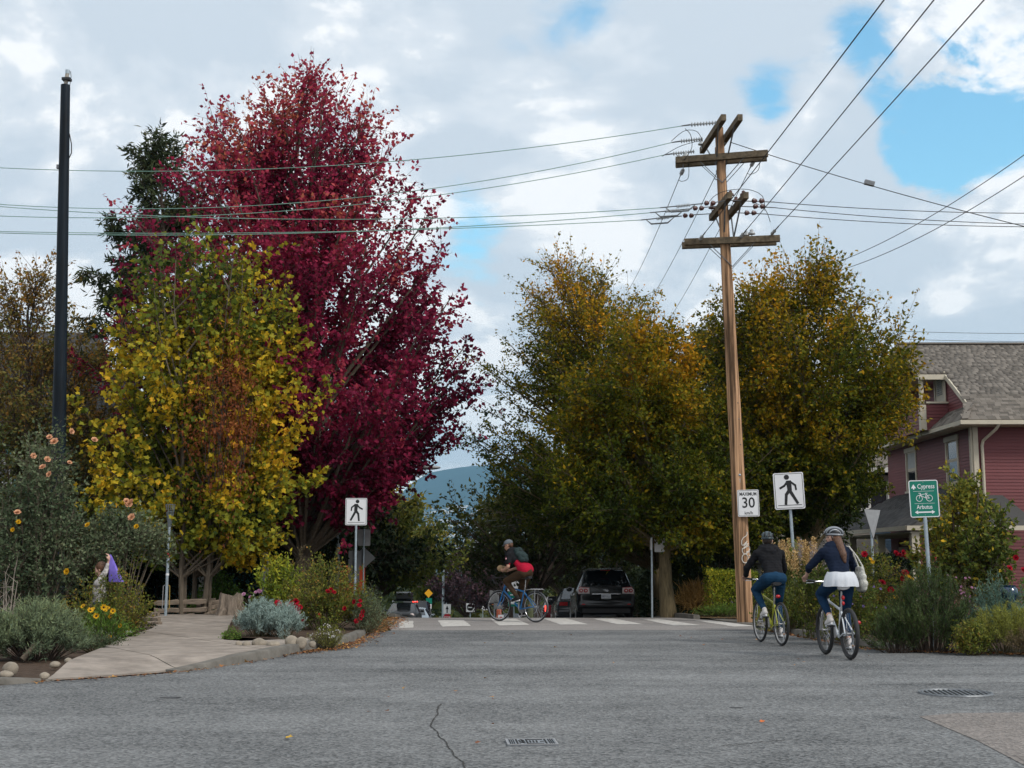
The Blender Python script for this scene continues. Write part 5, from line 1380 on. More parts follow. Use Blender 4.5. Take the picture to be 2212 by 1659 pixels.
base = at(312, 1290, 39.5); base.z = hill(39.5)
tree('cedar_tree', 'dark drooping cedar with a pointed top behind the maples', 'tree', base, .3, 2.0, at(325, 285, 39.5).z - base.z,
     [(0, .95), (.2, 1.0), (.4, .85), (.6, .62), (.75, .42), (.9, .24), (1, .06)], 4.1, n_limb=110, n_twig=22, n_leaf=17, twig_len=.6, leaf=.25, kind='oval', mat=LM_CED, bark=M_BARKD, seed=14,
     ascend=-.05, up=-.55, fork=1.5, droop=.3, jit=.06, width=.4, leaf_up=.1)
base = at(40, 1290, 33.0); base.z = .0
tree('hawthorn_tree', 'olive and rust hawthorn with thin reaching twigs before the teal house', 'tree', base, .14, 1.6, at(60, 575, 33).z,
     [(0, .7), (.15, 1.0), (.4, .98), (.6, .8), (.75, .6), (.9, .35), (1, .08)], 2.6, off=(-.1, 0), n_limb=120, n_twig=20, n_leaf=12, twig_len=.7, leaf=.105, mat=LM_HAW, bark=M_BARKD, seed=21, ascend=1.2, sy=.8, up=.3,
     tone_f=lambda P, h, r: -.16 + .38 * h, fork=.9, sparse=lambda E: np.clip(1.4 - .6 * np.clip((E[:, 2] - 5.2) / 3.2, 0, 1), .7, 1.4), tlen_top=1.4)
base = at(205, 1290, 35.5); base.z = hill(35.5)
tree('rowan_tree', 'thin rusty leaved sapling tree between the steel pole and the golden maple', 'tree', base, .09, 1.6, at(200, 735, 35.5).z,
     [(0, .7), (.3, 1.0), (.6, .8), (.85, .5), (1, .1)], 1.3, n_limb=44, n_twig=18, n_leaf=15, twig_len=.5, leaf=.095, mat=LM_HAW, bark=M_BARKD, seed=23, ascend=1.2, tone_f=lambda P, h, r: .12 + .1 * h, fork=1.0)

HP = [(0, .62), (.08, .88), (.22, 1.0), (.4, .97), (.55, .86), (.7, .68), (.84, .46), (.94, .24), (1, .07)]
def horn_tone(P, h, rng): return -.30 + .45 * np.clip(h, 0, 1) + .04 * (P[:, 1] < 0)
HPC = [(0, .4), (.15, .66), (.35, .9), (.55, 1.0), (.7, .93), (.82, .7), (.92, .42), (1, .1)]
def hornbeam(label, px, Y, cx, rad, ytop, ybot, seed, zb, n=1.0, mat=None, sy=.85, tr=.2, leaf=.115, prof=None):
    b = Vector((px, Y, zb)); ox = at(cx, 900, Y).x - px
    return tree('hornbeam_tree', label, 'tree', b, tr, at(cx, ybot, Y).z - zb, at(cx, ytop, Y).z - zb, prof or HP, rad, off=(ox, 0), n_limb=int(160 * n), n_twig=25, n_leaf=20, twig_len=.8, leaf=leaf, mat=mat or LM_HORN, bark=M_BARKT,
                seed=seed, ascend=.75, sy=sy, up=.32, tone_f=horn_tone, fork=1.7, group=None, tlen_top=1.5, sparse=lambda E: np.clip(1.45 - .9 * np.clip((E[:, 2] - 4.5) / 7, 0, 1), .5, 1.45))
b = at(1446, 1318, 33.6)
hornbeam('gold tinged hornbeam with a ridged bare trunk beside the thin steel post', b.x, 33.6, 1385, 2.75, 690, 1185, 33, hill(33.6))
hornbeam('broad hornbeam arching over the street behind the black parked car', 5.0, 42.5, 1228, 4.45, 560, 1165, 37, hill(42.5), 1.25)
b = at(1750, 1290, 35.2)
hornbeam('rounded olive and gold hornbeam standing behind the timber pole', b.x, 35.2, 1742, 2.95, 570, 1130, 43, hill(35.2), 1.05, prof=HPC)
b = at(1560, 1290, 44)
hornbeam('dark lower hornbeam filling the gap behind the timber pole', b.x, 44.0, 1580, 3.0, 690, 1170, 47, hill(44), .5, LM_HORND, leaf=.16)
# further street trees down the hill
def street_tree(label, x, Y, rad, ytop, ybot, seed, mat, n=.5, leaf=.19, name='street_tree', cx=None, kind='oval'):
    zb = hill(Y); X = at(x, 1200, Y).x; cx = x if cx is None else cx
    return tree(name, label, 'tree', (X, Y, zb), .16, max(1.2, at(cx, ybot, Y).z - zb), at(cx, ytop, Y).z - zb, HP, rad, off=(at(cx, 1200, Y).x - X, 0), n_limb=int(85 * n) + 20, n_twig=17, n_leaf=10, twig_len=.9, leaf=leaf, mat=mat, bark=M_BARKD,
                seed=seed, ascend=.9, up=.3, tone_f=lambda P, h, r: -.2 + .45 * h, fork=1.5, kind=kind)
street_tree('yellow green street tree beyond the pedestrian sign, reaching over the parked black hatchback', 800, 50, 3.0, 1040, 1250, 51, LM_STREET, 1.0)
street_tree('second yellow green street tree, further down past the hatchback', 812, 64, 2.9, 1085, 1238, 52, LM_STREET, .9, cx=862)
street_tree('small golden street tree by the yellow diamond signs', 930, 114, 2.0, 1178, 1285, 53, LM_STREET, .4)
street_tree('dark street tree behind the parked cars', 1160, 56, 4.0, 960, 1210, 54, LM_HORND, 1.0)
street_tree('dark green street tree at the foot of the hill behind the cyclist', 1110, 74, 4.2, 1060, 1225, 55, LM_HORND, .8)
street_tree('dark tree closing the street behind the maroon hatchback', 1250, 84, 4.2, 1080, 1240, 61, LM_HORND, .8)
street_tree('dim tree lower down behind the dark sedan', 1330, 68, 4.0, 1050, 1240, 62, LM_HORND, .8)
street_tree('purple leaved plum tree at the foot of the street', 1005, 112, 3.4, 1185, 1290, 56, LM_PLUM, .4, .26, 'plum_tree')
street_tree('purple brown plum tree behind the blue bicycle', 1070, 104, 3.0, 1195, 1290, 57, LM_PLUM, .3, .26, 'plum_tree')
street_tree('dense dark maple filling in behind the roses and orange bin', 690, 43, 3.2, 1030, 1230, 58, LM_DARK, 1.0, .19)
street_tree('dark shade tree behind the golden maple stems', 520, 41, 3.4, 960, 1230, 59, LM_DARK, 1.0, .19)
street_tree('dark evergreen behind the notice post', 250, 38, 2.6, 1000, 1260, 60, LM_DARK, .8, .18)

# ------------------------------------------------------------------ hedges
def hedge(label, a, b, wid, z0, z1, seed, mat, dens=900, leaf=.09, name='hedge', wob=.18):
    a, b = Vector(a), Vector(b); t = thing(name, label, 'hedge', (a.x, a.y, z0))
    rng = np.random.default_rng(seed); L = (b - a).length; d = np.array((b - a).normalized()); nrm = np.array([-d[1], d[0], 0])
    n = int(dens * L * (z1 - z0))
    u = rng.uniform(0, L, n); h = rng.uniform(0, 1, n) ** .8; w = rng.choice([-1, 1], n) * (1 - .6 * rng.uniform(0, 1, n) ** 2) * wid / 2
    topm = rng.uniform(size=n) < .25
    h = np.where(topm, rng.uniform(.9, 1.02, n), h); w = np.where(topm, rng.uniform(-1, 1, n) * wid / 2, w)
    q = np.stack([u, w, h * 3], axis=1); bump = 1 + wob * lump(q, 1.3, seed)
    P = d * u[:, None] + nrm * (w * bump)[:, None]; P[:, 2] += h * (z1 - z0) * (1 + wob * .8 * lump(q, .9, seed + 1)) 
    P[:, 2] += np.array([hill(a.y + p[1]) - hill(a.y) for p in P]) if abs(b.y - a.y) > 3 else 0
    leaf_obj('foliage', P, rnd_unit(n, rng), unit(rng.normal(size=(n, 3)) + [0, 0, .6]), leaf * rng.uniform(.6, 1.3, n), 'oval', mat, t, .45 + .3 * lump(P, 1.5, seed) + rng.normal(size=n) * .15)
    m = MB()
    for k in range(int(L / .5)):
        p = d * (k * .5 + .2); m2 = hill(a.y + p[1]) - hill(a.y) if abs(b.y - a.y) > 3 else 0
        m.tube([(p[0], p[1], m2 - .1), (p[0] + rng.normal() * .1, p[1] + rng.normal() * .1, m2 + (z1 - z0) * .85)], [.03, .012], 5)
    m.build('branches', M_BARKD, t); return t
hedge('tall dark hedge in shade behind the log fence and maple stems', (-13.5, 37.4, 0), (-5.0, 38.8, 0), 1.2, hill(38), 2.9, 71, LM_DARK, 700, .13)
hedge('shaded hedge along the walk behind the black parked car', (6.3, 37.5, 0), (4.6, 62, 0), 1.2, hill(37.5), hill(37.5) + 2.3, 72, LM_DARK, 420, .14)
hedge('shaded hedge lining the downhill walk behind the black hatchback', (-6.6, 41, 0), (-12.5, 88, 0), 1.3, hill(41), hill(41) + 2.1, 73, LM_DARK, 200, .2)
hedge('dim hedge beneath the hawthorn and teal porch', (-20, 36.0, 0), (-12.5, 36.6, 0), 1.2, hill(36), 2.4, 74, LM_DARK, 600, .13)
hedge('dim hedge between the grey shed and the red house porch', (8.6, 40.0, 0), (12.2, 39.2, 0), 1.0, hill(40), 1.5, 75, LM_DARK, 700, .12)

# ------------------------------------------------------------------ shrubs, corner with the walk
rs = random.Random(3)
ROSE = bloom_mesh('rose_bloom', 1.0, [(6, 1.0, .15, 0), (6, .85, .6, .05), (5, .6, 1.0, .1), (4, .4, 1.3, .15)])
DAISY = bloom_mesh('daisy_bloom', 1.0, [(11, 1.0, .1, 0)], .5)
EYE_ME = MB().ball((0, 0, .12), (.32, .32, .3), 8, 5).mesh('flower_eye', True); EYE_ME.materials.append(pm('flower_eye', (.03, .015, .008), .8))
CLUST = bloom_mesh('cluster_bloom', 1.0, [(7, 1.0, .2, 0), (6, .8, .6, .1), (5, .5, 1.1, .2)])
def rose(n): return ROSE.copy()
me_peach = ROSE.copy(); me_red = ROSE.copy(); me_white = CLUST.copy(); me_pink = CLUST.copy(); me_viol = CLUST.copy(); me_daisy = DAISY.copy(); me_dred = ROSE.copy()
for me in (me_peach, me_red, me_white, me_pink, me_viol, me_daisy, me_dred): pass
def rel(px, py, Y, b): return tuple(at(px, py, Y) - Vector(b))
def bl(parent, me, mat, spots, r, seed=1, name='flower', face=(0, -.8, .5)):
    put_blooms(parent, me, mat, spots, name, seed, face, (r * .8, r * 1.2))
b = at(78, 1300, 22.6); b.z = .06
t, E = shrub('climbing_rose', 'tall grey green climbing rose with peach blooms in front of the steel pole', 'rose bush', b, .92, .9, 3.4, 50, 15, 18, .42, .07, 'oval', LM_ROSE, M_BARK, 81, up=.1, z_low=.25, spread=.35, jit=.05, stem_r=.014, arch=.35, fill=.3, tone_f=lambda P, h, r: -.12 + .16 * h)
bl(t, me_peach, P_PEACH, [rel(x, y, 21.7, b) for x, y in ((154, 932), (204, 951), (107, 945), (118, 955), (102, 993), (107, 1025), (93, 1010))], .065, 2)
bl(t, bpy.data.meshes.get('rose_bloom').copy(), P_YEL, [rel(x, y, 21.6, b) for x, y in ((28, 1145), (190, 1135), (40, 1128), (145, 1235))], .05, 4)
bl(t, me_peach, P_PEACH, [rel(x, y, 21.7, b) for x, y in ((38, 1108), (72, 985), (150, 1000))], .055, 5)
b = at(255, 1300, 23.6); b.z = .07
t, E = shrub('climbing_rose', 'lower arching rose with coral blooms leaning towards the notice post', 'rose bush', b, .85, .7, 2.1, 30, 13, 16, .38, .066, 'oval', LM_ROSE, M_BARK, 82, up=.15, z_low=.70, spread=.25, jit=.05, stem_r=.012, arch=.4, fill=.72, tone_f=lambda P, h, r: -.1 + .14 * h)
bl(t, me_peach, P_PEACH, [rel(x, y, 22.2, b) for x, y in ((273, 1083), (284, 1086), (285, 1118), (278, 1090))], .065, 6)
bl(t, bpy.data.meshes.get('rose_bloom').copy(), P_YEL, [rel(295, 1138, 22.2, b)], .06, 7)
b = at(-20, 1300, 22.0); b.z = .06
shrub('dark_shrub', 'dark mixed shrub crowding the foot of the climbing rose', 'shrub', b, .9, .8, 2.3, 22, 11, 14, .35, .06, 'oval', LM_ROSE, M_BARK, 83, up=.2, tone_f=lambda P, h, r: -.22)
b = at(14, 1330, 19.8); b.z = .06
t, E = shrub('bare_shrub', 'bare pale twiggy shrub rising behind the lavender', 'shrub', b, .3, .25, 1.25, 9, 7, 1.2, .3, .035, 'oval', LM_HAW, pm('pale_bark', (.27, .23, .19), .9, var=.3, scale=9), 84, up=.4, stem_r=.014)
b = gnd(80, 1428); b.z = .055
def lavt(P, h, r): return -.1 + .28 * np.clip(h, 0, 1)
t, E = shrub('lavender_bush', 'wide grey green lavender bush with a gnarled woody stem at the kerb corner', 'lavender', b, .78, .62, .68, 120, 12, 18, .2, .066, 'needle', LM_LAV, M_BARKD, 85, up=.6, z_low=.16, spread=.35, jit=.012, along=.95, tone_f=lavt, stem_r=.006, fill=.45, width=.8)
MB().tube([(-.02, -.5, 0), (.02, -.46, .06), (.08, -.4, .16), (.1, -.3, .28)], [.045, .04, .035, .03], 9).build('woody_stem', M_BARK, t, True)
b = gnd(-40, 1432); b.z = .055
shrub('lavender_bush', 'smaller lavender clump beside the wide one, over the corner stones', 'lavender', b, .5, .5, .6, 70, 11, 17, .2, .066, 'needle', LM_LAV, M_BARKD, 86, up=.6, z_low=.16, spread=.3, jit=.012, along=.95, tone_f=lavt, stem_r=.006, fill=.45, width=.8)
b = gnd(236, 1390); b.z = .07
t, E = shrub('spirea_shrub', 'rounded yellow green spirea shrub where the child plays', 'shrub', b, .86, .7, 1.12, 50, 11, 13, .25, .045, 'oval', LM_MIX, M_STEM, 87, up=.3, tone_f=lambda P, h, r: -.12 + .2 * h)
b = gnd(268, 1385); b.z = .07
shrub('boxwood_shrub', 'low dark shrub between the daisies and the log ends', 'shrub', b, .4, .35, .48, 24, 9, 12, .15, .035, 'oval', LM_DARK, M_STEM, 88)
b = gnd(218, 1402); b.z = .06
t, E = shrub('daisy_clump', 'yellow coneflower clump with dark centres at the walk edge', 'flower clump', b, .42, .3, .5, 30, 6, 8, .2, .09, 'blade', LM_GRASS, M_STEM, 89, up=.8, along=.9, width=1.6)
for k, (x, y) in enumerate(((195, 1319), (180, 1310), (224, 1312), (227, 1319), (208, 1331), (201, 1316), (244, 1320), (233, 1314), (260, 1352), (237, 1376), (176, 1384), (168, 1345), (240, 1330))):
    bl(t, me_daisy, P_YEL, [rel(x, y, b.y - .25 + .02 * k, b)], .045, 20 + k, face=(0, -.9, .5))
for fl in [c_ for c_ in t.children if c_.name.startswith('flower')]:
    link('flower_eye', EYE_ME, None, fl)
for k in range(1): pass
b = gnd(268, 1391); b.z = .06
t, E = shrub('white_phlox', 'white flowering clump spilling onto the concrete walk', 'flower clump', b, .26, .2, .36, 20, 6, 8, .12, .04, 'oval', LM_GRASS, M_STEM, 90)
bl(t, me_white, P_WHITE, [rel(x + rs.uniform(-3, 3), y + rs.uniform(-3, 3), b.y - .1 + rs.uniform(-.1, .1), b) for x, y in ((262, 1368), (270, 1364), (278, 1370), (262, 1378), (270, 1382), (255, 1376), (276, 1386), (286, 1384), (265, 1390), (273, 1392), (280, 1378), (247, 1384), (268, 1372), (276, 1362), (283, 1366))], .033, 31)
bl(t, me_pink, P_PINK, [rel(x, y, b.y, b) for x, y in ((236, 1330), (240, 1328), (232, 1332), (243, 1333))], .03, 33)
b = gnd(208, 1412); b.z = .06
shrub('thyme_clump', 'low creeping green clump at the soil edge by the walk', 'shrub', b, .45, .25, .22, 26, 8, 10, .1, .03, 'oval', LM_ROSE, M_STEM, 91)

# ------------------------------------------------------------------ shrubs, bed beside the crossing
b = gnd(572, 1391); b.z = .105
sant = dict(twig_len=.13, leaf=.05, kind='needle', mat=LM_SANT, stem=M_STEM, up=.7, z_low=.3, spread=.35, jit=.010, along=.9, stem_r=.004, fill=.4, width=.9)
shrub('santolina_bush', 'silvery blue santolina mound behind the edging stones', 'shrub', b + Vector((-.15, .4, 0)), .42, .4, .56, 90, 13, 16, seed=92, **sant)
shrub('santolina_bush', 'second silvery santolina mound, joined to the first beside the roses', 'shrub', b + Vector((.25, .35, 0)), .34, .36, .5, 60, 12, 16, seed=93, **sant)
b = gnd(612, 1398); b.z = .105
shrub('santolina_sprig', 'tiny silvery sprig growing among the edging stones', 'shrub', b, .09, .07, .2, 12, 5, 8, .06, .03, 'needle', LM_SANT, M_STEM, 94, up=.7)
b = gnd(500, 1397); b.z = .105
shrub('chickweed_clump', 'small bright green clump at the corner of the stones', 'shrub', b, .16, .14, .16, 18, 6, 9, .07, .03, 'oval', LM_GRASS, M_STEM, 95)
b = gnd(700, 1372); b.z = .105
t, E = shrub('shrub_rose', 'red flowering shrub rose with rusty and green foliage at the crossing corner', 'rose bush', b, .92, .75, 1.3, 55, 12, 13, .3, .05, 'oval', LM_MIX, M_STEM, 96, up=.25, tone_f=lambda P, h, r: -.1 + .22 * h, stem_r=.007)
reds = [(632, 1318), (640, 1310), (638, 1300), (630, 1305), (648, 1312), (641, 1322), (600, 1304), (604, 1310), (626, 1308), (715, 1275), (722, 1280), (708, 1278), (778, 1298), (776, 1308), (766, 1300), (781, 1330), (785, 1322), (778, 1336), (770, 1342), (690, 1330), (655, 1340), (745, 1315), (617, 1346)]
bl(t, me_red, P_RED, [rel(x, y, b.y - .62, b) for x, y in reds[:9] + [(634, 1330), (645, 1330)]], .062, 40)
bl(t, me_red, P_RED, [rel(x, y, b.y - .45, b) for x, y in reds[9:]], .045, 41)
b = gnd(600, 1362); b.z = .105
t, E = shrub('sunchoke_clump', 'leggy yellow green leafy clump standing behind the shrub rose', 'shrub', b, .62, .5, 1.35, 34, 10, 10, .26, .085, 'oval', LM_YG, M_STEM, 97, up=.3, width=.8, tone_f=lambda P, h, r: -.22 + .3 * h)
b = gnd(650, 1352); b.z = .105
t, E = shrub('aster_clump', 'brown seeding aster clump at the top of the rose bed', 'shrub', b, .45, .4, 1.5, 22, 10, 10, .25, .04, 'oval', LM_HEATHB, M_STEM, 98, up=.5)
b = gnd(545, 1368); b.z = .105
t, E = shrub('cosmos_clump', 'thin cosmos stems with pale pink blooms near the stump', 'flower clump', b, .4, .3, .62, 18, 6, 5, .2, .04, 'blade', LM_HEATHB, M_STEM, 99, up=.6)
bl(t, me_pink, P_PINK, [rel(x, y, b.y - .2, b) for x, y in ((553, 1280), (560, 1276), (563, 1279), (527, 1284), (541, 1290))], .045, 44)
b = gnd(708, 1404); b.z = .05
t, E = shrub('alyssum_clump', 'low clump dotted with tiny white flowers overhanging the kerb', 'flower clump', b, .3, .2, .3, 46, 7, 8, .1, .03, 'needle', LM_HEATH, M_STEM, 100, up=.7, along=.8)
bl(t, me_white, P_WHITE, [tuple(Vector(p)) for p in sway(rs, E, 60, .14)], .012, 45)
b = gnd(790, 1372); b.z = .1
shrub('catmint_bush', 'grey green catmint bush at the tip of the crossing bed', 'shrub', b, .42, .45, .72, 46, 10, 12, .2, .04, 'needle', LM_LAV, M_STEM, 101, up=.5, tone_f=lambda P, h, r: -.12, width=1.2)
b = gnd(805, 1362); b.z = .06
shrub('catmint_bush', 'dry brownish catmint tuft drooping over the fallen leaves', 'shrub', b, .3, .35, .42, 26, 8, 9, .16, .035, 'needle', LM_HEATHB, M_STEM, 102, up=.3)
b = at(755, 1320, 28); b.z = .1
shrub('seed_shrub', 'brown seed heads and green shoots round the pedestrian sign post', 'shrub', b, .6, .5, .62, 26, 10, 11, .2, .05, 'oval', LM_MIX, M_STEM, 103, up=.4)
b = at(470, 1330, 33.2); b.z = .0
shrub('fern_clump', 'mid green fern clump behind the split log fence', 'shrub', b, .8, .5, 1.1, 26, 10, 10, .25, .08, 'oval', LM_GRASS, M_STEM, 104, tone_f=lambda P, h, r: -.2)
b = gnd(425, 1337); b.z = .1
shrub('grass_tuft', 'small green tuft under the lowest log rail', 'grass', b, .3, .15, .26, 30, 4, 5, .12, .1, 'blade', LM_GRASS, M_STEM, 105, up=.8, along=.9)

# ------------------------------------------------------------------ shrubs, far corner bed
b = gnd(1580, 1331); b.z = .08
t = hedge('clipped yellow green hedge block beside the timber pole', (b.x - .62, b.y, 0), (b.x + .62, b.y + .05, 0), .8, .08, 1.2, 111, LM_YG, 5200, .055, 'clipped_hedge', .12)
b = gnd(1505, 1325); b.z = .08
shrub('dry_grass', 'straw coloured dry grass clump at the foot of the hornbeam', 'grass', b, .62, .35, .62, 90, 4, 5, .2, .26, 'blade', LM_DRY, M_TWIG, 112, up=.5, along=.9, width=.5, fill=.1, stem_r=.003)
b = gnd(1560, 1334); b.z = .05
shrub('grass_tuft', 'short green weeds along the base of the clipped hedge', 'grass', b, .75, .2, .22, 60, 4, 6, .1, .1, 'blade', LM_GRASS, M_STEM, 113, up=.7, along=.8)
b = gnd(1660, 1340); b.z = .06
shrub('dark_shrub', 'dark leafy shrub between the clipped hedge and the goldenrod', 'shrub', b, .6, .5, .95, 30, 10, 12, .25, .055, 'oval', LM_MIX, M_STEM, 114, tone_f=lambda P, h, r: -.18)
b = gnd(1722, 1366); b.z = .09
t, E = shrub('goldenrod_clump', 'tall tan plumed goldenrod clump behind the two cyclists', 'flower clump', b, .5, .42, 1.45, 34, 9, 11, .3, .075, 'blade', LM_YG, M_STEM, 115, up=.9, along=.9, z_low=.55, spread=.7, tone_f=lambda P, h, r: -.18, width=1.4)
rng = np.random.default_rng(5)
tips = np.array([(rng.uniform(-.5, .5), rng.uniform(-.4, .3), 1.15 + rng.uniform(0, .5)) for _ in range(34)])
Pp = np.repeat(tips, 190, axis=0); k = rng.uniform(0, 1, len(Pp)); Pp = Pp + rng.normal(size=Pp.shape) * (np.array([.07, .07, 0]) * (1.15 - k)[:, None]) + np.array([0, 0, .36]) * (k - .6)[:, None]
leaf_obj('plume', Pp, rnd_unit(len(Pp), rng) + [0, 0, .6], rnd_unit(len(Pp), rng), .034 * rng.uniform(.6, 1.3, len(Pp)), 'oval', LM_PLUME, t, rng.uniform(0, 1, len(Pp)))
b = gnd(1788, 1386) + Vector((0, .5, 0)); b.z = .09
t, E = shrub('sage_clump', 'pale lilac flower spikes over green stems between the cyclists', 'flower clump', b, .55, .45, 1.25, 34, 9, 11, .28, .06, 'oval', LM_MIX, M_STEM, 116, up=.8, along=.8, z_low=.4, spread=.6, tone_f=lambda P, h, r: -.22)
tips = np.array([(rng.uniform(-.5, .3), rng.uniform(-.2, .4), 1.25 + rng.uniform(0, .25)) for _ in range(8)])
Pp = np.repeat(tips, 60, axis=0); Pp = Pp + rng.normal(size=Pp.shape) * [.02, .02, .1]
leaf_obj('flower_spikes', Pp, rnd_unit(len(Pp), rng), rnd_unit(len(Pp), rng), .03 * rng.uniform(.6, 1.3, len(Pp)), 'oval', leafmat('petal_lilacgrey', [(0, (.2, .16, .16)), (1, (.40, .35, .36))], .2), t, rng.uniform(0, 1, len(Pp)))
b = gnd(1700, 1372) + Vector((.1, .35, 0)); b.z = .09
shrub('border_plants', 'low green border plants along the far kerb behind the lime bicycle', 'shrub', b, .55, .4, .8, 36, 9, 12, .2, .05, 'oval', LM_MIX, M_STEM, 117, up=.5, tone_f=lambda P, h, r: -.1)
b = gnd(1865, 1398) + Vector((.0, .55, 0)); b.z = .09
t, E = shrub('border_plants', 'loose green and violet border plants behind the white bicycle', 'shrub', b, .7, .5, .95, 44, 9, 12, .24, .05, 'oval', LM_MIX, M_STEM, 118, up=.5, tone_f=lambda P, h, r: -.12)
bl(t, me_viol, P_VIOL, [tuple(p) for p in sway(rs, E, 14, .5)], .022, 50)
b = gnd(1950, 1380) + Vector((0, 2.2, 0)); b.z = .09
t, E = shrub('rose_hedge', 'mixed rose hedge with dark red blooms before the red house porch', 'rose bush', b, 1.25, .8, 1.42, 64, 12, 13, .3, .052, 'oval', LM_MIX, M_STEM, 119, up=.3, tone_f=lambda P, h, r: .02)
bl(t, me_dred, P_RED, [rel(x, y, b.y - .7, b) for x, y in ((1935, 1196), (1943, 1200), (1950, 1194), (1960, 1198), (1975, 1203), (1985, 1204), (1952, 1203), (2015, 1203), (2000, 1240), (2012, 1245), (1868, 1198), (1950, 1250), (1925, 1275), (1955, 1238), (2048, 1222), (2034, 1222), (1905, 1260))], .068, 52)
bl(t, bpy.data.meshes.get('daisy_bloom').copy(), P_YEL, [rel(x, y, b.y - .6, b) for x, y in ((1960, 1245), (1968, 1250), (1955, 1252), (1880, 1208), (1885, 1214), (1990, 1225), (1930, 1290))], .05, 53)
b = at(1830, 1330, 24.6); b.z = .09
shrub('barberry_shrub', 'orange tinged barberry shrub beside the woman cyclist\'s bag', 'shrub', b, .7, .5, 1.25, 40, 11, 12, .26, .045, 'oval', leafmat('leaf_barberry', [(0, (.03, .04, .012)), (.4, (.10, .11, .02)), (.7, (.24, .16, .03)), (1, (.36, .11, .03))], .25), M_STEM, 120, up=.3)
b = Vector((6.42, 20.0, .04))
rsm = dict(twig_len=.24, leaf=.055, kind='needle', mat=LM_ROSM, stem=M_BARKD, up=.85, jit=.012, along=1.0, stem_r=.006, width=1.0)
shrub('rosemary_bush', 'large dark green rosemary bush under the green cycling sign', 'shrub', b, .78, .62, 1.15, 100, 13, 19, seed=121, z_low=.12, spread=.4, fill=.3, tone_f=lambda P, h, r: -.1 + .25 * h, **rsm)
b = Vector((5.85, 19.85, .04))
shrub('rosemary_bush', 'low spreading rosemary at the kerb, smaller than the bush behind', 'shrub', b, .42, .32, .5, 44, 11, 15, seed=122, z_low=.15, spread=.4, fill=.3, **rsm)
b = Vector((6.85, 19.35, .04))
shrub('euonymus_shrub', 'low yellow flecked leafy shrub at the kerb below the rosemary', 'shrub', b, .32, .25, .4, 26, 9, 10, .14, .045, 'oval', LM_MIX, M_STEM, 123)
b = Vector((7.5, 19.55, .04))
ht = dict(twig_len=.12, leaf=.04, kind='needle', stem=M_STEM, up=.6, jit=.012, along=.9, stem_r=.004, width=1.1, z_low=.3, spread=.4, fill=.4)
shrub('heather_mound', 'yellow green heather mound on the far kerb before the red wall', 'shrub', b, .85, .5, .66, 110, 12, 16, seed=124, mat=LM_HEATH, **ht)
b = Vector((7.75, 19.05, .04))
shrub('heather_mound', 'brown fading heather mound at the kerb edge', 'shrub', b, .55, .24, .36, 60, 10, 13, seed=125, mat=LM_HEATHB, **ht)
b = at(2160, 1350, 21.8); b.z = .09
shrub('spurge_clump', 'blue green spurge clump behind the glazed pot', 'shrub', b, .62, .45, .92, 40, 10, 16, .2, .07, 'blade', LM_EUPH, M_STEM, 126, up=.8, along=.9, width=1.4)
b = at(2080, 1350, 22.6); b.z = .09
t, E = shrub('anemone_clump', 'wispy clump with tiny pale pink flowers at the young tree foot', 'flower clump', b, .5, .4, 1.0, 24, 8, 6, .25, .04, 'oval', LM_HEATHB, M_STEM, 127, up=.6)
bl(t, me_pink, leafmat('petal_palepink', [(0, (.55, .4, .42)), (1, (.7, .58, .58))], .2), [tuple(p) for p in sway(rs, E, 22, .6)], .022, 55)
b = at(2230, 1350, 22.5); b.z = .09
t, E = shrub('dahlia_clump', 'dahlia clump with round dark red blooms against the red wall', 'flower clump', b, .5, .4, 1.05, 20, 8, 9, .25, .06, 'oval', LM_GRASS, M_STEM, 128, up=.6)
bl(t, me_dred, leafmat('petal_maroon', [(0, (.1, .004, .015)), (1, (.25, .01, .03))], .2), [rel(x, y, 22.2, b) for x, y in ((2195, 1205), (2180, 1228), (2210, 1232))], .055, 57)
bpos = at(2092, 1300, 23.6); bpos.z = .09
tree('young_tree', 'young yellow green fruit tree with several slim stems beside the cycling sign', 'tree', bpos, .035, .75, at(2090, 1030, 23.6).z - .09,
     [(0, .45), (.2, .9), (.42, 1.0), (.65, .85), (.85, .5), (1, .15)],   .86, n_limb=70, n_twig=15, n_leaf=15, twig_len=.34, leaf=.09, mat=LM_APPLE, bark=M_BARKD, seed=131, ascend=1.6, stems=4, up=.2, fork=.5, jit=.04, tone_f=lambda P, h, r: -.12 + .12 * h + .45 * (r.uniform(size=len(P)) < .05))
b = at(2155, 1330, 24.6); b.z = .09
shrub('young_shoots', 'slim side shoots with yellow leaves near the red wall', 'shrub', b, .4, .3, 1.35, 9, 8, 6, .25, .08, 'oval', LM_APPLE, M_STEM, 132, up=.6)
# undergrowth in shade under the far trees
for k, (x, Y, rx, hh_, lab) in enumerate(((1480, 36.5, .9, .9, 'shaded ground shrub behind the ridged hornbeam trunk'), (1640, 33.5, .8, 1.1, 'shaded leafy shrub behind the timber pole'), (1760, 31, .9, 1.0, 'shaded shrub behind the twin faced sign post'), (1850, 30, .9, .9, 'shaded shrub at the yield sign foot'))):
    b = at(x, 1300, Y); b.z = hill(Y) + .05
    shrub('shade_shrub', lab, 'shrub', b, rx, .6, hh_, 30, 9, 11, .3, .07, 'oval', LM_DARK, M_STEM, 140 + k)
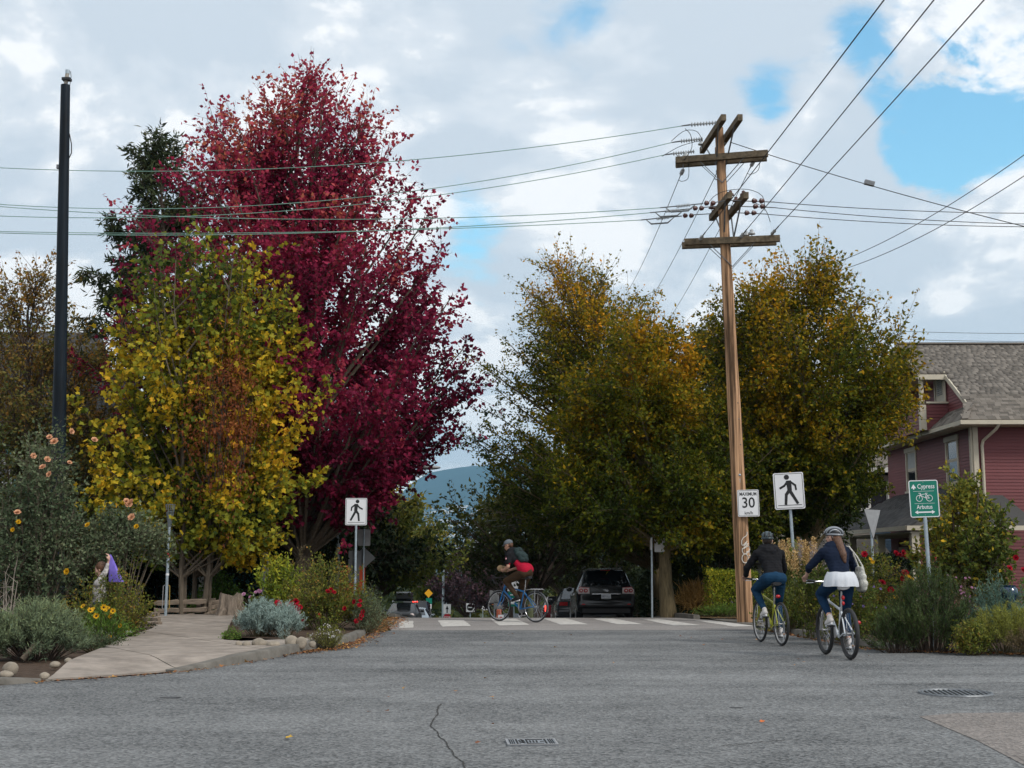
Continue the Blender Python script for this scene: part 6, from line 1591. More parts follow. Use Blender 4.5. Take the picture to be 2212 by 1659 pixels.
# ------------------------------------------------------------------ vehicles
M_PAINTB = pm('black_car_paint', (0.006, 0.0065, 0.007), .25, var=.15, scale=2, coat=.3, spec=.4)
M_PAINTN = pm('navy_car_paint', (0.012, 0.02, 0.035), .22, var=.15, scale=2, coat=.8)
M_PAINTM = pm('maroon_car_paint', (0.10, 0.008, 0.014), .25, var=.15, scale=2, coat=.8)
M_PAINTG = pm('graphite_car_paint', (0.03, 0.033, 0.036), .25, var=.15, scale=2, coat=.8)
M_CGLASS = pm('car_glass', (0.010, 0.012, 0.014), .05, var=.2, scale=2, spec=.8)
M_TRIMB = pm('car_trim', (0.02, 0.02, 0.021), .6, var=.2)
M_TAILR = pm('tail_red', (0.42, 0.008, 0.012), .25, var=.15, spec=.6)
M_TAILW = pm('tail_clear', (0.62, 0.52, 0.50), .25, var=.12, spec=.6)
M_TAILON = pm('tail_lit', (0.5, 0.02, 0.02), .3, emit=((1, .06, .04), 2.2))
M_AMBER = pm('amber_lens', (0.6, 0.18, 0.02), .3)
M_PLATE = pm('plate_white', (0.62, 0.64, 0.66), .5, var=.06)
M_ALLOY = pm('alloy_rim', (0.45, 0.45, 0.46), .3, metal=.8, var=.1)

def car(name, label, cat, loc, rz, stations, paint, wheel_x, wheel_r=.34, track=.78, group=None, pitch=0.0):
    """body lofted from stations along x (0 = rear, forwards +x): (x, zbottom, zbelt, zroof, half width at belt, half width at roof, flags)
    flags: 's' side glass to the next station, 'w' sloped glass on top to the next station"""
    t = thing(name, label, cat, loc, rz, group)
    if pitch: t.rotation_euler = (0, pitch, rz)
    secs = []
    for (x, zb, zbelt, zr, w, wr, fl) in stations:
        half = [(0.0, zb), (w * .82, zb), (w * .97, zb + .10), (w, zb + (zbelt - zb) * .5), (w * .985, zbelt - .03), (w * .95, zbelt), (wr, zr - .07), (wr * .9, zr - .015), (wr * .55, zr), (0.0, zr + .012)]
        secs.append(half)
    n = len(secs[0]); bands = n - 1
    body = MB(); gl = MB()
    def P(i, j, s): return (stations[i][0], s * secs[i][j][0], secs[i][j][1])
    for i in range(len(stations) - 1):
        fl = stations[i][6]
        for j in range(bands):
            for s in (1, -1):
                q = [P(i, j, s), P(i + 1, j, s), P(i + 1, j + 1, s), P(i, j + 1, s)]
                if s < 0: q = q[::-1]
                tgt = gl if ((j == 5 and 's' in fl) or (j in (7, 8) and 'w' in fl)) else body
                tgt.add(q, [(0, 1, 2, 3)])
    for i in (0, len(stations) - 1):
        for j in range(bands):
            q = [P(i, j, 1), P(i, j + 1, 1), P(i, j + 1, -1), P(i, j, -1)]
            if j not in (8,): body.add(q if i else q[::-1], [(0, 1, 2, 3)])
    def weld(mb, nm, mat):
        me = bpy.data.meshes.new(nm); me.from_pydata(mb.v, [], mb.f)
        bm = bmesh.new(); bm.from_mesh(me); bmesh.ops.remove_doubles(bm, verts=bm.verts, dist=.0005); bmesh.ops.dissolve_degenerate(bm, edges=bm.edges, dist=.0005)
        bmesh.ops.recalc_face_normals(bm, faces=bm.faces); bm.to_mesh(me); bm.free()
        me.polygons.foreach_set('use_smooth', [True] * len(me.polygons))
        try: me.set_sharp_from_angle(angle=R(38))
        except Exception: pass
        return link(nm, me, mat, t)
    b = weld(body, 'body', paint); 
    if gl.v: weld(gl, 'glass', M_CGLASS)
    for x in wheel_x:
        for s in (1, -1):
            w = MB().lathe([(wheel_r * .62, -.11), (wheel_r * .95, -.1), (wheel_r, -.06), (wheel_r, .06), (wheel_r * .95, .1), (wheel_r * .62, .11)], 28, (0, 0, 0), 'Y').build('wheel', M_RUBBER, t, True, loc=(x, s * track, wheel_r))
            MB().lathe([(wheel_r * .62, -.07), (wheel_r * .6, .07)], 24, (0, s * .045, 0), 'Y').build('rim', M_ALLOY, w, True)
            for k in range(5):
                a = 2 * math.pi * k / 5
                MB().beam((0, s * .12, 0), (wheel_r * .58 * math.cos(a), s * .118, wheel_r * .58 * math.sin(a)), .06, .015, (0, 1, 0)).build('spoke', M_ALLOY, w)
            MB().torus((x, s * (track + .075), wheel_r), wheel_r * 1.1, .035, 'Y', 24, 6).build('wheel_arch', M_TRIMB, b, True)
    for s in (1, -1):
        sx = [st for st in stations if 's' in st[6]]
        if sx:
            xm = sx[-1][0] + .1; zb_ = sx[-1][2]
            MB().ball((xm, s * (sx[-1][4] + .09), zb_ + .08), (.07, .1, .07), 12, 8).build('mirror', paint, b, True)
    return t, b
def loc_on(x, Y, dz=0.0):
    return Vector((x, Y, hill(Y) + dz))
SL = math.atan(.062)
# black SUV parked nose downhill
suv_st = [(0.00, .42, .60, .72, .84, .80, ''), (.05, .34, .70, .86, .90, .86, ''), (.11, .30, .90, 1.06, .93, .86, ''), (.17, .28, 1.0, 1.16, .94, .80, 'w'), (.50, .26, 1.06, 1.66, .945, .66, 's'), (1.1, .24, 1.05, 1.73, .945, .665, 's'),
          (2.0, .24, 1.03, 1.73, .945, .67, 's'), (2.75, .24, 1.01, 1.66, .945, .65, 'w'), (3.55, .24, 1.0, 1.10, .93, .78, ''), (4.2, .26, .88, 1.0, .90, .74, ''), (4.55, .3, .74, .84, .80, .66, ''), (4.68, .36, .6, .66, .68, .55, '')]
t, b = car('black_suv', 'black SUV parked at the kerb, seen from behind with red and white tail lights', 'car', loc_on(2.98, 41.0), R(91), suv_st, M_PAINTB, (.92, 3.62), .36, .80, pitch=0)
t.rotation_euler = Euler((0, SL, R(91)))
for s in (1, -1):
    L = MB().prism([(-.17, -.09), (.19, -.1), (.21, .03), (.12, .1), (-.16, .09)] if True else [], Matrix.Translation((.085, s * .69, .99)) @ Matrix(((0, 0, -1, 0), (-s, 0, 0, 0), (0, 1, 0, 0), (0, 0, 0, 1))) @ Matrix.Diagonal((-1, 1, 1, 1)), .03).build('tail_light', M_TAILW, t)
    MB().box((.09, s * .69, 1.09), (.03, .32, .022), (s * .06, 0, 0)).build('border', M_TAILR, L); MB().box((.09, s * .68, .892), (.03, .36, .022)).build('border', M_TAILR, L)
    for k, dy in enumerate((-.05, .1)):
        MB().lathe([(.066, 0), (.06, -.05)], 18, (.055, s * (.69 + dy), .992), 'X').build('lens', M_TAILR, L, True)
        MB().lathe([(.03, 0), (.025, -.03)], 14, (.01, s * (.69 + dy), .992), 'X').build('bulb', M_TAILW, L, True)
    MB().ball((.03, s * .72, .56), (.035, .13, .045), 12, 8).build('reflector', M_TAILR, t, True)
MB().box((.205, 0, 1.645), (.05, .3, .035)).build('brake_light', M_TAILR, t)
MB().box((.30, 0, 1.675), (.34, 1.12, .03), (0, -.1, 0)).build('spoiler', M_PAINTB, t)
pl_ = MB().box((.015, 0, .80), (.02, .3, .15)).build('number_plate', M_PLATE, t)
me = text_mesh('007-XLL', .085, .003, .85); me.transform(Matrix.Translation((.003, 0, .8)) @ Matrix(((0, 0, -1, 0), (-1, 0, 0, 0), (0, 1, 0, 0), (0, 0, 0, 1)))); link('lettering', me, pm('plate_ink', (.03, .05, .14), .5), pl_)
# oval emblem with slanted letter
MB().torus((0, 0, 0), .07, .008, 'X', 24, 5).build('emblem', M_CHROME, t, True, loc=(.035, 0, 1.0)).scale = (1, 1.0, .62)
MB().beam((.03, .03, .97), (.03, .02, 1.03), .014, .014).build('emblem', M_CHROME, t); MB().beam((.03, -.02, .97), (.03, -.03, 1.03), .014, .014).build('emblem', M_CHROME, t); MB().beam((.03, .024, .995), (.03, -.024, 1.005), .012, .012).build('emblem', M_CHROME, t)
MB().box((-.0, 0, .885), (.03, .9, .02)).build('trim_strip', M_CHROME, t)
MB().box((.035, .45, .70), (.012, .24, .028)).build('badge', M_CHROME, t); MB().box((.035, -.5, .70), (.012, .1, .022)).build('badge', M_CHROME, t)
MB().box((-.015, 0, .52), (.06, 1.66, .05)).build('bumper', M_TRIMB, t); MB().box((.03, 0, .36), (.12, 1.5, .14)).build('bumper', M_TRIMB, t)
MB().tube([(.16, .25, 1.12), (.14, 0, 1.15), (.16, -.2, 1.14)], .012, 6).build('wiper', M_TRIMB, t)
for s in (1, -1):
    MB().tube([(.6, s * .6, 1.74), (.75, s * .6, 1.79), (2.2, s * .6, 1.79), (2.35, s * .6, 1.74)], .018, 6).build('roof_rail', M_TRIMB, t)
    for x in (1.25, 2.15): MB().box((x, s * .955, .93), (.16, .03, .03)).build('door_handle', M_CHROME, t)
# cars parked ahead of it
sed = [(0, .4, .62, .74, .8, .74, ''), (.08, .3, .80, .92, .86, .8, ''), (.35, .26, .92, 1.0, .88, .76, 'w'), (1.0, .24, .93, 1.42, .89, .58, 's'), (1.9, .24, .92, 1.46, .89, .6, 's'), (2.55, .24, .90, 1.38, .89, .58, 'w'), (3.3, .24, .86, .97, .88, .74, ''), (4.0, .26, .76, .86, .84, .7, ''), (4.3, .34, .6, .7, .72, .6, '')]
hat = [(0, .4, .62, .74, .76, .7, ''), (.06, .3, .85, .96, .83, .78, ''), (.12, .28, .92, 1.02, .84, .74, 'w'), (.42, .26, .94, 1.40, .85, .62, 's'), (1.2, .24, .93, 1.44, .85, .63, 's'), (2.0, .24, .92, 1.38, .85, .62, 'w'), (2.7, .24, .90, 1.0, .84, .72, ''), (3.4, .26, .78, .9, .82, .7, ''), (3.7, .32, .6, .72, .74, .6, ''), (3.78, .4, .52, .58, .66, .5, '')]
t, b = car('dark_sedan', 'dark grey car parked ahead of the black SUV, only its side and mirror showing', 'car', loc_on(2.55, 48.5), R(92), sed, M_PAINTG, (.8, 3.35), .32, .76)
t.rotation_euler = Euler((0, SL, R(92)))
for s in (1, -1): MB().box((.02, s * .62, .8), (.06, .3, .13)).build('tail_light', M_TAILR, t)
t, b = car('maroon_hatchback', 'small maroon hatchback with a lit tail lamp parked beyond the dark grey car', 'car', loc_on(2.2, 57.5), R(92), hat, M_PAINTM, (.65, 3.0), .31, .74)
t.rotation_euler = Euler((0, SL, R(92)))
for s in (1, -1): MB().box((.04, s * .66, .86), (.06, .16, .26)).build('tail_light', M_TAILON if s > 0 else M_TAILR, t)
MB().box((.02, 0, .72), (.02, .3, .12)).build('number_plate', M_PLATE, t)
t, b = car('dark_coupe', 'dark car further downhill, only its roof showing over the crest by the blue bicycle', 'car', loc_on(-.1, 92), R(90), sed, M_PAINTN, (.8, 3.35), .32, .76)
t.rotation_euler = Euler((0, SL, R(90)))
# black hatchback facing uphill with a roof box
p = at(866, 1300, 66)
t, b = car('black_hatchback', 'black hatchback with roof box parked facing uphill beyond the rose bed', 'car', loc_on(p.x, 69.5), R(-90), hat, pm('black_dull_paint', (.012, .013, .014), .38, var=.15, spec=.35), (.65, 3.0), .32, .74)
t.rotation_euler = Euler((0, -SL, R(-90)))
for s in (1, -1):
    MB().ball((3.5, s * .56, .74), (.1, .13, .11), 14, 8).build('headlight', M_TAILW, t, True)
    MB().ball((3.66, s * .6, .5), (.05, .06, .05), 10, 6).build('indicator', M_AMBER, t, True)
MB().box((3.72, 0, .62), (.06, 1.0, .05)).build('bumper_strip', M_CHROME, t); MB().box((3.79, 0, .5), (.03, .4, .11)).build('number_plate', M_PLATE, t)
MB().ball((3.6, 0, .78), (.02, .08, .03), 10, 6).build('emblem', M_CHROME, t, True)
for s in (1, -1): MB().tube([(.6, s * .58, 1.46), (.8, s * .58, 1.52), (1.7, s * .58, 1.52), (1.9, s * .58, 1.46)], .02, 6).build('roof_rail', M_CHROME, t)
rb = MB().prism(rrect(1.7, .42, .12), Matrix.Translation((1.25, .38, 1.76)) @ Matrix(((1, 0, 0, 0), (0, 0, -1, 0), (0, 1, 0, 0), (0, 0, 0, 1))), .76).build('roof_box', M_PAINTG, t)
MB().box((1.25, 0, 1.55), (.9, 1.1, .04)).build('roof_bar', M_TRIMB, t)
# silver-grey car behind and dark van braking further on
p = at(893, 1300, 76)
t, b = car('silver_car', 'pale car half hidden behind the black hatchback', 'car', loc_on(p.x, 80), R(-90), sed, pm('silver_paint', (.3, .33, .35), .3, metal=.3, coat=.5), (.8, 3.35), .32, .76)
t.rotation_euler = Euler((0, -SL, R(-90)))
p = at(901, 1300, 84)
van = [(0, .4, .7, 1.0, .86, .84, ''), (.05, .3, 1.0, 1.15, .9, .86, 'w'), (.22, .28, 1.1, 1.98, .92, .74, ''), (1.4, .26, 1.1, 2.02, .92, .76, 's'), (2.9, .26, 1.1, 2.0, .92, .76, 's'), (3.5, .26, 1.08, 1.9, .92, .72, 'w'), (4.2, .26, 1.0, 1.15, .9, .78, ''), (4.7, .32, .8, .9, .82, .7, '')]
t, b = car('blue_van', 'dark blue van with glowing brake lights driving downhill past the parked cars', 'van', loc_on(p.x, 82), R(90), van, M_PAINTN, (.9, 3.7), .34, .78)
t.rotation_euler = Euler((0, SL, R(90)))
for s in (1, -1): MB().box((.03, s * .82, .95), (.06, .12, .3)).build('tail_light', M_TAILON if s < 0 else M_TAILR, t)
MB().box((.14, 0, 1.93), (.05, .34, .07)).build('brake_light', M_TAILON, t); MB().box((.0, .1, .78), (.02, .32, .13)).build('number_plate', M_PLATE, t)
# jeep with spare wheel
p = at(978, 1300, 128)
jeep = [(0, .5, .8, .95, .74, .74, ''), (.03, .45, 1.0, 1.1, .78, .76, 'w'), (.1, .45, 1.1, 1.75, .78, .7, 's'), (1.6, .45, 1.1, 1.78, .78, .7, 'w'), (1.9, .45, 1.08, 1.15, .78, .74, ''), (3.3, .45, 1.0, 1.08, .72, .68, ''), (3.5, .5, .8, .9, .7, .6, '')]
t, b = car('off_roader', 'dark open off-roader carrying a spare wheel, far down the street', 'car', loc_on(p.x, 128), R(90), jeep, M_PAINTN, (.6, 2.9), .4, .74)
t.rotation_euler = Euler((0, SL, R(90)))
MB().lathe([(.2, -.1), (.37, -.09), (.38, .08), (.2, .1)], 24, (-.12, .1, 1.05), 'X').build('spare_wheel', M_RUBBER, t, True); MB().box((-.03, .5, .75), (.02, .3, .14)).build('number_plate', M_PLATE, t)
for s in (1, -1): MB().box((.0, s * .68, .85), (.05, .12, .16)).build('tail_light', M_TAILR, t)

# ------------------------------------------------------------------ far street signs and poles
M_YELS = pm('sign_yellow', (.75, .36, .01), .5, var=.08); M_STOPR = pm('sign_stop_red', (.42, .01, .03), .5, var=.08)
def far_post(name, label, x, ytop, Y, items, r=.035):
    p = at(x, ytop, Y); zb = hill(Y); H = p.z - zb; k = Y / FPX
    t = thing(name, label, 'sign', (p.x, Y, zb))
    MB().tube([(0, 0, -.2), (0, 0, H)], r, 8).build('post', M_METAL, t, True)
    for (kind, dx, y0, y1, mat, w) in items:
        z1 = at(x, y0, Y).z - zb; z0 = at(x, y1, Y).z - zb; zc = (z0 + z1) / 2; h = (z1 - z0); wd_ = w * k
        if kind == 'rect': MB().prism(rrect(wd_, h, .03), Matrix.Translation((dx * k, -.05, zc)) @ FF, .01).build('panel', mat, t)
        if kind == 'diamond': MB().prism([(0, h / 2), (wd_ / 2, 0), (0, -h / 2), (-wd_ / 2, 0)], Matrix.Translation((dx * k, -.05, zc)) @ FF, .01).build('panel', mat, t)
        if kind == 'disc': MB().lathe([(h / 2, -.06), (h / 2, -.05)], 24 if mat is not M_STOPR or w > 0 else 8, (dx * k, 0, zc), 'Y').build('panel', mat, t)
        if kind == 'oct': MB().prism([(h / 2 * math.cos(R(22.5 + 45 * q)), h / 2 * math.sin(R(22.5 + 45 * q))) for q in range(8)], Matrix.Translation((dx * k, -.05, zc)) @ FF, .01).build('panel', mat, t); letters(t, 'STOP', h * .42, dx * k, zc, -.062, M_SIGNW, .8, .002)
        if kind == 'bar': MB().box((dx * k, -.068, zc), (wd_, .008, h)).build('bar', mat, t)
        if kind == 'arrow': 
            MB().prism(seg((0, -h / 2), (0, h * .1), h * .16, h * .16), Matrix.Translation((dx * k, -.062, zc)) @ FF, .004).build('arrow', mat, t); MB().prism([(-h * .22, .0), (h * .22, 0), (0, h / 2)], Matrix.Translation((dx * k, -.064, zc)) @ FF, .004).build('arrow', mat, t)
        if kind == 'shield': MB().prism([(-wd_ / 2, h / 2), (wd_ / 2, h / 2), (wd_ / 2, -h * .1), (0, -h / 2), (-wd_ / 2, -h * .1)], Matrix.Translation((dx * k, -.062, zc)) @ FF, .004).build('arrow', mat, t)
    return t
far_post('warning_sign', 'yellow diamond sign over small green and white plates beside the van', 926, 1272, 104, [('diamond', 0, 1272, 1291, M_YELS, 18), ('rect', 1, 1292, 1304, M_SIGNG, 13), ('rect', 3, 1305, 1315, M_SIGNW, 7), ('bar', 3, 1307, 1311, M_STOPR, 3)])
far_post('warning_sign', 'second yellow diamond sign in the plum tree shade', 1043, 1285, 118, [('diamond', 0, 1285, 1304, pm('sign_amber', (.5, .2, .01), .5), 19), ('rect', 4, 1306, 1318, M_SIGNW, 12)])
far_post('no_entry_sign', 'white plate with red no entry disc near the off-roader', 1016, 1303, 108, [('rect', 0, 1303, 1322, M_SIGNW, 18), ('disc', 0, 1304.5, 1319.5, M_STOPR, 15), ('bar', 0, 1311, 1313, M_SIGNW, 11)])
far_post('one_way_sign', 'tall white plate with black arrow above a red stop sign', 966, 1305, 106, [('rect', 0, 1305, 1326, M_SIGNW, 16), ('arrow', 0, 1308, 1324, M_SIGNB, 8), ('oct', 0, 1325.5, 1343, M_STOPR, 17)])
far_post('keep_sign', 'white plate with a shield and arrow low between van and off-roader', 931, 1352, 86, [('rect', 0, 1350, 1372, M_SIGNW, 27), ('shield', -6, 1353, 1369, M_SIGNB, 8), ('arrow', 6, 1353, 1369, M_SIGNB, 8)])
far_post('bike_route_sign', 'distant green cycling route sign on a post under tree shade', 1110, 1245, 70, [('rect', 0, 1278, 1310, M_SIGNG, 24), ('rect', -1, 1240, 1277, M_SIGNW, 25), ('bar', 0, 1284, 1286, M_SIGNW, 16), ('bar', 0, 1292, 1299, M_SIGNW, 13), ('bar', 0, 1303, 1305, M_SIGNW, 16)])
far_post('parking_sign', 'small white parking plate beside the person in orange', 1082, 1328, 80, [('rect', 0, 1328, 1343, M_SIGNW, 12), ('bar', 0, 1332, 1338, M_STOPR, 5)])
far_post('sign_back', 'weathered sign backs beyond the distant cycling sign', 1068, 1270, 78, [('rect', 0, 1275, 1302, M_ALU, 20), ('rect', 8, 1300, 1316, M_ALU, 18)])
for (x, y0, Y, r, lab, m_) in ((958, 1208, 110, .12, 'tall pale street light pole far down the hill', M_METAL), (964, 1232, 116, .09, 'thin pale pole beside the tall street light pole', M_METAL), (1146, 1185, 74, .17, 'mossy timber pole behind the blue bicycle', pm('mossy_pole', (.2, .22, .1), .9, var=.4, scale=4))):
    p = at(x, y0, Y); t = thing('street_light_pole' if m_ is M_METAL else 'timber_pole', lab, 'pole', (p.x, Y, hill(Y)))
    MB().tube([(0, 0, -.3), (0, 0, p.z - hill(Y))], [r, r * .8], 10).build('shaft', m_, t, True)
    MB().lathe([(r * .9, 0), (r * .9, .06)], 10, (0, 0, p.z - hill(Y))).build('cap', M_STEEL, t)
p = at(1088, 1405, 72)
t = thing('street_lamp', 'flat grey street lamp head on an arm inside the red maple', 'street lamp', (-5.2, 38.5, hill(38.5)))
e = at(925, 1010, 38.5) - Vector((-5.2, 38.5, hill(38.5)))
MB().tube([(0, 0, -.2), (0, 0, e.z - .1), (.25, 0, e.z + .02), (e.x - .3, 0, e.z + .03)], [.08, .055, .04, .035], 8).build('arm', M_METAL, t, True)
MB().ball((e.x, 0, e.z), (.38, .12, .07), 14, 8).build('lamp', M_ALU, t, True)
# ------------------------------------------------------------------ bicycles
def bicycle(label, loc, heading, frame_mat, wr=.345, tyre=.022, saddle_mat=None, saddle_z=.97, bar_z=1.03, bar_x=.40, rack=False, fender=False, susp=False, rim_mat=None, crank_a=0.0, bar_w=.30, drop=False, steer=0.0, saddle_x=-.24, lights=(), name='bicycle', post_mat=None, step=False):
    """local frame: +x forward, +y to the rider's left, z up, origin midway on the ground"""
    t = thing(name, label, 'bicycle', loc, heading)
    RA, FA = Vector((-.52, 0, wr)), Vector((.54, 0, wr)); BB = Vector((-.08, 0, .285)); ST = Vector((-.20, 0, .72 if not step else .60)); HT = Vector((.36, 0, .83)); HB = Vector((.395, 0, .70))
    f = MB(); r = .019
    f.tube([HB, BB + Vector((.02, 0, .02))], .023, 10); f.tube([HT - Vector((0, 0, .03)), ST - Vector((0, 0, .04))] if not step else [HT - Vector((0, 0, .06)), Vector((.0, 0, .5)), ST - Vector((0, 0, .12))], r, 10); f.tube([BB, ST], r, 10)
    f.tube([HB, HT], .024, 10)
    for s in (1, -1):
        f.tube([ST - Vector((0, 0, .05)), RA + Vector((0, s * .065, 0))], .010, 8); f.tube([BB, RA + Vector((.08, s * .06, 0)), RA + Vector((0, s * .065, 0))], .011, 8)
    f.build('frame', frame_mat, t, True)
    fk = MB()
    if susp:
        for s in (1, -1): fk.tube([FA + Vector((0, s * .065, 0)), HB + Vector((.05, s * .065, -.12))], .020, 10); fk.tube([HB + Vector((.05, s * .065, -.12)), HB + Vector((.01, s * .05, -.02))], .015, 10)
        fk.tube([HB + Vector((.02, .06, -.03)), HB + Vector((.02, -.06, -.03))], .02, 8)
    else:
        for s in (1, -1): fk.tube([FA + Vector((0, s * .055, 0)), HB + Vector((.06, s * .055, -.22)), HB + Vector((0, s * .035, -.02))], [.010, .014, .016], 8)
    fk.build('fork', frame_mat if not susp else M_ALU, t, True)
    for (c, nm, st_) in ((RA, 'wheel', 0), (FA, 'wheel', steer)):
        w = MB().torus((0, 0, 0), wr - tyre * 1.9, .011, 'Y', 40, 6).build(nm, rim_mat or M_CHROME, t, True, loc=c)
        if st_: w.rotation_euler = (0, 0, st_)
        MB().torus((0, 0, 0), wr - tyre, tyre, 'Y', 44, 10).build('tyre', M_RUBBER, w, True)
        MB().lathe([(.016, -.05), (.026, -.045), (.014, -.02), (.014, .02), (.026, .045), (.016, .05)], 12, (0, 0, 0), 'Y').build('hub', M_ALU, w, True)
        sp = MB()
        for k in range(28):
            a = 2 * math.pi * k / 28; s = 1 if k % 2 else -1; a2 = a + (.5 if k % 4 < 2 else -.5)
            sp.tube([(.024 * math.cos(a2), s * .035, .024 * math.sin(a2)), ((wr - tyre * 2) * math.cos(a), 0, (wr - tyre * 2) * math.sin(a))], .0016, 3, False)
        tag(sp.build('spokes', M_CHROME, w), kind='stuff')
        MB().box(((wr * .55), 0, .03), (.045, .012, .014)).build('reflector', M_AMBER, w)
    # cockpit
    stem_top = HT + Vector((-.03, 0, .08)); bc = Vector((bar_x, 0, bar_z))
    MB().tube([HT, stem_top, bc], .014, 8).build('stem', M_BLACKM, t, True)
    hb = MB()
    if drop: hb.tube([bc + Vector((.02, s * .21, 0)) if s else bc for s in (-1, 0, 1)], .013, 8)
    else: hb.tube([bc + Vector((-.10, -bar_w, .02)), bc + Vector((-.02, -bar_w * .55, .0)), bc, bc + Vector((-.02, bar_w * .55, .0)), bc + Vector((-.10, bar_w, .02))], .012, 8)
    h_ = hb.build('handlebar', M_CHROME if not drop else M_BLACKM, t, True)
    if drop:
        for s in (1, -1): MB().tube([bc + Vector((.02, s * .21, 0)), bc + Vector((.1, s * .22, 0)), bc + Vector((.14, s * .22, -.06)), bc + Vector((.09, s * .22, -.13)), bc + Vector((.0, s * .22, -.13))], .014, 8).build('drop', M_BLACKM, h_, True); MB().tube([bc + Vector((.1, s * .22, .02)), bc + Vector((.15, s * .22, .05)), bc + Vector((.17, s * .22, -.08))], .012, 6).build('brake_lever', M_BLACKM, h_, True)
    else:
        for s in (1, -1):
            MB().tube([bc + Vector((-.03, s * bar_w * .6, .005)), bc + Vector((-.10, s * bar_w, .02))], .0175, 10).build('grip', M_BLACKM, h_, True)
            MB().tube([bc + Vector((.0, s * bar_w * .55, -.01)), bc + Vector((.05, s * bar_w * .65, -.02)), bc + Vector((-.01, s * bar_w * .95, -.02))], .006, 6).build('brake_lever', M_CHROME, h_, True)
            MB().tube([bc + Vector((.02, s * bar_w * .5, 0)), bc + Vector((.14, s * .08, -.08)), HB + Vector((.06, s * .02, -.05))], .004, 5).build('cable', M_BLACKM, h_, True)
    # saddle
    sx = Vector((saddle_x, 0, saddle_z))
    MB().tube([ST - Vector((0, 0, .1)), sx - Vector((0, 0, .05))], .0145, 8).build('seat_post', post_mat or M_CHROME, t, True)
    prof = [(-.135, .075), (-.11, .092), (-.05, .085), (.02, .05), (.08, .027), (.13, .018), (.15, .008)]
    V, F = [], []
    for (x, w) in prof:
        for k in range(10):
            a = 2 * math.pi * k / 10; z = math.sin(a); V.append((sx.x + x, w * math.cos(a), sx.z + (z * .028 if z > 0 else z * .035) + (.012 if x < -.08 else 0)))
    for i in range(len(prof) - 1):
        for k in range(10): F.append((i * 10 + k, i * 10 + (k + 1) % 10, (i + 1) * 10 + (k + 1) % 10, (i + 1) * 10 + k))
    F += [tuple(range(9, -1, -1)), tuple(range(60, 70))]
    MB().add(V, F).build('saddle', saddle_mat or M_BLACKM, t, True)
    # drivetrain
    cr = MB().lathe([(.085, -.045), (.09, -.043), (.09, -.040), (.02, -.038)], 28, tuple(BB), 'Y').build('chainring', M_STEEL, t, True)
    for s, a in ((-1, crank_a), (1, crank_a + math.pi)):
        e_ = BB + Vector((math.cos(a) * .17, s * .075, math.sin(a) * .17))
        c_ = MB().beam(BB + Vector((0, s * .06, 0)), e_, .016, .026, (0, 1, 0)).build('crank', M_ALU, t)
        MB().box(tuple(e_ + Vector((0, s * .05, 0))), (.09, .09, .022)).build('pedal', M_BLACKM, c_)
    ch = MB()
    for dz in (.085, -.085): ch.tube([BB + Vector((0, -.042, dz)), RA + Vector((0, -.045, dz * .45))], .005, 5)
    ch.build('chain', M_STEEL, t); MB().lathe([(.05, -.048), (.05, -.035)], 18, tuple(RA), 'Y').build('cassette', M_STEEL, t, True)
    MB().tube([RA + Vector((0, -.05, -.02)), RA + Vector((.04, -.055, -.12)), RA + Vector((.09, -.05, -.15))], .014, 7).build('derailleur', M_STEEL, t, True)
    if fender:
        for (c, a0, a1) in ((RA, -20, 150), (FA, 55, 170)):
            m = MB(); V, F = [], []; n = 16
            for i in range(n + 1):
                a = R(a0 + (a1 - a0) * i / n) if c is FA else R(180 - (a0 + (a1 - a0) * i / n)); rr = wr + .018
                for (o, dr) in ((-.026, -.012), (0, 0), (.026, -.012)): V.append((c.x + (rr + dr) * math.cos(a), o, c.z + (rr + dr) * math.sin(a)))
            for i in range(n):
                for k in range(2): F.append((i * 3 + k, i * 3 + k + 1, i * 3 + k + 4, i * 3 + k + 3))
            m.add(V, F).build('mudguard', pm('smoke_guard', (.06, .065, .07), .35), t, True)
    if rack:
        m = MB()
        for s in (1, -1): m.tube([ST + Vector((-.02, s * .05, .0)), (-.35, s * .06, .735), (-.72, s * .06, .74)], .007, 6); m.tube([RA + Vector((0, s * .07, .02)), (-.55, s * .06, .735)], .006, 6)
        for x in (-.4, -.52, -.64, -.72): m.tube([(x, .06, .738), (x, -.06, .738)], .006, 6)
        m.build('rack', M_CHROME, t, True)
        MB().box((-.55, 0, .752), (.3, .07, .012), (0, 0, 0)).build('rack_plate', M_ALU, t)
    for (p, s, m_) in lights: MB().ball(p, s, 10, 8).build('rear_light', m_, t, True)
    return t
B_BLUE = pm('blue_frame', (0.0, 0.13, 0.36), .35, var=.08, coat=.5); B_LIME = pm('lime_frame', (0.28, 0.30, 0.02), .35, var=.08, coat=.5); B_WHITE = pm('white_frame', (0.62, 0.66, 0.70), .35, var=.06, coat=.5)
def wheelbase_pose(rear, front):
    r_, f_ = gnd(*rear), gnd(*front); d = f_ - r_
    return r_, f_, math.atan2(d.y, d.x)
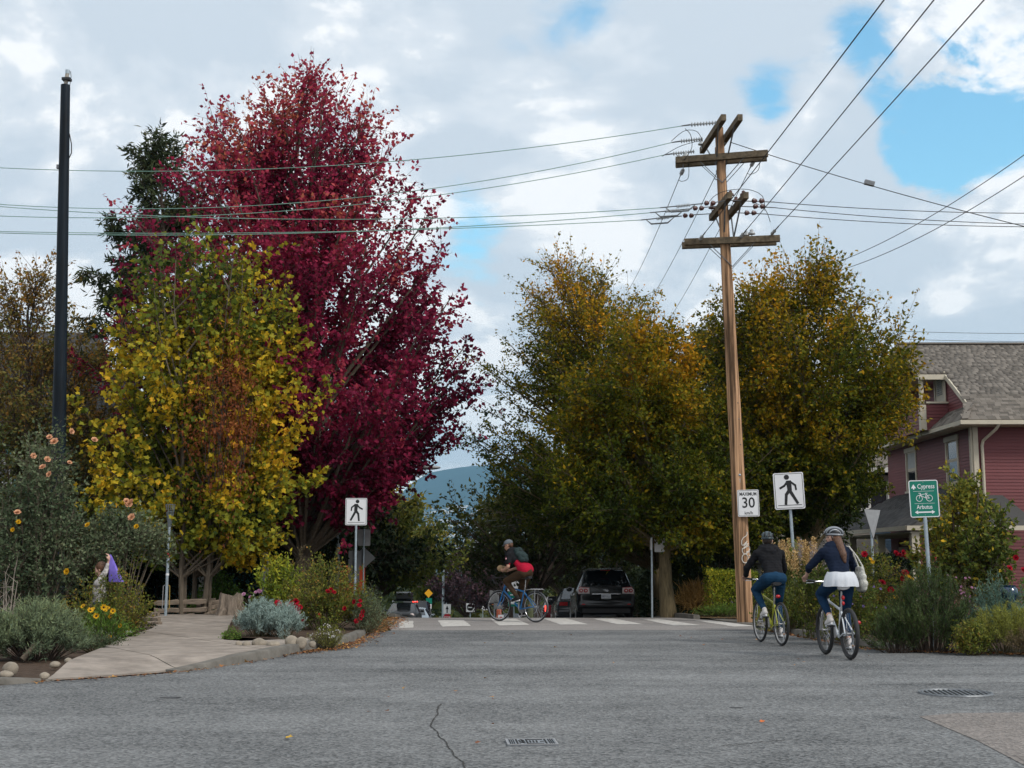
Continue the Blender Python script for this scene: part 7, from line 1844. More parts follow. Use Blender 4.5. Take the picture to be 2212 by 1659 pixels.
# blue bike: riding towards the maples
rb, fb, ha = wheelbase_pose((1153, 1346.5), (1084, 1341.5))
h_blue = R(180 - 38); mid = (rb + fb) / 2
blue = bicycle('blue city bicycle with rear rack and mudguards on the crosswalk', (mid.x, mid.y, .009), h_blue, B_BLUE, rack=True, fender=True, drop=True, bar_z=1.0, crank_a=R(-85), saddle_z=1.0, tyre=.019)
rb, fb, ha = wheelbase_pose((1689, 1395.5), (1644, 1386.5)); h_lime = R(90 + 8); mid = (rb + fb) / 2
lime = bicycle('lime green bicycle with red rear light heading away over the junction', (mid.x, mid.y, 0), h_lime, B_LIME, rim_mat=M_ALU, saddle_z=1.0, bar_z=1.07, bar_w=.31, crank_a=R(-80), lights=[((-.40, 0, .80), (.03, .04, .03), M_TAILR)], wr=.355)
rb, fb, ha = wheelbase_pose((1838, 1425.5), (1784, 1413.5)); h_white = R(90 + 5); mid = (rb + fb) / 2
white = bicycle('white mountain bicycle with fat tyres and white saddle near the kerb bed', (mid.x, mid.y, 0), h_white, B_WHITE, wr=.362, tyre=.030, susp=True, saddle_mat=M_SIGNW, saddle_z=1.0, bar_z=1.08, bar_w=.33, crank_a=R(-80), rim_mat=M_BLACKM, lights=[((-.30, 0, .86), (.02, .025, .035), M_TAILR), ((-.3, 0, .78), (.018, .022, .03), M_TAILR), ((-.60, -.10, .52), (.03, .045, .03), M_TAILR)])
# ------------------------------------------------------------------ people
M_SKIN = pm('skin', (0.48, 0.27, 0.19), .55, var=.08, scale=9, spec=.35)
M_SKINL = pm('skin_fair', (0.55, 0.33, 0.25), .55, var=.08, scale=9, spec=.35)
M_HAIR = pm('hair_brown', (0.10, 0.046, 0.024), .5, var=.5, scale=14, stretch=(5, 5, .6), bump=.5)
M_HAIRD = pm('hair_dark', (0.025, 0.016, 0.012), .5, var=.4, scale=14, stretch=(5, 5, .6), bump=.4)
def cloth(n, c, var=.18): return pm(n, c, .85, var=var, scale=7, bump=.35, spec=.15, bscale=9)
def cap_mesh(mb, p0, p1, r0, r1, seg=14):
    p0, p1 = Vector(p0), Vector(p1); d = p1 - p0; L = max(d.length, 1e-4); d /= L
    pts, rr = [], []
    for k in range(5):
        a = math.pi / 2 * (1 - k / 4); pts.append(p0 - d * r0 * math.sin(a)); rr.append(max(.0006, r0 * math.cos(a)))
    for k in range(5):
        a = math.pi / 2 * (k / 4); pts.append(p1 + d * r1 * math.sin(a)); rr.append(max(.0006, r1 * math.cos(a)))
    mb.tube(pts, rr, seg)
def blob(name, prims, mat, parent, voxel=.011, smooth=4, wr=0.0, seed=0, cut=None):
    """one continuous skin over a set of tapered limbs and masses"""
    mb = MB()
    for p in prims:
        if p[0] == 'c': cap_mesh(mb, *p[1:])
        else:
            Mx = Euler(p[3]).to_matrix() if len(p) > 3 else None
            mb.ball(p[1], p[2], 18, 12, Mx)
    me = mb.mesh('blob'); o = bpy.data.objects.new('blob', me); COL.objects.link(o)
    m = o.modifiers.new('r', 'REMESH'); m.mode = 'VOXEL'; m.voxel_size = voxel
    if smooth:
        s = o.modifiers.new('s', 'SMOOTH'); s.iterations = smooth; s.factor = .5
    dg = bpy.context.evaluated_depsgraph_get(); dg.update()
    res = bpy.data.meshes.new_from_object(o.evaluated_get(dg)); res.name = name
    bpy.data.objects.remove(o); bpy.data.meshes.remove(me)
    n = len(res.vertices); co = np.zeros(n * 3, dtype=np.float32); res.vertices.foreach_get('co', co); co = co.reshape(-1, 3)
    if wr:
        no = np.zeros(n * 3, dtype=np.float32); res.vertices.foreach_get('normal', no); no = no.reshape(-1, 3)
        w = lump(co, 22, seed) * .6 + lump(co * [1, 1, 2.2], 38, seed + 2) * .5
        co += no * (w * wr)[:, None]; res.vertices.foreach_set('co', co.ravel())
    res.polygons.foreach_set('use_smooth', [True] * len(res.polygons)); res.update()
    return link(name, res, mat, parent)
def lerp(a, b, f): return Vector(a).lerp(Vector(b), f)
def hand_prims(wrist, dirv, palm_n, side, curl=.9):
    """palm, four unequal bent fingers and a thumb leaving the side of the palm"""
    w, d, n = Vector(wrist), Vector(dirv).normalized(), Vector(palm_n).normalized()
    sd = d.cross(n).normalized() * side
    P = [('c', w, w + d * .07, .026, .030)]
    for k, (o, L) in enumerate(((.030, .072), (.010, .082), (-.010, .076), (-.028, .060))):
        a = w + d * .078 + sd * o; b = a + (d * math.cos(curl * .5) + n * math.sin(curl * .5)) * L * .5; c = b + (d * math.cos(curl * 1.5) + n * math.sin(curl * 1.5)) * L * .5
        P += [('c', w + d * .05 + sd * o * .8, a, .012, .0105), ('c', a, b, .0105, .0095), ('c', b, c, .0095, .0085)]
    a = w + d * .025 + sd * .03; b = a + (sd * .6 + d * .7 + n * .4).normalized() * .038; c = b + (d * .8 + n * .6).normalized() * .032
    P += [('c', a, b, .014, .011), ('c', b, c, .011, .009)]
    return P
def head_prims(c, yaw, pitch, s=1.0):
    Mx = Matrix.Translation(c) @ Matrix.Rotation(yaw, 4, 'Z') @ Matrix.Rotation(pitch, 4, 'Y')
    q = lambda x, y, z: tuple(Mx @ Vector((x * s, y * s, z * s)))
    e = Mx.to_euler()
    E = lambda p, r: ('e', q(*p), tuple(x * s for x in r), tuple(e))
    return Mx, [E((-.008, 0, .03), (.098, .078, .098)), E((.028, 0, -.045), (.064, .058, .072)), E((.06, 0, -.085), (.030, .032, .024)), E((.078, 0, .018), (.02, .05, .016)),
                ('c', q(.088, 0, .005), q(.112, 0, -.030), .009 * s, .014 * s), E((.088, 0, -.062), (.014, .024, .010)), E((.05, .045, -.02), (.035, .022, .03)), E((.05, -.045, -.02), (.035, .022, .03)),
                E((-.005, .08, -.012), (.018, .010, .030)), E((-.005, -.08, -.012), (.018, .010, .030))]
def face_parts(t, Mx, s=1.0):
    for sg in (1, -1):
        e = MB().ball((0, 0, 0), (.012 * s, .015 * s, .008 * s), 8, 6).build('eye', pm('eye_dark', (.05, .04, .035), .2), t, True); e.matrix_local = Mx @ Matrix.Translation((.083 * s, sg * .032 * s, -.002 * s))
        b = MB().ball((0, 0, 0), (.008, .02, .004), 8, 4).build('eyebrow', M_HAIRD, t, True); b.matrix_local = Mx @ Matrix.Translation((.093 * s, sg * .034 * s, .026 * s))
    m = MB().ball((0, 0, 0), (.008, .022, .0055), 8, 6).build('mouth', pm('lips', (.36, .13, .11), .5), t, True); m.matrix_local = Mx @ Matrix.Translation((.099 * s, 0, -.062 * s))
def helmet(t, Mx, shell, dark, s=1.0):
    """vented cycling helmet: ribs over a dark inner shell, peak and straps"""
    h = MB()
    h.ball((-.008, 0, .055), (.125 * s, .095 * s, .088 * s), 20, 12)
    # keep only the upper part
    V = [v if v[2] > .02 else (v[0], v[1], .02 + (v[2] - .02) * .12) for v in map(tuple, h.v)]; h.v = V
    o = h.build('helmet', dark, t, True); o.matrix_local = Mx @ Matrix.Rotation(R(-6), 4, 'Y')
    for k, off in enumerate((-.075, -.042, -.012, .022, .052, .080)):
        f = math.sqrt(max(.05, 1 - (off / .098) ** 2))
        pts = []
        for i in range(13):
            a = math.pi * (.02 + .96 * i / 12); pts.append((-.008 + .142 * s * f * math.cos(a), off * 1.05 * s + .012 * math.sin(a * 2) * (1 if k % 2 else -1), .045 + .102 * s * f * math.sin(a)))
        MB().tube(pts, [.004 + .008 * math.sin(math.pi * i / 12) for i in range(13)], 7).build('rib', shell, o, True)
    MB().torus((-.008, 0, .035), .112 * s, .013, 'Z', 28, 8).build('rim', shell, o, True).scale = (1.08, .86, 1)
    MB().box((.132 * s, 0, .045), (.06, .11, .008), (0, .25, 0)).build('visor', dark, o)
    for sg in (1, -1):
        st = MB().tube([(.03, sg * .084 * s, .02), (.02, sg * .080 * s, -.04), (.035, sg * .04, -.105), (.04, 0, -.112)], .005, 5).build('strap', pm('strap_grey', (.3, .3, .3), .7), t); st.matrix_local = Mx
def shoe(t, ankle, toe_dir, mat, sole):
    a = Vector(ankle); d = Vector(toe_dir).normalized()
    blob('shoe', [('c', a + Vector((0, 0, .01)), a + Vector((0, 0, -.04)), .042, .044), ('c', a + Vector((0, 0, -.055)) - d * .04, a + d * .13 + Vector((0, 0, -.065)), .042, .036), ('c', a + d * .05 + Vector((0, 0, -.045)), a + d * .12 + Vector((0, 0, -.06)), .042, .034)], mat, t, .012, 3)
    b = a + Vector((0, 0, -.10)); MB().tube([b - d * .08, b - d * .03, b + d * .06, b + d * .15, b + d * .17], [.018, .022, .022, .02, .012], 8).build('sole', sole, t, True)
def rider(label, bike, hd, J, body_m, top_m, leg_m, shoe_m, top_extra=(), sleeve=1.0, leg_end=.92, head=(0, 0), hands=(), torso=None, skirt=None):
    """J: joints in the bicycle's frame"""
    t = thing('person', label, 'person', bike.location, hd)
    J = {k: Vector(v) for k, v in J.items()}
    Mx, hp = head_prims(J['head'], head[0], head[1])
    P = list(hp) + [('c', J['neck'] - Vector((0, 0, .05)), J['head'] + Vector((-.015, 0, -.05)), .058, .052)]
    P += [('c', J['hip'], J['chest'], .085, .088), ('c', J['chest'], J['neck'], .088, .06)]
    for s in 'lr':
        sg = 1 if s == 'l' else -1
        P += [('c', J['neck'] - Vector((.02, 0, .08)), J['sh' + s], .07, .058), ('c', J['sh' + s], J['el' + s], .050, .040), ('c', J['el' + s], J['wr' + s], .040, .027)]
        P += [('c', J['hip' + s], J['kn' + s], .085, .055), ('c', J['kn' + s], lerp(J['kn' + s], J['an' + s], .35), .055, .055), ('c', lerp(J['kn' + s], J['an' + s], .35), J['an' + s], .055, .036)]
        P += hand_prims(J['wr' + s], *hands[0 if s == 'l' else 1])
    blob('body', P, body_m, t, .011, 3)
    face_parts(t, Mx)
    # upper garment
    w = J.get('w', Vector((.13, .165, 0)))
    side = (J['shl'] - J['shr']).normalized(); up = (J['neck'] - J['hip']).normalized(); fw = side.cross(up)
    Q = []
    hipw, chw, shw = torso or (.145, .155, .15)
    for (f, ww, dp) in ((0.02, hipw, .105), (.2, hipw * .98, .1), (.42, (hipw + chw) / 2 * .95, .105), (.65, chw, .115), (.85, chw * .95, .105)):
        c = lerp(J['hip'], J['neck'], f)
        for k in (-1, -.45, .45, 1): Q.append(('c', c + side * (k * (ww - .07)), c + side * (k * (ww - .07)) + up * .08, dp * (.88 if abs(k) == 1 else 1), dp * (.88 if abs(k) == 1 else 1)))
    for s in 'lr':
        Q += [('c', lerp(J['hip'], J['neck'], .88), J['sh' + s], .095, .082), ('c', J['sh' + s], J['el' + s], .073, .058)]
        if sleeve > 1: Q.append(('c', J['el' + s], lerp(J['el' + s], J['wr' + s], min(1.0, sleeve - 1)), .058, .044))
        elif sleeve < 1: Q[-1] = ('c', J['sh' + s], lerp(J['sh' + s], J['el' + s], sleeve), .076, .072)
    Q += list(top_extra)
    top = blob('top', Q, top_m, t, .015, 3, .010, 3)
    Lg = []
    for s in 'lr':
        k = J['kn' + s]; a = J['an' + s]
        Lg += [('c', J['hip' + s], lerp(J['hip' + s], k, .55), .118, .10), ('c', lerp(J['hip' + s], k, .55), k, .10, .075), ('c', k, lerp(k, a, .35), .073, .07), ('c', lerp(k, a, .35), lerp(k, a, leg_end), .07, .052), ('c', J['hip'] + Vector((-.03, 0, 0)), J['hip' + s] + Vector((-.03, 0, .0)), .118, .116)]
    Lg += [('c', J['hip'], lerp(J['hip'], J['neck'], .08), .10, .09)]
    blob('trousers', Lg, leg_m, t, .015, 3, .007, 8)
    for s in 'lr': shoe(t, J['an' + s] + Vector((0, 0, -.0)), J.get('toe' + s, Vector((1, 0, -.1))), shoe_m, J.get('sole', None) or M_SIGNW)
    return t, Mx, top
DEN = cloth('denim_blue', (0.009, 0.038, 0.08)); DENW = cloth('denim_navy', (0.007, 0.028, 0.068))
BLACKJ = cloth('black_softshell', (0.011, 0.011, 0.013)); NAVYC = cloth('navy_knit', (0.008, 0.014, 0.032)); BLOUSE = cloth('white_blouse', (0.60, 0.62, 0.66), .06)
REDT = cloth('red_jersey', (0.36, 0.008, 0.03)); BROWNP = cloth('brown_trousers', (0.045, 0.026, 0.014)); WSHOE = cloth('white_canvas', (0.55, 0.52, 0.50), .1); DSHOE = cloth('dark_shoe', (.02, .018, .017))

# woman on the white bicycle
J = dict(hip=(-.25, 0, 1.10), hipl=(-.21, .095, 1.09), hipr=(-.21, -.095, 1.09), chest=(-.13, 0, 1.38), neck=(-.03, 0, 1.58), head=(.015, 0, 1.735),
         shl=(-.05, .175, 1.51), shr=(-.05, -.175, 1.51), ell=(.07, .36, 1.30), elr=(.09, -.32, 1.27), wrl=(.22, .36, 1.17), wrr=(.22, -.335, 1.15),
         knl=(.19, .17, .90), knr=(.03, -.14, .66), anl=(-.10, .135, .575), anr=(-.10, -.135, .245), toel=(1, .05, -.22), toer=(1, -.1, -.12))
hn = [((1, -.1, -.35), (-.1, 0, -1), 1), ((1, .1, -.35), (-.1, 0, -1), -1)]
t, Mx, top = rider('woman in navy cardigan, white blouse and silver helmet riding the white bicycle', white, h_white, J, M_SKINL, NAVYC, DENW, WSHOE, sleeve=1.45, leg_end=.80, head=(R(80), R(4)), hands=hn, torso=(.135, .15, .15))
helmet(t, Mx, pm('helmet_silver', (.26, .28, .31), .3, var=.1), pm('helmet_black', (.015, .016, .018), .4))
# blouse hem flaring below the cardigan
V, F = [], []; n = 72
for (z, rx, ry) in ((1.23, .165, .190), (1.165, .205, .222), (1.085, .225, .245), (1.02, .228, .248)):
    for k in range(n):
        a = 2 * math.pi * k / n; fl = 1 + (.022 * math.sin(k * 1.05) + .02 * math.sin(k * 1.9 + 1)) * (1.25 - z) / .2
        V.append((-.235 + rx * fl * math.cos(a) * .95, ry * fl * math.sin(a), z + .004 * math.sin(k * .5)))
for i in range(3):
    for k in range(n): F.append((i * n + k, i * n + (k + 1) % n, (i + 1) * n + (k + 1) % n, (i + 1) * n + k))
V2 = [(x * 1 - 0, y, z) for x, y, z in V]
MB().add(V, F).build('blouse', BLOUSE, t, True)
hq = lambda x, y, z: tuple(Mx @ Vector((x, y, z)))
blob('hair', [('e', hq(-.03, 0, .02), (.09, .088, .085), tuple(Mx.to_euler())), ('c', hq(-.05, .0, -.02), hq(-.075, -.01, -.10), .065, .05), ('c', (-.05, -.03, 1.69), (-.13, -.05, 1.58), .068, .06), ('c', (-.13, -.05, 1.58), (-.195, -.06, 1.48), .06, .055), ('c', (-.195, -.06, 1.48), (-.235, -.07, 1.37), .055, .024), ('c', hq(.02, .06, 0), hq(0, .07, -.07), .03, .02), ('c', hq(.03, -.06, 0), hq(.0, -.07, -.07), .03, .02)], M_HAIR, t, .010, 3, .004)
# tote bag on her far shoulder
tb = thing('tote_bag', 'white textured tote bag hanging from the woman\'s shoulder', 'bag', white.location, h_white)
blob('body', [('c', (-.27, -.315, 1.28), (-.05, -.315, 1.28), .028, .028), ('c', (-.28, -.325, 1.16), (-.04, -.325, 1.16), .048, .048), ('c', (-.28, -.33, 1.06), (-.04, -.33, 1.06), .06, .06), ('c', (-.25, -.33, .99), (-.07, -.33, .99), .05, .05), ('c', (-.27, -.315, 1.28), (-.27, -.33, 1.0), .028, .05), ('c', (-.05, -.315, 1.28), (-.05, -.33, 1.0), .028, .05), ('c', (-.16, -.315, 1.28), (-.16, -.33, 1.0), .028, .055)], pm('tote_weave', (.50, .49, .44), .85, var=.3, scale=28, bump=1.0, bscale=28), tb, .014, 8, .0015, 5)
for dx in (-.09, .09): MB().tube([(-.16 + dx, -.33, 1.30), (-.13 + dx * .6, -.27, 1.45), (-.07 + dx * .2, -.19, 1.595), (-.05, -.12, 1.60)], .012, 6).build('strap', pm('tote_weave', (.5, .49, .44), .85), tb, True)
MB().tube([(-.26, -.335, .955), (-.16, -.34, .945), (-.06, -.335, .955)], .022, 7).build('base', M_TRIMB, tb, True)
# man on the lime bicycle
J = dict(hip=(-.25, 0, 1.10), hipl=(-.21, .10, 1.09), hipr=(-.21, -.10, 1.09), chest=(-.10, 0, 1.38), neck=(.0, 0, 1.58), head=(.045, 0, 1.735),
         shl=(-.01, .20, 1.51), shr=(-.01, -.20, 1.51), ell=(.10, .36, 1.27), elr=(.13, -.31, 1.25), wrl=(.22, .34, 1.135), wrr=(.24, -.32, 1.13),
         knl=(.20, .19, .90), knr=(.04, -.15, .66), anl=(-.10, .135, .57), anr=(-.10, -.135, .24), toel=(1, .05, -.2), toer=(1, -.1, -.12))
t, Mx, top = rider('man in black hooded jacket, jeans and dark helmet riding the lime bicycle', lime, h_lime, J, M_SKIN, BLACKJ, DEN, WSHOE, sleeve=1.95, leg_end=.86, head=(R(-22), R(6)), hands=[((1, -.1, -.25), (-.1, 0, -1), 1), ((1, .1, -.25), (-.1, 0, -1), -1)], torso=(.15, .175, .16),
                   top_extra=[('c', (-.09, -.075, 1.575), (-.09, .075, 1.575), .06, .06), ('c', (-.12, -.05, 1.54), (-.12, .05, 1.54), .055, .055)])
helmet(t, Mx, pm('helmet_teal', (.06, .085, .095), .35, var=.15), pm('helmet_black', (.015, .016, .018), .4))
blob('hair', [('e', tuple(Mx @ Vector((-.03, 0, .0))), (.082, .082, .09), tuple(Mx.to_euler()))], M_HAIRD, t, .011, 3)
# man on the blue bicycle, hands off the bar, carrying a parcel
J = dict(hip=(-.26, 0, 1.12), hipl=(-.21, .10, 1.10), hipr=(-.21, -.10, 1.10), chest=(-.05, 0, 1.38), neck=(.14, 0, 1.58), head=(.26, 0, 1.735),
         shl=(.10, .20, 1.50), shr=(.10, -.20, 1.50), ell=(.06, .27, 1.25), elr=(.08, -.27, 1.25), wrl=(.31, .13, 1.17), wrr=(.31, -.11, 1.17),
         knl=(.22, .15, .92), knr=(.03, -.14, .67), anl=(-.09, .135, .575), anr=(-.09, -.135, .245), toel=(1, .05, -.25), toer=(1, -.05, -.15))
t, Mx, top = rider('man in red and black jersey and grey cap riding hands free on blue bicycle', blue, h_blue, J, M_SKIN, REDT, BROWNP, DSHOE, sleeve=.62, leg_end=.9, head=(R(18), R(16)), hands=[((1, -.35, .1), (.1, -1, .1), 1, .5), ((1, .35, .1), (.1, 1, .1), -1, .5)], torso=(.158, .165, .16),
                   top_extra=[('c', (-.25, -.08, 1.19), (-.25, .08, 1.19), .13, .13), ('c', (-.21, -.1, 1.22), (-.21, .1, 1.22), .12, .12)])
blob('yoke', [('c', (.06, -.085, 1.49), (.128, -.075, 1.575), .118, .112), ('c', (.06, .085, 1.49), (.128, .075, 1.575), .118, .112), ('c', (.06, -.03, 1.49), (.135, -.03, 1.585), .122, .115), ('c', (.06, .03, 1.49), (.135, .03, 1.585), .122, .115), ('c', (-.02, -.07, 1.40), (-.02, .07, 1.40), .118, .118), ('c', (.0, -.12, 1.42), (.0, .12, 1.42), .105, .105), ('c', (.06, .0, 1.49), (.14, .0, 1.57), .128, .105), ('c', (.10, .08, 1.51), (.1, .2, 1.50), .108, .092), ('c', (.10, -.08, 1.51), (.1, -.2, 1.50), .108, .092), ('c', (.03, .07, 1.46), (.12, .05, 1.57), .11, .09), ('c', (.03, -.07, 1.46), (.12, -.05, 1.57), .11, .09), ('c', (.10, .2, 1.50), (.075, .245, 1.35), .082, .078), ('c', (.10, -.2, 1.50), (.085, -.245, 1.35), .082, .078), ('c', (.14, 0, 1.47), (.2, 0, 1.585), .08, .07)], BLACKJ, t, .014, 4, .005, 2)
MB().ball((.08, .325, 1.43), (.022, .012, .022), 10, 6).build('badge', pm('badge_pink', (.6, .3, .32), .6), t, True)
cp = MB(); cp.ball((-.008, 0, .055), (.112, .092, .085), 20, 12); cp.v = [v if v[2] > .035 else (v[0], v[1], .035 + (v[2] - .035) * .05) for v in map(tuple, cp.v)]
cpo = cp.build('cap', cloth('grey_cap', (.13, .145, .16)), t, True); cpo.matrix_local = Mx
MB().add([(.075 + .095 * math.cos(a), .075 * math.sin(a) / .9, .038 + .006 * math.cos(2 * a) - .012 * math.cos(a)) for a in [R(-90 + 180 * k / 12) for k in range(13)]] + [(.06, .078 * math.sin(a), .05) for a in [R(-90 + 180 * k / 12) for k in range(13)]], [(k, k + 1, k + 14, k + 13) for k in range(12)]).build('visor', cloth('grey_cap', (.13, .145, .16)), cpo, True)
blob('hair', [('e', tuple(Mx @ Vector((-.035, 0, -.0))), (.078, .082, .075), tuple(Mx.to_euler()))], M_HAIR, t, .011, 3)
gl = MB().torus((.098, .034, 0), .022, .0035, 'X', 16, 5).torus((.098, -.034, 0), .022, .0035, 'X', 16, 5).tube([(.09, .055, 0), (.0, .08, .0)], .003, 4).build('glasses', M_BLACKM, t); gl.matrix_local = Mx
bp = thing('backpack', 'dark green backpack on the cyclist in the red and black jersey', 'backpack', blue.location, h_blue)
tl = Matrix.Translation((-.10, 0, 1.52)) @ Matrix.Rotation(R(38), 4, 'Y') @ Matrix.Diagonal((.85, .85, .8, 1))
GRN = cloth('pack_green', (.025, .04, .04))
o = blob('body', [('c', (0, -.09, -.17), (0, .09, -.17), .085, .085), ('c', (0, -.1, 0), (0, .1, 0), .095, .095), ('c', (0, -.08, .16), (0, .08, .16), .08, .08), ('c', (-.07, -.06, -.1), (-.07, .06, -.1), .07, .07), ('c', (0, -.09, -.17), (0, -.08, .16), .085, .08), ('c', (0, .09, -.17), (0, .08, .16), .085, .08), ('c', (-.03, 0, -.15), (-.03, 0, .15), .09, .085)], GRN, bp, .012, 4, .004, 4); o.matrix_local = tl
for s in (1, -1): MB().tube([tuple(tl @ Vector((.06, s * .09, .18))), (.1, s * .13, 1.63), (.22, s * .13, 1.5), (.12, s * .17, 1.3), tuple(tl @ Vector((.06, s * .12, -.18)))], [.02] * 5, 6).build('strap', BLACKJ, bp, True)
MB().tube([tuple(tl @ Vector((-.09, -.1, .1))), tuple(tl @ Vector((-.12, 0, .05))), tuple(tl @ Vector((-.09, .1, .1)))], .006, 5).build('zip', M_BLACKM, bp)
pc = thing('paper_parcel', 'brown paper parcel held in front by the cyclist in red and black', 'parcel', blue.location, h_blue)
o = blob('wrap', [('c', (.41, -.06, 1.19), (.45, .07, 1.21), .07, .075), ('c', (.47, -.03, 1.2), (.49, .05, 1.21), .05, .055)], pm('kraft_paper', (.36, .24, .13), .8, var=.2, scale=16, bump=.8), pc, .012, 2, .008, 6)
# child behind the spirea, swinging a violet cloth
b = at(214, 1300, 22.1); b.z = .06
zc = at(214, 1230, 22.1).z - b.z
t = thing('person', 'child in patterned top raising one arm behind the spirea shrub', 'person', b, R(180))
Mx, hp = head_prims(Vector((0, 0, zc)), 0, R(12), .93)
s_ = zc - .17
P = list(hp) + [('c', (-.01, 0, s_ - .02), (-.01, 0, zc - .04), .042, .04), ('c', (0, 0, .55), (0, 0, s_ - .1), .09, .1), ('c', (0, -.1, s_ - .06), (0, .1, s_ - .06), .05, .05), ('c', (0, .1, s_ - .06), (-.12, .12, s_ + .12), .042, .034), ('c', (-.12, .12, s_ + .12), (-.17, .10, s_ + .31), .034, .024), ('c', (0, -.12, s_ - .06), (.03, -.15, s_ - .25), .042, .034), ('c', (.03, -.15, s_ - .25), (.12, -.12, s_ - .38), .034, .024),
     ('c', (0, .06, .55), (.02, .07, .3), .07, .05), ('c', (.02, .07, .3), (0, .07, .02), .05, .035), ('c', (0, -.06, .55), (.02, -.07, .3), .07, .05), ('c', (.02, -.07, .3), (0, -.07, .02), .05, .035), ('c', (0, .07, 0.02), (.1, .07, 0.0), .03, .025), ('c', (0, -.07, .02), (.1, -.07, 0.0), .03, .025)]
P += hand_prims((-.17, .10, s_ + .31), (0, 0, 1), (1, 0, 0), 1, .9) + hand_prims((.12, -.12, s_ - .38), (.6, 0, -.8), (0, 1, 0), 1, .6)
blob('body', P, M_SKINL, t, .011, 3); face_parts(t, Mx, .93)
blob('top', [('c', (0, 0, .56), (0, 0, s_ - .1), .13, .115), ('c', (0, -.1, s_ - .06), (0, .1, s_ - .06), .068, .068), ('c', (0, .1, s_ - .06), (-.12, .12, s_ + .12), .058, .046), ('c', (-.12, .12, s_ + .12), (-.158, .105, s_ + .25), .046, .036), ('c', (0, -.12, s_ - .06), (.03, -.15, s_ - .25), .058, .048)], pm('pattern_top', (.45, .42, .40), .85, var=.7, scale=18), t, .012, 4, .004)
blob('shorts', [('c', (0, .06, .56), (.02, .07, .3), .09, .08), ('c', (0, -.06, .56), (.02, -.07, .3), .09, .08), ('c', (0, -.04, .56), (0, .04, .58), .11, .11)], DEN, t, .012, 4)
hq = lambda x, y, z: tuple(Mx @ Vector((x, y, z)))
blob('hair', [('e', hq(-.025, 0, .035), (.1, .088, .1), tuple(Mx.to_euler())), ('c', hq(-.06, 0, 0), hq(-.08, 0, -.06), .06, .045)], M_HAIR, t, .010, 3, .004)
ct = thing('violet_cloth', 'violet cloth dangling from the raised hand of the child', 'cloth', b, R(180))
V, F = [], []; nu, nv = 12, 14
for i in range(nv + 1):
    f = i / nv
    for k in range(nu):
        a = 2 * math.pi * k / nu; r_ = .015 + .095 * f ** .8 * (1 + .35 * math.sin(3 * a + 2 * f))
        V.append((-.185 - .14 * f + r_ * math.cos(a), .10 + r_ * .55 * math.sin(a), s_ + .42 - .46 * f))
for i in range(nv):
    for k in range(nu): F.append((i * nu + k, i * nu + (k + 1) % nu, (i + 1) * nu + (k + 1) % nu, (i + 1) * nu + k))
MB().add(V, F).build('fabric', cloth('violet_fabric', (.20, .15, .55)), ct, True)
# someone in orange far down the street
p = at(1078, 1345, 84)
zb = hill(84); H = at(1078, 1306, 84).z - zb
t = thing('person', 'distant person in an orange top beside the parking plate', 'person', (p.x, 84, zb), R(200))
Mx, hp = head_prims(Vector((.02, 0, H - .12)), 0, 0)
P = list(hp) + [('c', (0, 0, H - .3), (0, 0, H - .18), .055, .05), ('c', (0, 0, .9), (0, 0, H - .35), .12, .13)] + [q for s in (1, -1) for q in (('c', (0, s * .15, H - .33), (.02, s * .24, H - .62), .05, .04), ('c', (.02, s * .24, H - .62), (.12, s * .22, H - .85), .04, .028), ('c', (0, s * .09, .9), (.03 * s, s * .1, .48), .085, .06), ('c', (.03 * s, s * .1, .48), (-.02 * s, s * .1, .06), .06, .038), ('c', (0, s * .1, .04), (.14, s * .11, .03), .04, .03))] + hand_prims((.12, .22, H - .85), (.3, 0, -1), (0, -1, 0), 1, .6) + hand_prims((.12, -.22, H - .85), (.3, 0, -1), (0, 1, 0), -1, .6)
blob('body', P, M_SKIN, t, .016, 3); face_parts(t, Mx)
blob('top', [('c', (0, -.05, .95), (0, -.05, H - .38), .14, .15), ('c', (0, .05, .95), (0, .05, H - .38), .14, .15), ('c', (0, .16, H - .34), (.02, .24, H - .6), .07, .06), ('c', (0, -.16, H - .34), (.02, -.24, H - .6), .07, .06)], cloth('orange_top', (.55, .13, .06)), t, .015, 4)
blob('trousers', [('c', (0, s * .08, .93), (.03 * s, s * .1, .48), .115, .08) for s in (1, -1)] + [('c', (.03 * s, s * .1, .48), (-.02 * s, s * .1, .1), .08, .055) for s in (1, -1)], DEN, t, .015, 4)
blob('hair', [('e', tuple(Mx @ Vector((-.025, 0, .04))), (.1, .088, .09))], M_HAIRD, t, .012, 3)
# ------------------------------------------------------------------ stones, logs, litter, far view, haze
M_STONE = pm('field_stone', (.27, .23, .18), .9, var=.35, scale=7, bump=.6, detail=8, rnd=.15)
M_LOG = pm('split_log', (.20, .155, .115), .9, var=.45, scale=5, bump=.9, stretch=(.6, 5, 5), detail=9)
M_STUMP = pm('stump_wood', (.19, .15, .115), .95, var=.5, scale=6, bump=1.0, stretch=(3, 3, .6), detail=9)
rs = random.Random(12)
def stone(label, x, y, w, h, seed, group=None, z=.1):
    g = gnd(x, y, z); g.y += .12; k = g.y / FPX
    rng = np.random.default_rng(seed); bm = bmesh.new(); bmesh.ops.create_icosphere(bm, subdivisions=3, radius=1)
    co = np.array([v.co[:] for v in bm.verts]); d = 1 + .16 * lump(co, 1.6, seed) + .05 * lump(co, 4.5, seed + 2)
    for v, q, f in zip(bm.verts, co, d): v.co = Vector((q[0] * f * w * k / 2, q[1] * f * w * k * .4, q[2] * f * h * k * .8 + h * k * .4))
    me = bpy.data.meshes.new('stone'); bm.to_mesh(me); bm.free(); me.polygons.foreach_set('use_smooth', [True] * len(me.polygons))
    o = link('stone', me, M_STONE, None, (g.x, g.y, z), (0, 0, rng.uniform(0, .6))); tag(o, label, 'stone', group)
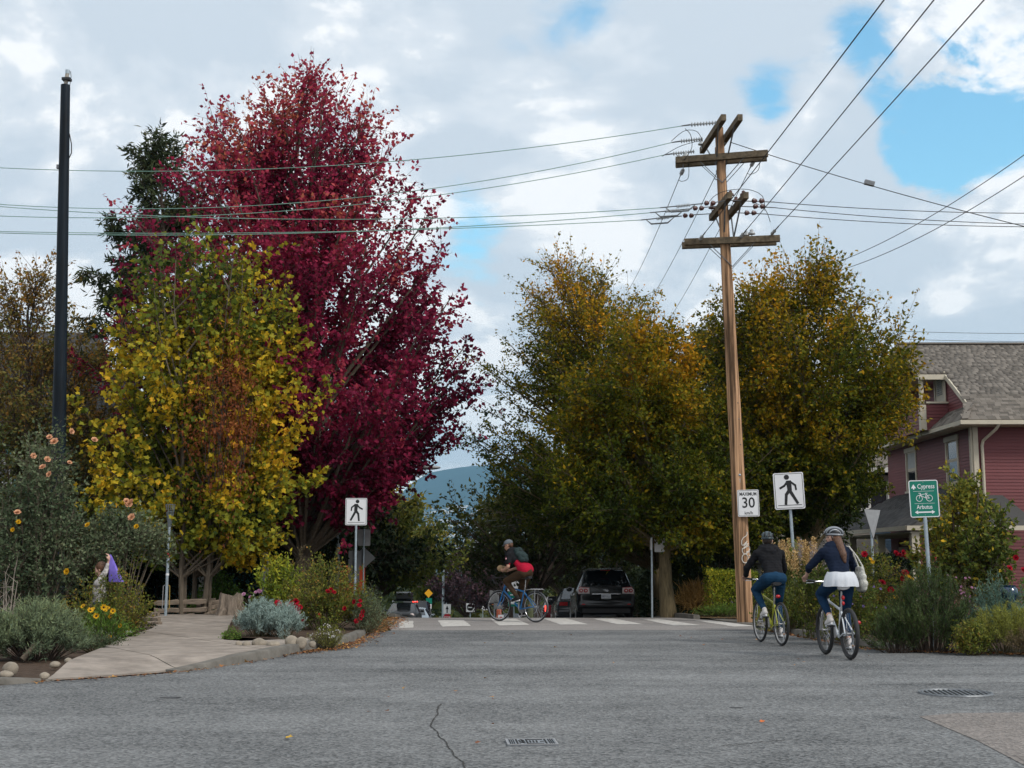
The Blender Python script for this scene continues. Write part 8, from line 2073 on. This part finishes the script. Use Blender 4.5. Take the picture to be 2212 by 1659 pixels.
for i, (x, y, w, h, lab) in enumerate(((557, 1398, 32, 14, 'flat tan edging stone in front of the first santolina mound'), (588, 1399, 30, 11, 'low edging stone, second along from the chickweed'), (626, 1397, 28, 18, 'tall rounded edging stone beside the silvery sprig'), (648, 1397, 24, 16, 'brown edging stone between the tall stone and the white flowers'), (529, 1399, 18, 11, 'small bluish edging stone by the chickweed'), (512, 1398, 15, 10, 'small pale edging stone at the corner of the walk'), (672, 1397, 16, 9, 'half buried edging stone at the kerb top'))):
    stone(lab, x, y, w, h, 200 + i)
for i, (x, y, w, h, lab) in enumerate(((14, 1455, 34, 18, 'pale rounded stone at the kerb corner under the lavender'), (4, 1465, 30, 12, 'flat grey stone below the pale corner stone'), (88, 1466, 20, 9, 'small whitish stone near the edge of the walk ramp'), (112, 1442, 22, 10, 'reddish stone half sunk in the soil'), (140, 1433, 16, 8, 'small grey stone beside the woody lavender stem'))):
    stone(lab, x, y, w, h, 230 + i, z=.06)
# split-log fence and stump
Yf = 31.0
f0 = at(330, 1338, Yf); lf = thing('log_fence', 'low fence of rough split logs stacked beside the walk', 'fence', (f0.x, Yf, .08))
def lg(x0, y0, x1, y1, Y0, Y1, r, n=7):
    a, b_ = at(x0, y0, Y0) - Vector((f0.x, Yf, .08)), at(x1, y1, Y1) - Vector((f0.x, Yf, .08))
    pts = [a.lerp(b_, i / n) + Vector((0, rs.uniform(-.015, .015), rs.uniform(-.012, .012))) for i in range(n + 1)]
    V, F = [], []; d = (b_ - a).normalized(); sd = d.cross(Vector((0, 0, 1))).normalized()
    for p in pts:
        k = rs.uniform(.85, 1.15)
        for (u, v) in ((-1, -.8), (.9, -1), (1.1, .5), (.1, .95), (-1, .7)): V.append(p + sd * u * r * k * .9 + Vector((0, 0, v * r * k)))
    for i in range(n):
        for k in range(5): F.append((i * 5 + k, i * 5 + (k + 1) % 5, (i + 1) * 5 + (k + 1) % 5, (i + 1) * 5 + k))
    F += [(4, 3, 2, 1, 0), tuple(range(n * 5, n * 5 + 5))]
    MB().add(V, F).build('log', M_LOG, lf)
lg(334, 1302, 446, 1299, Yf, Yf, .06); lg(334, 1319, 446, 1316, Yf, Yf, .055); lg(350, 1333, 420, 1329, Yf, Yf, .05); lg(425, 1308, 480, 1300, Yf + .2, Yf + .3, .06); lg(440, 1317, 482, 1307, Yf + .1, Yf + .2, .05); lg(440, 1329, 476, 1318, Yf, Yf + .2, .05); lg(412, 1297, 466, 1296, Yf + .5, Yf + .6, .05)
lg(310, 1337, 344, 1337, Yf - 4.2, Yf - 4.4, .05); lg(306, 1349, 346, 1347, Yf - 4.6, Yf - 4.9, .055); lg(300, 1358, 338, 1357, Yf - 4.7, Yf - 4.9, .05); lg(320, 1328, 343, 1327, Yf - 3.8, Yf - 3.9, .05)
for (x, y) in ((452, 1312), (360, 1318)): q = at(x, y, Yf + .12) - Vector((f0.x, Yf, .08)); MB().tube([(q.x, q.y, -.1), (q.x + .02, q.y, .36)], [.055, .05], 7).build('stake', M_LOG, lf)
g = at(497, 1335, 30.6); st_ = thing('tree_stump', 'weathered grey tree stump with flared roots at the end of the log fence', 'stump', (g.x, 30.6, .08))
V, F = [], []; n = 28
for (z, r_) in ((-.1, .40), (.05, .34), (.18, .29), (.32, .27), (.44, .26), (.50, .25)):
    for k in range(n):
        a = 2 * math.pi * k / n; q = r_ * (1 + (.16 * math.sin(5 * a + 1) + .08 * math.sin(11 * a)) * (1 if z < .3 else .6)); V.append((q * math.cos(a), q * .8 * math.sin(a), z + (.06 * math.sin(2 * a) + .03 * math.sin(7 * a) if z > .4 else 0)))
for i in range(5):
    for k in range(n): F.append((i * n + k, i * n + (k + 1) % n, (i + 1) * n + (k + 1) % n, (i + 1) * n + k))
F.append(tuple(range(5 * n, 6 * n)))
MB().add(V, F).build('wood', M_STUMP, st_, True)
for a in (.3, 2.6, 4.2, 5.3): MB().tube([(.22 * math.cos(a), .18 * math.sin(a), .18), (.36 * math.cos(a), .3 * math.sin(a), .05), (.5 * math.cos(a), .4 * math.sin(a), -.04)], [.09, .06, .02], 7).build('root', M_STUMP, st_, True)
# glazed blue pot
p = at(2178, 1283, 21.9)
t = thing('glazed_pot', 'round blue glazed pot among the spurge and heather', 'pot', (p.x, 21.9, .09))
zc = p.z - .09
MB().lathe([(.07, 0), (.1, .02), (.15, zc - .12), (.165, zc), (.15, zc + .09), (.115, zc + .12), (.13, zc + .145), (.11, zc + .145), (.1, zc + .11), (.02, zc + .1)], 28).build('vessel', pm('blue_glaze', (.004, .03, .09), .12, var=.3, scale=5, spec=.7, coat=.6), t, True)
MB().lathe([(.10, 0), (.10, .01), (.02, .02)], 20, (0, 0, zc + .09)).build('soil', M_SOIL, t)
# leaf litter along the gutters (uncountable) and a few single leaves
LM_LIT = leafmat('leaf_litter', [(0, (.06, .022, .012)), (.5, (.15, .06, .025)), (1, (.26, .15, .05))], .1)
def litter(pts, n, spread, seed):
    rng = np.random.default_rng(seed); P = []
    for _ in range(n):
        i = rng.integers(0, len(pts) - 1); f = rng.uniform(); x = pts[i][0] * (1 - f) + pts[i + 1][0] * f; y = pts[i][1] * (1 - f) + pts[i + 1][1] * f
        g = gnd(x, y); P.append((g.x + rng.normal() * spread, g.y + rng.normal() * spread * 1.6, hill(g.y) + .014 + rng.uniform(0, .012)))
    P = np.array(P); D = rng.normal(size=(n, 3)) * [1, 1, .15]; Nn = rng.normal(size=(n, 3)) * .25 + [0, 0, 1]
    o = leaf_obj('leaf_litter', P, D, unit(Nn), rng.uniform(.03, .075, n), 'star', LM_LIT, None, rng.uniform(0, 1, n)); tag(o, 'brown fallen leaves gathered in the gutter', 'leaves', kind='stuff')
litter([(640, 1412), (700, 1405), (745, 1399), (780, 1386), (808, 1368), (824, 1350), (834, 1338)], 1500, .12, 1)
litter([(815, 1365), (840, 1352), (850, 1340), (838, 1334)], 900, .16, 2)
litter([(1650, 1362), (1725, 1377), (1800, 1391), (1880, 1405), (1960, 1409), (2090, 1413), (2230, 1416)], 700, .06, 3)
litter([(1470, 1328), (1500, 1331), (1540, 1334), (1600, 1338)], 500, .2, 4)
litter([(60, 1478), (180, 1470), (330, 1460), (420, 1452), (540, 1433), (640, 1414)], 160, .03, 5)
litter([(300, 1400), (400, 1370), (450, 1420), (250, 1440)], 40, .5, 6)
litter([(960, 1372), (1250, 1380), (1500, 1376), (1700, 1420), (1300, 1480), (900, 1500)], 34, 1.2, 7)
me_lf = None
for i, (x, y, m_, lab) in enumerate(((616, 1598, 'leaf_gold', 'yellow fallen leaf lying alone on the asphalt'), (1027, 1608, 'leaf_rust', 'small brown leaf beside the valve cover'), (1643, 1562, 'leaf_orange', 'tiny orange leaf on the open asphalt'), (2196, 1411, 'leaf_red', 'reddish leaf near the kerb by the heather'))):
    c = {'leaf_gold': (.55, .33, .03), 'leaf_rust': (.2, .07, .03), 'leaf_orange': (.55, .14, .03), 'leaf_red': (.4, .06, .05)}[m_]
    g = gnd(x, y); rng = np.random.default_rng(300 + i)
    V, F, q = leaf_arrays(np.zeros((1, 3)), np.array([[.9, .3 * (i - 1), .1]]), np.array([[.1, -.2, 1.0]]), np.array([.075 if i < 1 else .045]), 'maple', fold=.35, curl=-.2)
    o = link('fallen_leaf', npmesh('fallen_leaf', V, [F]), pm(m_ + '_dry', c, .7, var=.2, scale=30), None, (g.x, g.y, .008)); tag(o, lab, 'leaf')
# far view between the trees: wooded valley, town on the slope, forested mountains
rng = np.random.default_rng(77)
n = 14000
P = np.stack([rng.uniform(-90, 110, n), rng.uniform(175, 260, n), np.zeros(n)], axis=1)
tops = hill(180) + 6.0 + 4.0 * lump(P * [1, 1, 0], .16, 3.0) + 2.0 * lump(P * [1, 1, 0], .5, 4.0)
P[:, 2] = hill(180) + (tops - hill(180)) * rng.uniform(0, 1, n) ** .5
o = leaf_obj('distant_wood', P, rnd_unit(n, rng), unit(rng.normal(size=(n, 3)) + [0, -.5, .6]), rng.uniform(.9, 1.8, n), 'oval', LM_HORND, None, .4 + .3 * lump(P, .3, 3) + rng.normal(size=n) * .12); tag(o, 'far wooded neighbourhood at the foot of the hill', 'trees', kind='stuff')
xs = np.linspace(-5640, 5640, 90); ys = np.linspace(5700, 10740, 26)
def mz(x, y): return 3 * mz0(x / 3, y / 3)
def mz0(x, y):
    f = (y - 1900) / 1680
    ridge = 225 + 40 * math.sin(x / 290 + .6) + 26 * math.sin(x / 120 + 2) + 10 * math.sin(x / 50)
    return -40 + f ** .9 * ridge * 1.2 + 10 * math.sin(x / 70 + y / 100) * f + 4 * math.sin(x / 23 + y / 30)
V = np.array([(x, y, mz(x, y)) for y in ys for x in xs]); nx = len(xs)
F = np.array([(j * nx + i, j * nx + i + 1, (j + 1) * nx + i + 1, (j + 1) * nx + i) for j in range(len(ys) - 1) for i in range(nx - 1)])
tag(link('mountains', npmesh('mountains', V, [F], smooth=True), pm('mountain_forest_haze', (.018, .04, .05), .95, var=.35, scale=.004, spec=.05)), kind='structure')  # dark conifer green, with some of the haze's blue mixed into the colour
V, F = [], []
for _ in range(2600):
    y = rng.uniform(5850, 8100); x = rng.uniform(-1800, 750); z = mz(x, y)
    if lump(np.array([[x, y, 0]]), .006, 2.0)[0] < -.25: continue
    w, d_, h_ = rng.uniform(9, 27), rng.uniform(9, 21), rng.uniform(6, 15); k = len(V)
    V += [(x + i * w, y + j * d_, z - 2 + q * (h_ + 2)) for i in (0, 1) for j in (0, 1) for q in (0, 1)]
    F += [(k, k + 1, k + 3, k + 2), (k + 4, k + 6, k + 7, k + 5), (k, k + 4, k + 5, k + 1), (k + 2, k + 3, k + 7, k + 6), (k + 1, k + 5, k + 7, k + 3)]
o = link('distant_town', npmesh('distant_town', np.array(V), [np.array(F)]), pm('town_pale', (.6, .58, .55), .8, var=.3, scale=.01)); tag(o, 'pale specks of a far town on the mountain foot', 'town', kind='stuff')
# the air between here and the mountains
hz_ = MB().box((0, 5300, 460), (11700, 11300, 1200)).build('haze', None)
m = bpy.data.materials.new('haze_air'); m.use_nodes = True; N = m.node_tree.nodes; N.remove(N['Principled BSDF'])
pv = N.new('ShaderNodeVolumePrincipled'); pv.inputs['Color'].default_value = (.40, .75, 1.0, 1); pv.inputs['Density'].default_value = .00007; pv.inputs['Anisotropy'].default_value = .2
m.node_tree.links.new(pv.outputs[0], N['Material Output'].inputs['Volume'])
hz_.data.materials.append(m); tag(hz_, kind='stuff')
